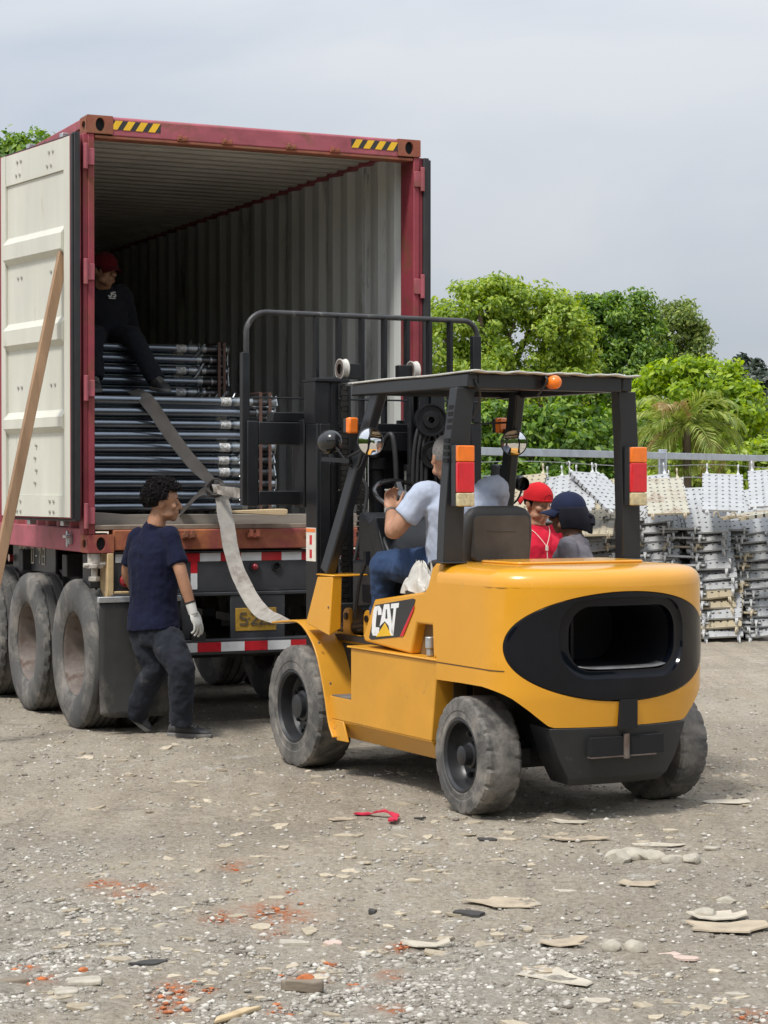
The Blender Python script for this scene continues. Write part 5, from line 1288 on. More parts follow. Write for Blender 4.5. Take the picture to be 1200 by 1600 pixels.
tree('conifer_tree', 'dark slim conifer leaning right above the lime green bush', at(1155, 62), blobs_px(1155, 62, [(1158, 565, 10, 10, 0), (1168, 572, 14, 5, 0), (1155, 590, 14, 14, 0), (1160, 620, 18, 22, 0), (1158, 660, 22, 30, 0), (1155, 710, 26, 40, 0)]), L_conif, 40, 70, 60, .26, .17, .16)
tree('broadleaf_tree', 'tall tree top showing above the open container door', at(10, 58), blobs_px(10, 58, [(10, 262, 55, 40, 0), (50, 255, 45, 36, 0), (-40, 280, 60, 60, 0), (75, 280, 30, 40, 0), (20, 330, 80, 60, .3), (0, 420, 90, 80, .5)]), L_mid, 41, 170, 95, .5, .19, .3)
# wood that fills in behind the fence: one mass
def woodland():
    r = np.random.default_rng(8); n = 26000
    X = r.uniform(-.5, 16, n); Y = 47 + r.uniform(0, 3, n) + X * .3
    h = 2.2 + 1.6 * fbm(X * .5, X * 0, 3, 5) + 1.0
    Z = r.random(n) ** .8 * h
    C = np.stack([X, Y, Z], 1); NN = np.stack([r.normal(0, .4, n), -np.ones(n) * .8, np.ones(n) * .8], 1)
    o = bpy.data.objects.new('far_wood', leaf_mesh('far_wood', C, NN, .22, L_dark, 3)); col.objects.link(o)
    tag(o, 'dense dark wood far behind the fence', 'woodland', kind='stuff')
woodland()
# unseen tree line added behind the camera to close off the low sky there
def sky_blocking_wood():
    r = np.random.default_rng(18); n = 24000
    X = r.uniform(-34, 34, n); Y = -20 - r.uniform(0, 4, n) + np.abs(X) * .25
    h = 7.5 + 4.5 * (fbm(X * .16, X * 0, 3, 15) - .3); Z = r.random(n) * h
    o = bpy.data.objects.new('far_wood', leaf_mesh('far_wood', np.stack([X, Y, Z], 1), np.stack([r.normal(0, .4, n), np.ones(n) * .8, np.ones(n) * .8], 1), .85, L_mid, 13)); col.objects.link(o)
    tag(o, 'unseen green wood added behind the camera to block low sky', 'woodland', kind='stuff')
sky_blocking_wood()
# palm
def make_palm():
    Y = 29; b = at(1072, Y); t = thing('palm_tree', 'small feathery palm with drooping dry fronds behind the fence', 'palm tree', b)
    mb = MB(); zt = zb_(668, Y); mb.tube(smooth_path([(0, 0, -.1), (.03, 0, zt * .5), (0, 0, zt)], 6), [.055 + .008 * (i % 2) for i in range(13)], 10); mb.build('trunk', M_bark, t, 60)
    r_ = random.Random(3); mats = {'green': leaf_material('palm_green', (.14, .22, .035), (.26, .34, .07), (.40, .44, .14), .4), 'dry': leaf_material('palm_dry', (.30, .20, .07), (.42, .31, .14), (.50, .42, .24), .25)}
    fr = [(-1, 10, .75, 'green'), (-.85, 40, .8, 'green'), (-1.0, -8, .78, 'dry'), (.9, 35, .8, 'green'), (1, 12, .8, 'green'), (.75, 60, .75, 'green'), (-.5, 65, .75, 'green'), (.1, 78, .7, 'green'), (-.3, 52, .8, 'dry'), (1, -14, .8, 'green'), (.85, -22, .85, 'dry'), (-.9, -18, .7, 'green'), (.6, 20, .8, 'green'), (-.6, 22, .8, 'green'), (.5, -30, .8, 'dry'), (-.2, 35, .75, 'green'), (.3, 40, .75, 'green'), (.95, -2, .85, 'green'), (-.7, -45, .6, 'green'), (.6, -50, .6, 'green'), (.1, -60, .6, 'green'), (-.3, -35, .7, 'dry'), (.2, 10, .9, 'green'), (-.15, -10, .8, 'green')]
    for k, (sx, el, ln, kd) in enumerate(fr):
        mb = MB(); ya = r_.uniform(-.8, .8); d = Vector((sx, ya * (1.1 - abs(sx)), 0)).normalized(); e = R(el); L_ = ln * 1.15; p = Vector((0, 0, zt)); pts = []
        for i in range(15):
            pts.append(p.copy()); ang = e - (i / 14) ** 1.3 * 1.6; p = p + (d * math.cos(ang) + Vector((0, 0, 1)) * math.sin(ang)) * L_ / 14
        mb.tube(pts, [.014 * (1 - i / 16) for i in range(15)], 5)
        for i in range(1, 15):
            for q in range(3):
                f = q / 3; c = pts[i - 1].lerp(pts[i], f); tg = (pts[i] - pts[i - 1]).normalized(); sd = tg.cross(Vector((0, 0, 1)));
                if sd.length < .05: sd = Vector((0, 1, 0))
                sd.normalize(); up = sd.cross(tg)
                ll = .34 * math.sin(math.pi * min(1, (i + f) / 15 * .85 + .15)) + .05
                for s_ in (-1, 1):
                    v = (sd * s_ * .75 + tg * .75 + up * r_.uniform(-.1, .35)).normalized(); tip = c + v * ll + Vector((0, 0, -.10 * r_.random() - .05)); w = tg * .013
                    m_ = c + v * ll * .5
                    mb.F([mb.V(c), mb.V(m_ + w), mb.V(tip), mb.V(m_ - w)])
        mb.build('frond', mats[kd], t, 0, recalc=False)
make_palm()
# ------------------------------------------------------------------ people
def ellipsoid(mb, c, r, ax=None, n=14, m=9):
    c = Vector(c); X, Y, Z = ax if ax else (Vector((1, 0, 0)), Vector((0, 1, 0)), Vector((0, 0, 1)))
    rings = []
    for j in range(1, m):
        t = math.pi * j / m; rings.append([c + X * math.sin(t) * math.cos(2 * math.pi * k / n) * r[0] + Y * math.sin(t) * math.sin(2 * math.pi * k / n) * r[1] + Z * math.cos(t) * r[2] for k in range(n)])
    ids = [mb.ring(q) for q in rings]
    for a, b in zip(ids, ids[1:]): mb.bridge(a, b)
    t0 = mb.V(c + Z * r[2]); t1 = mb.V(c - Z * r[2])
    for k in range(n): mb.F((t0, ids[0][k], ids[0][(k + 1) % n])); mb.F((t1, ids[-1][(k + 1) % n], ids[-1][k]))
def limb(mb, pts, rad, n=14, seg=5, flat=1.0, end=True):
    P = smooth_path(pts, seg); R_ = []
    for i in range(len(P)):
        f = i / seg; k = min(int(f), len(rad) - 2); R_.append(rad[k] + (rad[k + 1] - rad[k]) * (f - k))
    mb.tube(P, R_, n, flat=flat)
    ellipsoid(mb, P[0], (R_[0],) * 3)
    if end: ellipsoid(mb, P[-1], (R_[-1],) * 3)
def torso(mb, levels, n=20):
    """levels: (centre, lateral unit vector, half width, half depth)"""
    rings = []
    for i, (c, l, w, d) in enumerate(levels):
        c = Vector(c); l = Vector(l).normalized(); c0 = Vector(levels[max(i - 1, 0)][0]); c1 = Vector(levels[min(i + 1, len(levels) - 1)][0]); up = (c1 - c0).normalized(); f = up.cross(l).normalized()
        ring = []
        for k in range(n):
            a = 2 * math.pi * k / n; ca, sa = math.cos(a), math.sin(a)
            ring.append(c + l * w * math.copysign(abs(ca) ** .8, ca) + f * d * math.copysign(abs(sa) ** .8, sa))
        rings.append(ring)
    mb.loft(rings)
def hand(mb, w, d, nrm, side, curl=(25, 35, 25), spread=.5, thumb=40, s=1.0, wrap=0):
    """w wrist, d pointing to the fingers, nrm out of the palm, side towards the thumb"""
    d = Vector(d).normalized(); side = (Vector(side) - d * Vector(side).dot(d)).normalized(); nrm = side.cross(d) if Vector(nrm).dot(side.cross(d)) > 0 else d.cross(side); w = Vector(w)
    ellipsoid(mb, w + d * .052 * s, (.041 * s, .017 * s, .055 * s), (side, nrm, d)); mb.tube([w - d * .02, w + d * .03 * s], [.025 * s, .027 * s], 10, flat=.75)
    for k, (o, ln) in enumerate(((.030, .074), (.010, .083), (-.010, .077), (-.029, .060))):
        p = w + d * (.092 - .004 * abs(k - 1)) * s + side * o * s; a = 0; pts = [p - d * .02 * s, p]; dir_ = (d + side * (o * spread * 4)).normalized()
        for c_, f in zip(curl, (.45, .32, .25)):
            a += R(c_ + k * 3); v = dir_ * math.cos(a) + nrm * math.sin(a); p = p + v * ln * f * s; pts.append(p)
        mb.tube(smooth_path(pts, 3), [.0092 * s - .00022 * i for i in range(len(pts) * 3 - 2)], 8); ellipsoid(mb, pts[-1], (.0072 * s,) * 3, n=8, m=6)
    p = w + d * .028 * s + side * .030 * s; t = R(thumb); v = d * math.cos(t) + side * math.sin(t) + nrm * .35; v.normalize(); v2 = (v * .7 + d * .5 + nrm * .3).normalized()
    pts = [p - v * .015, p + v * .035 * s, p + v * .035 * s + v2 * .034 * s, p + v * .035 * s + v2 * .058 * s + nrm * .006]
    mb.tube(smooth_path(pts, 3), [.0125 * s, .012 * s, .0118 * s, .0112 * s, .0108 * s, .0104 * s, .010 * s, .0095 * s, .0085 * s, .008 * s], 8); ellipsoid(mb, pts[-1], (.008 * s,) * 3, n=8, m=6)
def head_axes(f, up=(0, 0, 1)):
    f = Vector(f).normalized(); u = Vector(up); u = (u - f * u.dot(f)).normalized(); return f, u, u.cross(f).normalized()
def head(mb, c, f, u, l, neck):
    c = Vector(c); A = (l, f, u); E = lambda p, r, n=16, m=10: ellipsoid(mb, c + f * p[0] + l * p[1] + u * p[2], r, A, n, m)
    E((-.004, 0, .012), (.076, .096, .098), 20, 14); E((.028, 0, -.062), (.058, .060, .066)); E((.060, 0, -.112), (.026, .024, .019)); E((.02, 0, -.095), (.05, .055, .028))
    for s_ in (1, -1):
        E((.062, .040 * s_, -.036), (.024, .022, .020)); E((.080, .027 * s_, .012), (.026, .011, .010)); E((-.010, .077 * s_, -.020), (.008, .019, .031)); E((-.018, .080 * s_, -.012), (.006, .014, .018)); E((.094, .011 * s_, -.047), (.009, .011, .008), 10, 7)
        E((.03, .05 * s_, -.085), (.016, .035, .022))
    mb.tube([c + f * .082 + u * .006, c + f * .098 - u * .018, c + f * .110 - u * .042], [.009, .0115, .0135], 10); E((.108, 0, -.044), (.012, .012, .010), 10, 7)
    E((.082, 0, -.062), (.022, .012, .012)); E((.0885, 0, -.0725), (.021, .0095, .0058), 12, 7); E((.086, 0, -.0865), (.018, .0100, .0065), 12, 7); E((.082, 0, -.098), (.02, .008, .01))
    mb.tube([c - u * .05 - f * .018, c.lerp(Vector(neck), .6) - f * .008, Vector(neck)], [.054, .056, .066], 16)
M_eye_w = pm('eye_white', (.22, .19, .165), .25, 0, .02, 5); M_eye_d = pm('eye_dark', (.018, .012, .010), .12, 0, .02, 5)
def remesh(o, vox, it=4, fac=.5, disp=None):
    m = o.modifiers.new('remesh', 'REMESH'); m.mode = 'VOXEL'; m.voxel_size = vox; m.use_smooth_shade = True
    if it: m = o.modifiers.new('smooth', 'SMOOTH'); m.iterations = it; m.factor = fac
    for k, (st, sc) in enumerate(disp or []):
        tx = bpy.data.textures.new('folds', 'CLOUDS'); tx.noise_scale = sc; tx.noise_depth = 2
        m = o.modifiers.new('folds', 'DISPLACE'); m.texture = tx; m.strength = st; m.mid_level = .5; m.texture_coords = 'LOCAL'
    return o
def face_bits(parent, c, f, u, l, hair_mat, mb_skin=None, brow=True):
    c = Vector(c)
    for s_ in (1, -1):
        p = c + f * .0705 + l * .030 * s_ - u * .012; mb = MB(); ellipsoid(mb, p, (.0125, .0125, .0072), (l, f, u), 12, 8); e = mb.build('eye', M_eye_w, parent, 60)
        mb = MB(); ellipsoid(mb, p + f * .0085, (.0058, .0045, .0058), (l, f, u), 10, 7); mb.build('iris', M_eye_d, e, 60)
        if brow:
            mb = MB(); mb.tube([c + f * .088 + l * .012 * s_ + u * .014, c + f * .088 + l * .03 * s_ + u * .021, c + f * .074 + l * .050 * s_ + u * .016], [.0032, .0045, .002], 6); mb.build('eyebrow', hair_mat, parent, 60)
    mb = MB(); mb.tube([c + f * .0955 - u * .0795, c + f * .093 + l * .010 - u * .0795], [.0024, .0022], 6); mb.tube([c + f * .0955 - u * .0795, c + f * .093 - l * .010 - u * .0795, c + f * .086 - l * .018 - u * .080], [.0024, .0022, .0012], 6); mb.build('mouth_line', M_lip, parent, 60)
def skin(name, c): return pm(name, c, .48, 0, .10, 16, .10, 160, spec=.4, rvar=.06, dist=.003)
M_lip = pm('lip_shadow', (.10, .035, .028), .6)
M_sk1 = skin('skin_brown', (.36, .185, .11)); M_sk2 = skin('skin_tan', (.40, .21, .13)); M_sk3 = skin('skin_dark', (.20, .10, .065))
def cloth(name, c, var=.12, bump=.25, bs=220, **k): return pm(name, c, .88, 0, var, 7, bump, bs, spec=.12, sheen=.04, dist=.004, **k)
M_navy = cloth('navy_cotton', (.009, .011, .030)); M_jean_d = cloth('dark_jeans', (.021, .024, .032), .3, .4, 160, dirt=(.10, .095, .085), damt=.24, dscale=5); M_jean_b = cloth('blue_jeans', (.030, .055, .12), .25, .4, 160)
M_poloblue = cloth('pale_blue_cotton', (.40, .45, .56)); M_redsh = cloth('red_cotton', (.58, .018, .045)); M_greysh = cloth('grey_cotton', (.175, .165, .185)); M_dkwork = cloth('dark_workwear', (.020, .022, .028)); M_cap_r = cloth('red_cap', (.52, .016, .022)); M_cap_n = cloth('navy_cap', (.018, .024, .055), .15); M_flapc = cloth('black_flap', (.014, .015, .022))
M_glove = cloth('white_knit', (.60, .60, .57), .1, .6, 300, dirt=(.2, .19, .18), damt=.25, dscale=14); M_shoe = pm('shoe_grey', (.055, .055, .058), .7, 0, .2, 20, .3, 120, (.2, .18, .15), .35, 12); M_sole = pm('shoe_sole', (.17, .165, .155), .8, 0, .2, 14, .2, 60, (.3, .27, .22), .35, 10)
M_hair = pm('black_hair', (.012, .010, .010), .75, 0, .3, 60, spec=.15); M_hairg = pm('grey_hair', (.16, .15, .145), .7, 0, .4, 120, .5, 200)
M_cordw = pm('cream_cord', (.62, .58, .48), .7); M_logo = pm('logo_white', (.62, .62, .63), .7)
def shoe(parent, heel, toe, up, w=.046):
    h = Vector(heel); t = Vector(toe); d = (t - h).normalized(); u = Vector(up); u = (u - d * u.dot(d)).normalized(); s_ = d.cross(u); L_ = (t - h).length
    mb = MB(); rings = []
    for f, ww, hh in ((0, .55, .05), (.03, .78, .075), (.12, .88, .085), (.28, .86, .088), (.42, .84, .078), (.6, .98, .058), (.78, 1.02, .047), (.92, .82, .038), (1, .45, .022)):
        c = h + d * L_ * f; rings.append([c + s_ * w * ww * math.cos(a) + u * (hh * .5 + hh * .5 * math.sin(a)) for a in np.linspace(0, 2 * math.pi, 15)[:-1]])
    mb.loft(rings); o = mb.build('shoe', M_shoe, parent, 60); o.modifiers.new('sub', 'SUBSURF').render_levels = 1
    mb = MB(); rings = []
    for f, ww in ((-.01, .5), (.02, .82), (.12, .93), (.3, .86), (.45, .84), (.62, 1.02), (.8, 1.04), (.93, .82), (1.02, .42)):
        c = h + d * L_ * f; rings.append([c + s_ * w * ww - u * .016, c - s_ * w * ww - u * .016, c - s_ * w * ww * 1.03 + u * .012, c + s_ * w * ww * 1.03 + u * .012])
    mb.loft(rings); mb.build('sole', M_sole, o, 60, .006)
    mb = MB()
    for k in range(5):
        c = h + d * L_ * (.36 + .07 * k) + u * (.088 - .007 * k); mb.tube(smooth_path([c - s_ * .028 - u * .012, c + u * .004, c + s_ * .028 - u * .012 + d * .012], 4), .0035, 5); mb.tube(smooth_path([c - s_ * .028 - u * .012 + d * .012, c + u * .004 + d * .006, c + s_ * .028 - u * .012], 4), .003, 5)
    mb.build('lace', M_sole, o, 60)
def lerpv(a, b, t): return Vector(a).lerp(Vector(b), t)
def person(label, base, J, look, skin_m, shirt_m, trouser_m, sleeve='short', bulk=1.0, up=(0, 0, 1), group=None, vox=.0065, gloves=(), hands=None, shoes=True, hem=.02, leg=1.0, slen=.74):
    """J: world joints: neck, head, shL/shR, elL/elR, wrL/wrR, hipL/hipR, knL/knR, anL/anR, toeL/toeR"""
    base = Vector(base); t = thing('person', label, 'person', base, 0, group)
    J = {k: Vector(v) - base for k, v in J.items()}
    f, u, l = head_axes(look, up); hd = J['head']
    ls = (J['shL'] - J['shR']).normalized(); lh = (J['hipL'] - J['hipR']).normalized()
    pc = (J['hipL'] + J['hipR']) / 2; cc = (J['shL'] + J['shR']) / 2; up_t = (cc - pc).normalized(); b = bulk
    sw = (J['shL'] - J['shR']).length / 2; hw = (J['hipL'] - J['hipR']).length / 2
    def lev(inf, bottom=-.09):
        q = []
        for s_, w, d in ((bottom, .155, .110), (0, .162, .115), (.30, .145 + .012 * (b - 1) * 8, .108), (.60, .158, .118), (.84, .160, .115), (.97, .130, .088), (1.06, .075, .062)):
            q.append((pc + (cc - pc) * s_ if s_ <= 1 else cc + up_t * .03, lh.lerp(ls, max(0, min(1, s_))), w * b + inf * (1.9 if s_ < .2 else 1), d * b + inf * (2.4 if s_ < .2 else 1)))
        return q
    # body: one continuous skin
    mb = MB(); torso(mb, lev(-.012)); head(mb, hd, f, u, l, J['neck'])
    for s_ in 'LR':
        limb(mb, [J['sh' + s_], lerpv(J['sh' + s_], J['el' + s_], .5), J['el' + s_], lerpv(J['el' + s_], J['wr' + s_], .4), J['wr' + s_]], [.050 * b, .046 * b, .039 * b, .038 * b, .026], seg=4)
        limb(mb, [J['hip' + s_], lerpv(J['hip' + s_], J['kn' + s_], .5), J['kn' + s_], lerpv(J['kn' + s_], J['an' + s_], .35), J['an' + s_]], [.080 * b, .070 * b, .052, .052, .036], seg=4)
        if s_ not in gloves and hands and s_ in hands: hand(mb, J['wr' + s_], *hands[s_])
    body = remesh(mb.build('body', skin_m, t, 0), vox, 3)
    # shirt
    mb = MB(); torso(mb, lev(.010, -hem / .5)); 
    for s_ in 'LR':
        a, e, w = J['sh' + s_], J['el' + s_], J['wr' + s_]
        if sleeve == 'short': limb(mb, [lerpv(cc, a, .75), a, lerpv(a, e, .35), lerpv(a, e, slen)], [.060 * b, .063 * b, .060 * b, .062 * b], seg=4, end=False)
        else: limb(mb, [lerpv(cc, a, .75), a, lerpv(a, e, .5), e, lerpv(e, w, .5), lerpv(e, w, .96)], [.062 * b, .066 * b, .060 * b, .054 * b, .048, .040], seg=4, end=False)
    mb.tube([cc + up_t * .0, cc + up_t * .045, J['neck'] + (hd - J['neck']) * .10], [.085 * b, .074, .066], 18)
    sh = remesh(mb.build('shirt', shirt_m, t, 0), .009, 4, .5, [(.020, .11), (.010, .045)])
    # trousers
    mb = MB(); torso(mb, [(pc - up_t * .10, lh, .145 * b, .105 * b), (pc - up_t * .03, lh, .165 * b, .120 * b), (pc + up_t * .07, lh, .155 * b, .112 * b)])
    for s_ in 'LR':
        h_, k_, a_ = J['hip' + s_], J['kn' + s_], J['an' + s_]
        limb(mb, [lerpv(h_, k_, .06), lerpv(h_, k_, .35), lerpv(h_, k_, .7), k_, lerpv(k_, a_, .4), lerpv(k_, a_, .75), lerpv(k_, a_, 1.05)], [.088 * b, .091 * b * leg, .082 * b * leg, .073 * b * leg, .070 * leg, .066 * leg, .066 * leg], seg=4, end=False)
    tr = remesh(mb.build('trousers', trouser_m, t, 0), .010, 3, .5, [(.026, .13), (.016, .05)])
    if shoes:
        for s_ in 'LR':
            an, toe = J['an' + s_], J['toe' + s_]; heel = J.get('heel' + s_)
            if heel is None:
                d = toe - an; d.z = 0; heel = an - d.normalized() * .06; heel.z = toe.z
            shoe(t, heel, toe, J['upf' + s_] + base if 'upf' + s_ in J else (0, 0, 1))
    return t, (hd, f, u, l), J
def curls(parent, hd, f, u, l, mat):
    r_ = random.Random(2); mb = MB(); A = (l, f, u)
    ellipsoid(mb, hd + u * .036 - f * .030, (.087, .092, .098), A, 18, 12)
    for k in range(1700):
        th = math.acos(r_.uniform(-.55, 1)); a = r_.uniform(0, 2 * math.pi); d = l * math.sin(th) * math.cos(a) + f * math.sin(th) * math.sin(a) + u * math.cos(th)
        if d.dot(f) > .30 and d.dot(u) < .38: continue
        if abs(d.dot(l)) > .70 and d.dot(u) < -.12 and d.dot(f) > -.30: continue
        if d.dot(u) < -.40 and d.dot(f) > -.5: continue
        rad = 1.08 + r_.uniform(-.06, .26); p = hd + u * .032 - f * .016 + l * d.dot(l) * .084 * rad + f * d.dot(f) * .104 * rad + u * d.dot(u) * .098 * rad
        x, y, _ = mb.frame(d + Vector((r_.uniform(-.5, .5), r_.uniform(-.5, .5), r_.uniform(-.5, .5)))); R0 = r_.uniform(.006, .014); a0 = r_.uniform(0, 6)
        pts = [p + (x * math.cos(a0 + q * .9) + y * math.sin(a0 + q * .9)) * R0 + d * (q * .0035 - .008) for q in range(7)]
        mb.tube(pts, [.0022, .003, .0033, .0033, .003, .0024, .001], 4)
    mb.build('hair', mat, parent, 60)
def cap(parent, hd, f, u, l, mat, backward=False, flap=None):
    mb = MB(); rings = []
    for th in np.linspace(.02, 1.0, 9):
        a_ = th * math.pi / 2 * 1.06; rr_, zz = math.sin(a_), math.cos(a_)
        rings.append([hd + u * (.028 + .098 * zz) - f * .006 + l * .089 * rr_ * math.cos(q) + f * .109 * rr_ * math.sin(q) for q in np.linspace(0, 2 * math.pi, 29)[:-1]])
    rings.append([hd + u * .012 - f * .006 + l * .090 * math.cos(q) + f * .110 * math.sin(q) for q in np.linspace(0, 2 * math.pi, 29)[:-1]])
    mb.loft(rings, (True, False)); o = mb.build('cap', mat, parent, 50, solid=.004)
    d = -1 if backward else 1
    mb = MB(); mb.grid(lambda a, b: hd - f * .006 + u * (.020 - .020 * b - .025 * (2 * a - 1) ** 2 * (.4 + b)) + l * (.088 * math.sin((a - .5) * 2.3)) * (1 - .12 * b) + f * d * (.104 * math.cos((a - .5) * 2.3) + .078 * b * math.cos((a - .5) * 2.0)), 16, 6)
    mb.build('visor', mat, o, 60, solid=.004)
    mb = MB(); ellipsoid(mb, hd + u * .127 - f * .006, (.008, .008, .004), (l, f, u), 10, 6); mb.build('button', mat, o, 60)
    if backward:
        mb = MB(); P0 = hd + u * .040; 
        pts = [(hd + u * (.020 + .040 * math.sin(q)) + l * .038 * math.cos(q)) for q in np.linspace(0, math.pi, 13)]
        mb.F([mb.V(p + f * (.106 - .010 * (abs((p - hd).dot(l)) / .038) ** 2 - .12 * max(0, (p - hd).dot(u) - .02))) for p in pts]); mb.build('strap_opening', M_hair, o, 0)
        mb = MB(); mb.tube([hd + f * (.108 - .012 * (q / 1.0) ** 2) + l * .042 * q + u * .022 for q in np.linspace(-1, 1, 9)], .006, 6); mb.build('strap', mat, o, 60)
    if flap:
        mb = MB(); mb.grid(lambda a, b: hd - f * .004 + u * (.030 - .150 * b - .018 * b * math.cos(R(-112 + 224 * a) * 2)) + l * math.sin(R((-118 + 236 * a) * (1 - .10 * b))) * (.0935 - .012 * b + .010 * math.sin(math.pi * b) + .004 * math.sin(a * 46) * b) - f * math.cos(R((-118 + 236 * a) * (1 - .10 * b))) * (.113 + .030 * math.sin(b * 2.2) + .006 * math.sin(a * 38 + 1) * b), 60, 12); mb.build('neck_flap', flap, o, 60, solid=.005)
        mb = MB(); mb.tube(smooth_path([hd - f * .10 + l * .04 - u * .02, hd - f * .145 - u * .035, hd - f * .15 + l * .02 - u * .08], 5), [.02] * 11, 8); mb.build('flap_knot', flap, o, 60)
    return o
def dome_hair(parent, hd, f, u, l, mat, low=-.15):
    mb = MB(); rings = []
    for th in np.linspace(.03, 1.0, 9):
        a_ = th * math.pi * .62; rings.append([hd + u * (.012 + .105 * math.cos(a_)) - f * (.010) + l * .0815 * math.sin(a_) * math.cos(q) + f * (.099 if math.sin(q) < 0 else .099 - .05 * max(0, th - .45)) * math.sin(a_) * math.sin(q) for q in np.linspace(0, 2 * math.pi, 25)[:-1]])
    mb.loft(rings, (True, False)); mb.build('hair', mat, parent, 60)

# --- the young man walking past the trailer
def P(px, py, Y): return pix_at(px, py, Y)
Y0 = 13.40
J = dict(head=P(257, 783, Y0), neck=P(243, 822, Y0), shL=P(214, 840, 13.50), shR=P(266, 838, 13.32), elL=P(199, 895, 13.62), wrL=P(222, 945, 13.74), elR=P(284, 898, 13.24), wrR=P(301, 955, 13.22),
         hipL=P(225, 985, 13.47), hipR=P(254, 984, 13.36), knL=P(243, 1044, 13.44), anL=P(211, 1116, 13.57), knR=P(284, 1048, 13.24), anR=P(282, 1128, 13.32))
gR = pix_ground(263, 1152); J['toeR'] = pix_ground(330, 1154) + Vector((0, 0, .018)); J['heelR'] = pix_ground(264, 1151) + Vector((0, 0, .018))
J['toeL'] = pix_ground(234, 1147) + Vector((0, 0, .02)); J['heelL'] = P(199, 1114, 13.60)
w1, (hd, f, u, l), JJ = person('young man with curly black hair in navy polo and white gloves walking past the trailer', pix_ground(255, 1150), J, (1, .02, -.03), M_sk1, M_navy, M_jean_d, bulk=1.05, gloves=('L', 'R'), hem=-.045, leg=1.18)
curls(w1, hd, f, u, l, M_hair); face_bits(w1, hd, f, u, l, M_hair)
mb = MB(); hand(mb, JJ['wrR'], P(318, 998, 13.22) - P(301, 955, 13.22), Vector((-.75, .5, 0)), Vector((.55, .65, 0)), (14, 22, 16), .9, 32, 1.05); d_ = (P(301, 955, 13.22) - P(284, 898, 13.24)).normalized()
mb.tube([JJ['wrR'] - d_ * .055, JJ['wrR'] - d_ * .02, JJ['wrR'] + d_ * .02], [.034, .032, .030], 14); g = remesh(mb.build('glove', M_glove, w1, 0), .0035, 1)
mb = MB(); mb.tube([JJ['wrR'] - d_ * .064, JJ['wrR'] - d_ * .052], [.0355, .0355], 16); mb.build('cuff', M_gasket, g, 50)
mb = MB(); hand(mb, JJ['wrL'], (0.15, .3, -1), (-.5, -.8, 0), (.6, .5, 0), (20, 25, 20)); mb.tube([JJ['wrL'] + Vector((0, 0, .05)), JJ['wrL']], [.033, .030], 12); remesh(mb.build('glove', M_glove, w1, 0), .004, 1)

# --- the driver
def LW(x, y, z): return Lw(x, y, z)
J = dict(head=LW(-.282, .88, 1.815), neck=LW(-.24, .845, 1.675), shL=LW(-.425, .89, 1.60), shR=LW(-.035, .76, 1.63), elL=LW(-.555, .97, 1.405), wrL=LW(-.462, 1.18, 1.515), elR=LW(.05, 1.0, 1.38), wrR=LW(-.03, 1.22, 1.56),
         hipL=LW(-.265, .87, 1.215), hipR=LW(-.095, .83, 1.215), knL=LW(-.395, 1.38, 1.20), anL=LW(-.365, 1.48, .90), knR=LW(-.04, 1.36, 1.21), anR=LW(-.02, 1.48, .90), toeL=LW(-.335, 1.66, .81), toeR=LW(-.02, 1.68, .81))
fw = Lw(0, 1, 0) - Lw(0, 0, 0); rt = Lw(1, 0, 0) - Lw(0, 0, 0)
hL = (fw * .55 + rt * .25 + Vector((0, 0, .65)), -fw * .4 + rt * .3, rt * .9 + Vector((0, 0, .25)), (38, 42, 30), .5, 35)
hR = (fw * .5 - rt * .1 + Vector((0, 0, .6)), -fw * .4, -rt + Vector((0, 0, .2)), (38, 42, 30), .5, 35)
dr, (hd, f, u, l), JJ = person('grey haired driver in pale blue polo and jeans steering the forklift', Lw(-.19, .84, 1.13), J, fw * .97 + rt * .12, M_sk2, M_poloblue, M_jean_b, bulk=1.20, hands={'L': hL, 'R': hR}, hem=.06, slen=.62)
dome_hair(dr, hd, f, u, l, M_hairg); face_bits(dr, hd, f, u, l, M_hairg)
mb = MB(); d_ = (JJ['wrL'] - JJ['elL']).normalized(); c_ = JJ['wrL'] - d_ * .035; x_, y_, _ = mb.frame(d_)
mb.lathe([(.030, -.012), (.0345, -.012), (.0355, 0), (.0345, .012), (.030, .012)], c_, d_, 20, mod=lambda j, k: .0015 * (k % 2), close=True); wa = mb.build('watch', M_rim, dr, 40)

# --- the two men talking beyond the forklift
def standing(px_head, py_head, Y, facing, label, skin_m, shirt_m, look, bulk=1.0, shx=0):
    hd = P(px_head, py_head, Y); b = Vector((hd.x - .02 * facing[0], Y, 0)); fx = Vector((*facing, 0)).normalized(); lf = Vector((-fx.y, fx.x, 0)); H = hd.z
    q = lambda a, s_, z: b + fx * a + lf * s_ + Vector((0, 0, z))
    J = dict(head=hd, neck=q(-.015, 0, H - .155), shL=q(-.02, .175, H - .215), shR=q(-.02, -.175, H - .215), elL=q(-.03, .235, H - .50), elR=q(-.03, -.235, H - .50), wrL=q(.08, .22, H - .72), wrR=q(.08, -.22, H - .72),
             hipL=q(0, .09, H - .70), hipR=q(0, -.09, H - .70), knL=q(.02, .10, .47), knR=q(.02, -.10, .47), anL=q(-.01, .10, .09), anR=q(-.01, -.10, .09), toeL=q(.20, .12, .02), toeR=q(.20, -.12, .02))
    hh = lambda s_: ((fx * .2 + Vector((0, 0, -1))), -lf * s_, fx, (20, 25, 20), .4, 35)
    return person(label, b, J, look, skin_m, shirt_m, M_jean_d, bulk=bulk, hands={'L': hh(1), 'R': hh(-1)}, hem=.06)
rc, (hd, f, u, l), JJ = standing(841, 784, 13.3, (.45, -.9), 'man in red shirt and backward red cap standing beyond the forklift', M_sk2, M_redsh, (.60, -.80, -.16), 1.10)
cap(rc, hd, f, u, l, M_cap_r, True); dome_hair(rc, hd, f, u, l, M_hair); face_bits(rc, hd, f, u, l, M_hair)
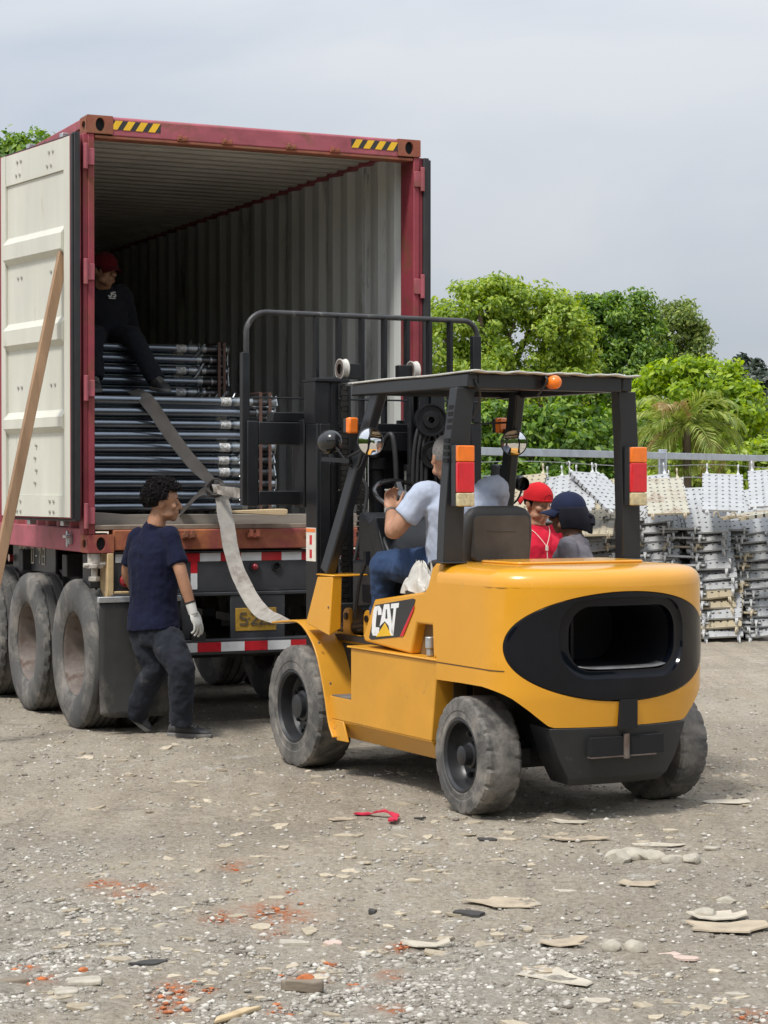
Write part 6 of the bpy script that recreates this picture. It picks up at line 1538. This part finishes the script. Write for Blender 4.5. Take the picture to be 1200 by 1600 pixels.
mb = MB(); cpt = JJ['neck'] + Vector((.06, -.16, -.13)); mb.tube(smooth_path([JJ['neck'] + Vector((-.075, -.02, -.0)), JJ['neck'] + Vector((-.01, -.115, -.045)), cpt], 6), .0022, 6); mb.tube(smooth_path([JJ['neck'] + Vector((.085, -.0, -.005)), JJ['neck'] + Vector((.085, -.085, -.05)), cpt], 6), .0022, 6); mb.tube([cpt, cpt + Vector((.005, -.005, -.09))], .003, 6); mb.box(cpt + Vector((0, -.004, -.012)), (.018, .012, .03)); mb.build('neck_cord', M_cordw, rc, 50)
nc, (hd, f, u, l), JJ = standing(887, 800, 12.65, (-.80, .25), 'person in grey shirt and navy cap with neck flap facing the red cap man', M_sk3, M_greysh, (-1, .12, -.02), 1.0)
cap(nc, hd, f, u, l, M_cap_n, False, M_flapc); dome_hair(nc, hd, f, u, l, M_hair); face_bits(nc, hd, f, u, l, M_hair)

# --- the man sitting on the props inside the container
def KP(px, py, yk): n = Vector((-math.sin(KA), math.cos(KA), 0)); return pix_plane(px, py, Kw(0, yk, 0), n)
J = dict(head=KP(164, 420, 1.72), neck=KP(161, 448, 1.80), shL=KP(190, 458, 1.80), shR=KP(134, 458, 1.84), elL=KP(204, 495, 1.86), wrL=KP(212, 530, 1.74), elR=KP(124, 505, 1.80), wrR=KP(138, 535, 1.62),
         hipL=KP(178, 525, 1.86), hipR=KP(150, 525, 1.88), knL=KP(209, 528, 1.46), anL=KP(243, 592, 1.30), knR=KP(146, 530, 1.48), anR=KP(148, 588, 1.38), toeL=KP(262, 610, 1.08), toeR=KP(150, 610, 1.12), heelL=KP(240, 607, 1.30), heelR=KP(148, 607, 1.36))
kf = -Vector((-math.sin(KA), math.cos(KA), 0)); kr = Vector((math.cos(KA), math.sin(KA), 0))
hk = (Vector((0, 0, -.7)) + kf * .5, Vector((0, 0, -1)), kf, (20, 25, 20), .4, 35)
cm, (hd, f, u, l), JJ = person('man in dark workwear and red cap sitting on the props inside the container', Kw(.42, 1.8, 2.76), J, kf * .9 + kr * .35 + Vector((0, 0, -.12)), M_sk1, M_dkwork, M_dkwork, sleeve='long', bulk=1.05, hands={'L': hk, 'R': hk}, hem=.06, vox=.008)
cap(cm, hd, f, u, l, cloth('shade_dimmed_red_cap', (.10, .008, .012)), False); dome_hair(cm, hd, f, u, l, M_hair); face_bits(cm, hd, f, u, l, M_hair)  # cap red darkened in its base colour to imitate the shade inside the container
def chest_logo():
    o = KP(170, 464, 1.675) - Vector(cm.location); mb = MB()
    X = kr * .028; Z = Vector((0, 0, .036)); n = kf
    def S(pts):
        for a, b in zip(pts, pts[1:]): mb.bar(o + X * a[0] + Z * a[1], o + X * b[0] + Z * b[1], .010, .003, up=n)
    S([(.7, 1), (.7, .1), (0, .1), (0, .4)]); S([(1.9, 1), (1.1, 1), (1.1, .55), (1.9, .55), (1.9, .1), (1.1, .1)]); mb.bar(o - Z * .25, o + X * 1.9 - Z * .25, .008, .003, up=n)
    mb.build('chest_logo', M_logo, cm, 0)
chest_logo()
# ------------------------------------------------------------------ steel props in the container (container frame)
M_propb = pm('prop_black', (.16, .185, .22), .24, .85, .2, 5, .03, 30, (.10, .10, .10), .14, 6, stretch=(.3, 1, 1), coat=.5)
M_propz = pm('prop_zinc', (.34, .37, .39), .36, .85, .3, 22, .05, 80, (.16, .17, .17), .3, 12)
M_prin = pm('prop_inner', (.09, .095, .10), .35, .7, .2, 9, .04, 60)
M_sticker = pm('sticker_print', (.45, .45, .44), .5, 0, .6, 55)
KAXIS = KA
def prop_proto(ln, kind):
    """lies along +x from x = 0; kind changes where collar, handle and sticker sit"""
    t = bpy.data.objects.new('steel_prop', None); t.empty_display_size = .1
    ch = []
    def add(mb, name, mat, smooth=40): o = bpy.data.objects.new(name, mb.mesh(name, mat, smooth)); ch.append(o); o.parent = t
    c = ln - (.30 if kind == 0 else .24)
    mb = MB(); mb.cyl((.012, 0, 0), (c, 0, 0), .0300, n=20); add(mb, 'outer_tube', M_propb)
    mb = MB(); mb.cyl((c + .0001, 0, 0), (ln - .01, 0, 0), .0235, n=16); add(mb, 'inner_tube', M_prin)
    mb = MB(); mb.boxp(0, .008, -.037, .037, -.037, .037); add(mb, 'end_plate', M_propz, 0)
    mb = MB(); mb.boxp(ln - .008, ln, -.037, .037, -.037, .037); mb.cyl((ln - .04, 0, 0), (ln - .0081, 0, 0), .030, n=12); add(mb, 'head_plate', M_propz, 30)
    if kind == 0:
        mb = MB(); mb.cyl((c - .02, 0, 0), (c + .050, 0, 0), .034, n=18); mb.cyl((c + .056, 0, 0), (c + .07, 0, 0), .040, n=14); mb.cyl((c + .085, 0, 0), (c + .12, 0, 0), .033, n=14); add(mb, 'collar_nut', M_propz)
        mb = MB(); mb.tube(smooth_path([(c + .02, -.046, -.055), (c + .05, -.050, -.01), (c + .085, -.046, .055), (c + .095, -.042, .062)], 4), .0065, 7); mb.cyl((c + .07, -.047, .03), (c + .07, .03, .03), .008, n=8); add(mb, 'handle_pin', M_propz)
        mb = MB(); mb.lathe([(.0305, 0), (.0307, .001), (.0307, .075), (.0305, .076)], (c - .115, 0, 0), (1, 0, 0), 20); add(mb, 'sticker', M_sticker)
    else:
        mb = MB(); mb.cyl((c - .01, 0, 0), (c + .03, 0, 0), .033, n=16); mb.cyl((c + .10, 0, 0), (c + .115, 0, 0), .032, n=12); add(mb, 'collar_nut', M_propz)
    return t, ch
def put_prop(kind_proto, pos, ang, label):
    t, ch = kind_proto; r = t.copy(); col.objects.link(r); r.location = pos; r.rotation_euler = ang; tag(r, label, 'steel prop', 'black steel scaffolding props lying in the container')
    for o in ch: c = o.copy(); col.objects.link(c); c.parent = r
protoA = prop_proto(1.375, 0); protoB = prop_proto(1.375, 1)
def make_props():
    r_ = random.Random(12)
    for k in range(10):        # front face of the lower pile
        put_prop((protoB, protoA)[(k + 0) % 2 if k not in (4, 5) else 1], Kw(.070 + r_.uniform(-.008, .008), .30 + r_.uniform(-.012, .012), 1.502 + .0815 * k), (r_.uniform(-.6, .6), R(r_.uniform(-.3, .3)), KA), f'black steel prop in the lower pile, {ORD[k]} row up from the floor')
    for k in range(9):         # second layer seen in the gaps
        put_prop((protoB, protoA)[k % 2], Kw(.075 + r_.uniform(-.01, .01), .372, 1.543 + .0815 * k), (r_.uniform(-.6, .6), 0, KA), f'black prop behind the lower pile front, gap {ORD[k]} from the floor')
    for k in range(13):        # top layer of the lower pile
        put_prop((protoA, protoB)[k % 2], Kw(.075 + r_.uniform(-.01, .01), .385 + .086 * k, 2.236 + r_.uniform(-.003, .003)), (r_.uniform(-.6, .6), 0, KA), f'prop in the flat top of the lower pile, {ORD[k]} from the front')
    for k in range(5):
        put_prop((protoA, protoB)[k % 2], Kw(.183 + r_.uniform(-.008, .008), 1.55 + r_.uniform(-.01, .01), 2.352 + .0822 * k), (r_.uniform(-.6, .6), 0, KA), f'black steel prop in the upper pile, {ORD[k]} row from its bottom')
    for k in range(4):
        put_prop((protoB, protoA)[k % 2], Kw(.185, 1.622, 2.393 + .0822 * k), (r_.uniform(-.6, .6), 0, KA), f'black prop behind the upper pile front, gap {ORD[k]} from its bottom')
    for k in range(7):
        put_prop((protoA, protoB)[k % 2], Kw(.185 + r_.uniform(-.01, .01), 1.636 + .086 * k, 2.681), (r_.uniform(-.6, .6), 0, KA), f'prop in the flat top of the upper pile, {ORD[k]} from the front')
    # timber bearer under the pile
    mb = MB(); mb.prism([(0, 0), (2.30, 0), (2.30, .075), (.25, .082), (.10, .095), (0, .10)], 'y', 0, .10); o = mb.build('timber_bearer', M_grey_timber, None, 30, .004); o.location = Kw(.06, .17, 1.373); o.rotation_euler = (0, 0, KA); tag(o, 'weathered grey timber bearer under the prop pile at the container sill', 'timber')
    # binding bands at the right ends
    m = pm('brown_band', (.12, .065, .05), .55, .2, .15, 12, .1, 60)
    for x, y, z0, z1, lab in ((1.325, .30, 1.46, 2.30, 'left brown steel band round the lower prop pile'), (1.395, .30, 1.46, 2.30, 'right brown steel band round the lower prop pile'), (1.48, 1.55, 2.31, 2.73, 'left brown steel band round the upper prop pile'), (1.522, 1.55, 2.31, 2.73, 'right brown steel band round the upper prop pile')):
        mb = MB(); mb.boxp(-.011, .011, -.045, -.041, z0, z1); mb.boxp(-.011, .011, -.041, .55, z1 - .0005, z1 + .0035); o = mb.build('steel_band', m, None, 0); o.location = Kw(x, y, 0); o.rotation_euler = (0, 0, KA); tag(o, lab, 'steel band', 'brown bands round the prop piles')
make_props()

# ------------------------------------------------------------------ webbing slings
M_sling = pm('grey_webbing', (.37, .345, .31), .85, 0, .16, 14, .6, 240, (.17, .13, .11), .40, 7)
M_slingd = pm('dark_webbing', (.055, .05, .046), .85, 0, .2, 10, .5, 240, (.05, .045, .04), .3, 6)
def ribbon(name, pts, widths, mat, label, sub=7):
    """pts: (point, across vector); flat band"""
    P_ = smooth_path([p for p, a in pts], sub); A_ = smooth_path([a for p, a in pts], sub); mb = MB(); b = Vector(P_[0]); rings = []
    for i, (p, a) in enumerate(zip(P_, A_)):
        f = i / sub; k = min(int(f), len(widths) - 2); w = widths[k] + (widths[k + 1] - widths[k]) * (f - k); a = a.normalized(); d = (P_[min(i + 1, len(P_) - 1)] - P_[max(i - 1, 0)]).normalized(); n = d.cross(a).normalized() * .003
        w *= 1 + .014 * math.sin(i * .7) + .010 * math.sin(i * 1.9); nn = d.cross(a).normalized(); cu = .007 * math.sin(i * .45 + 1) + .002 * math.sin(i * .9)
        cross = [(-.5, cu), (-.25, cu * .3 + .002 * math.sin(i * 2.1)), (0, -cu * .4), (.25, cu * .3 - .002 * math.sin(i * 1.6)), (.5, cu)]
        rings.append([p - b + a * w * q + nn * (z - .0015) for q, z in cross] + [p - b + a * w * q + nn * (z + .0015) for q, z in cross[::-1]])
    mb.loft(rings); o = mb.build(name, mat, None, 40); o.location = b; tag(o, label, 'sling', 'lifting slings on the load'); return o
kx_ = Vector((math.cos(KA), math.sin(KA), 0)); up_ = Vector((0, 0, 1))
ac = lambda x, z=0: kx_ * x + up_ * z
ribbon('webbing_sling', [(KP(205, 611, .62), ac(1, .2)), (KP(221, 616, .30), ac(1, .35)), (KP(236, 634, .235), ac(1, .7)), (KP(268, 680, .15), ac(1, .72)), (KP(305, 728, .02), ac(1, .75)), (KP(334, 755, -.08), ac(.8, .8))], [.10, .10, .10, .095, .09, .06], M_slingd, 'dark webbing sling running from the lower prop pile down to the knot')
ribbon('webbing_sling', [(KP(280, 806, .22), ac(.5, 1)), (KP(292, 790, .10), ac(.5, 1)), (KP(312, 772, .0), ac(.45, 1)), (KP(336, 762, -.09), ac(.3, 1))], [.07, .08, .07, .05], M_slingd, 'short dark webbing sling rising to the knot from behind the curly haired man')
fl = Lw(-.66, 2.36, .845); 
ribbon('webbing_sling', [(KP(338, 757, -.10), ac(1, 0)), (KP(348, 782, -.13), ac(1, -.1)), (KP(353, 815, -.17), ac(1, -.05)), (KP(362, 860, -.25), ac(1, -.12)), (KP(376, 905, -.38), ac(1, .2)), (KP(398, 943, -.60), ac(1, .55)), (KP(420, 964, -.90), ac(1, .55)), (KP(447, 971, -1.25), ac(.55, .15) + Vector((.3, -.5, 0))), (KP(478, 971, -1.62), ac(.4, .1) + Vector((.3, -.7, 0)))], [.07, .10, .112, .112, .110, .108, .10, .095, .085], M_sling, 'long pale grey webbing sling hanging from the knot to the forklift fender')
ribbon('webbing_sling', [(KP(340, 765, -.11), ac(.1, 1)), (KP(355, 768, -.35), ac(.0, 1)), (KP(372, 770, -.8), ac(.0, 1)), (KP(392, 772, -1.50), ac(.0, 1))], [.05, .065, .065, .06], M_sling, 'grey webbing sling stretched from the knot to the forklift carriage')
def knot():
    mb = MB(); r_ = random.Random(5); c = KP(336, 762, -.10)
    for k in range(5):
        a = k * 1.3; pts = [Vector((.055 * math.cos(a + q * .9), .03 * math.sin(q * 1.1 + a), .05 * math.sin(a + q * .9))) for q in range(7)]; mb.tube(smooth_path(pts, 4), .018, 8, flat=.5)
    o = mb.build('sling_knot', M_slingd, None, 60); o.location = c; tag(o, 'bunched dark knot joining the webbing slings', 'knot')
knot()
mb = MB(); mb.prism([(-.26, .004), (.22, -.022), (.235, .0), (.232, .022), (.20, .026), (-.26, .012)], 'y', -.05, .05); o = mb.build('wooden_batten', M_timber_pale, None, 30, .004); o.location = KP(396, 801, -.02) ; o.rotation_euler = (0, 0, KA); tag(o, 'pale wooden batten sticking out across the hanging grey sling', 'batten')

# ------------------------------------------------------------------ things lying in the yard
M_card = pm('cardboard', (.40, .33, .24), .85, 0, .15, 8, .2, 50, (.24, .19, .14), .35, 6); M_cardp = pm('pale_card', (.47, .42, .34), .85, 0, .12, 8, .15, 50, (.33, .28, .22), .3, 6)
M_slab = pm('concrete_chip', (.40, .365, .30), .9, 0, .18, 14, .4, 60, (.26, .22, .17), .35, 9); M_dkwood = pm('old_wood', (.22, .18, .135), .85, 0, .2, 8, .4, 40, (.1, .08, .06), .3, 7, stretch=(.2, 1, 1)); M_dark = pm('dark_scrap', (.045, .042, .04), .7, 0, .3, 12, .3, 50)
M_pink = pm('pink_tile', (.52, .40, .34), .8, 0, .12, 12, .1, 60, (.45, .10, .06), .25, 9); M_brick = pm('brick_orange', (.44, .135, .045), .9, 0, .25, 18, .5, 70, (.3, .2, .14), .3, 8)
def flake(name, px, py, w, d, th, mat, label, cat, seed, rot=0, curl=.0, n=11):
    r_ = random.Random(seed); p = pix_ground(px, py); mb = MB(); pts = []
    for k in range(n):
        a = 2 * math.pi * k / n + r_.uniform(-.2, .2); q = r_.uniform(.50, 1.10); pts.append((w / 2 * q * math.copysign(abs(math.cos(a)) ** .7, math.cos(a)), d / 2 * q * math.copysign(abs(math.sin(a)) ** .7, math.sin(a))))
    zf = lambda x, y: curl * ((x / (w / 2)) ** 2 + .6 * (y / (d / 2)) ** 2 * r_.uniform(.7, 1)) * .5 + r_.uniform(-.2, .2) * th
    top = [(x, y, th + zf(x, y)) for x, y in pts]; bot = [(x * 1.03, y * 1.03, z - th) for x, y, z in top]
    b_ = mb.ring(bot); t_ = mb.ring(top); m_ = mb.ring([(x * .5, y * .5, th * 1.05) for x, y in pts]); mb.bridge(b_, t_); mb.bridge(t_, m_); mb.F(m_); mb.F(b_[::-1])
    o = mb.build(name, mat, None, 25, min(.004, th * .3) if th > .01 else 0); o.location = (p.x, p.y, gz(p.x, p.y) + .001); o.rotation_euler = (0, 0, R(rot)); tag(o, label, cat); return o
def stone(px, py, s, mat, label, seed):
    r_ = random.Random(seed); p = pix_ground(px, py); s = tuple(q * .8 for q in s); bm = bmesh.new(); bmesh.ops.create_icosphere(bm, subdivisions=3, radius=1)
    k = [Vector((r_.uniform(-1, 1), r_.uniform(-1, 1), r_.uniform(-1, 1))).normalized() for _ in range(9)]
    for v in bm.verts:
        c = v.co.copy(); m = min(1.0, *[(.70 + .25 * (i % 3) / 2) / max(.05, c.dot(q)) if c.dot(q) > .2 else 1.0 for i, q in enumerate(k)]); v.co = Vector((c.x * s[0], c.y * s[1], c.z * s[2])) * m
    me = bpy.data.meshes.new('stone'); bm.to_mesh(me); bm.free(); me.materials.append(mat); me.shade_smooth(); me.set_sharp_from_angle(angle=R(28))
    o = bpy.data.objects.new('stone', me); col.objects.link(o); o.location = (p.x, p.y, gz(p.x, p.y) + s[2] * .35); o.rotation_euler = (0, 0, r_.uniform(0, 6)); tag(o, label, 'stone')
flake('cardboard_scrap', 532, 1280, .16, .10, .004, M_card, 'small tan cardboard scrap just left of the red strap', 'cardboard', 1, 5, .02)
flake('cardboard_scrap', 868, 1530, .17, .34, .004, M_cardp, 'long pale cardboard strip lying diagonally in the lower right foreground', 'cardboard', 2, 52, .02)
flake('cardboard_scrap', 845, 1519, .16, .10, .004, M_card, 'short tan cardboard piece at the upper end of the diagonal strip', 'cardboard', 3, -10, .025)
flake('cardboard_scrap', 938, 1567, .13, .09, .004, M_cardp, 'triangular pale card piece at the lower end of the diagonal strip', 'cardboard', 4, 10, .01, 7)
flake('cardboard_scrap', 1130, 1457, .36, .20, .006, M_card, 'largest brown cardboard sheet with a dark gap under it at right', 'cardboard', 5, -6, .035)
flake('cardboard_scrap', 1122, 1440, .24, .15, .005, M_cardp, 'folded pale card lying just behind the largest brown cardboard sheet', 'cardboard', 6, 12, .05)
flake('cardboard_scrap', 800, 1412, .40, .22, .004, M_card, 'sandy torn cardboard half buried in the middle of the yard', 'cardboard', 7, -14, .03)
flake('cardboard_scrap', 877, 1478, .19, .16, .004, M_card, 'crumpled tan card between the half buried card and the diagonal strip', 'cardboard', 8, 20, .04)
flake('cardboard_scrap', 995, 1385, .20, .14, .004, M_card, 'thin tan card below the row of flat stones', 'cardboard', 9, -20, .03)
flake('cardboard_scrap', 905, 1312, .34, .10, .005, M_card, 'long curled brown card behind the forklift rear wheel', 'cardboard', 10, 8, .03)
flake('cardboard_scrap', 890, 1286, .22, .10, .004, M_cardp, 'dusty card lying closest to the forklift rear block', 'cardboard', 11, -8, .04)
flake('cardboard_scrap', 1030, 1318, .28, .09, .004, M_cardp, 'flat pale card strip right of the curled brown card', 'cardboard', 12, 2, .02)
flake('cardboard_scrap', 1130, 1254, .30, .16, .004, M_cardp, 'pale dusty card lying beside the right rear wheel', 'cardboard', 13, 0, .01)
flake('cardboard_scrap', 665, 1480, .19, .09, .004, M_cardp, 'white bent card scrap on the pale gravel heap', 'cardboard', 14, 6, .05)
flake('tile_chip', 1050, 1496, .11, .08, .008, M_pink, 'pinkish tile chip, the left one of a touching pair', 'tile', 15, 20, .0, 7)
flake('tile_chip', 1072, 1502, .12, .07, .008, M_pink, 'pinkish tile chip, the right one of a touching pair', 'tile', 16, -12, .0, 7)
flake('tile_chip', 880, 1394, .12, .06, .007, M_cardp, 'small white tile chip alone above the crumpled tan card', 'tile', 17, 0, .0, 6)
flake('tile_chip', 1150, 1558, .10, .06, .006, M_slab, 'small grey tile chip near the lower right corner', 'tile', 18, 0, .0, 6)
flake('tile_chip', 1110, 1326, .10, .07, .012, M_slab, 'pale chip right of the row of flat stones', 'tile', 19, 0, .0, 7)
for k, (px, py, s, lab) in enumerate(((965, 1345, (.085, .07, .05), 'leftmost stone in the row of five pale flat stones'), (990, 1341, (.10, .075, .05), 'second stone from the left in the row of five pale stones'), (1018, 1343, (.10, .06, .045), 'middle and widest stone in the row of five pale stones'), (1052, 1347, (.08, .055, .04), 'second stone from the right in the row of five pale stones'), (1080, 1347, (.065, .05, .045), 'rightmost stone in the row of five pale stones'),
        (957, 1488, (.050, .045, .04), 'rounded grey stone, left one of a pair below the crumpled card'), (993, 1489, (.058, .05, .04), 'rounded grey stone, right one of a pair below the crumpled card'), (1103, 1436, (.075, .05, .035), 'flat pale stone on the left end of the folded pale card'), (1135, 1412, (.055, .05, .03), 'pale rounded stone behind the folded pale card'))):
    stone(px, py, s, M_slab, lab, 30 + k)
for k, (px, py, w, d, th, m, rot, lab, nm, cat) in enumerate(((472, 1553, .16, .05, .035, M_dkwood, -4, 'short weathered wood block below the bright orange brick lump', 'wood_block', 'wood'), (18, 1540, .15, .04, .016, M_dkwood, 4, 'grey wood sliver at the left edge of the gravel', 'wood_sliver', 'wood'), (368, 1590, .05, .22, .014, M_timber_pale, -38, 'pale wood stick at the bottom edge of the photo', 'wood_sliver', 'wood'),
        (135, 1540, .15, .10, .014, M_slab, 0, 'larger flat grey slab chip in the left foreground gravel', 'slab_chip', 'slab'), (102, 1556, .10, .08, .012, M_slab, 20, 'smaller flat grey slab chip just left of the larger one', 'slab_chip', 'slab'), (455, 1477, .15, .09, .010, M_slab, 8, 'flat grey slab chip above the bright orange brick lump', 'slab_chip', 'slab'), (520, 1478, .09, .07, .010, M_pink, 0, 'pale square chip right of the flat grey slab chip', 'slab_chip', 'slab'),
        (758, 1312, .12, .06, .012, M_dark, -8, 'dark scrap lying below the forklift left rear wheel', 'dark_scrap', 'scrap'), (654, 1279, .07, .03, .008, M_dark, 10, 'small dark scrap right of the red strap', 'dark_scrap', 'scrap'), (735, 1430, .14, .06, .010, M_dark, -20, 'dark torn edge piece on the left of the half buried card', 'dark_scrap', 'scrap'), (583, 1429, .05, .05, .02, M_dark, 0, 'small black lump in the middle foreground', 'dark_scrap', 'scrap'), (230, 1511, .14, .06, .008, M_dark, 8, 'dark bent strip on the left gravel', 'dark_scrap', 'scrap'))):
    flake(nm, px, py, w, d, th, m, lab, cat, 60 + k, rot, .01 if th < .012 else 0, 9)
stone(478, 1533, (.045, .032, .022), M_brick, 'bright orange brick lump in the foreground gravel', 90); stone(130, 1521, (.026, .022, .013), M_brick, 'small orange brick lump in the left foreground gravel', 91); stone(66, 1535, (.022, .022, .013), M_brick, 'orange brick lump nearest the left edge', 92)
mb = MB(); pz = pix_ground(595, 1277); pts = [Vector((-.135, .06, .012)), Vector((-.06, .035, .014)), Vector((.01, .02, .03)), Vector((.065, -.03, .02)), Vector((.072, -.10, .016)), Vector((.05, -.17, .012))]
P_ = smooth_path(pts, 6); rings = []
for i, p in enumerate(P_):
    d = (P_[min(i + 1, len(P_) - 1)] - P_[max(i - 1, 0)]).normalized(); a = d.cross(Vector((.2 * math.sin(i), 0, 1))).normalized() * (.012 + .010 * math.sin(i * .4) ** 2); q = Vector((0, 0, .003 + .006 * abs(math.sin(i * .9)))); rings.append([p - a, p + a, p + a + q, p - a + q])
mb.loft(rings); o = mb.build('plastic_strap', pm('red_plastic', (.50, .02, .06), .5, 0, .2, 20), None, 40); o.location = (pz.x, pz.y, gz(pz.x, pz.y)); tag(o, 'crumpled red plastic strap lying on the dirt', 'strap')
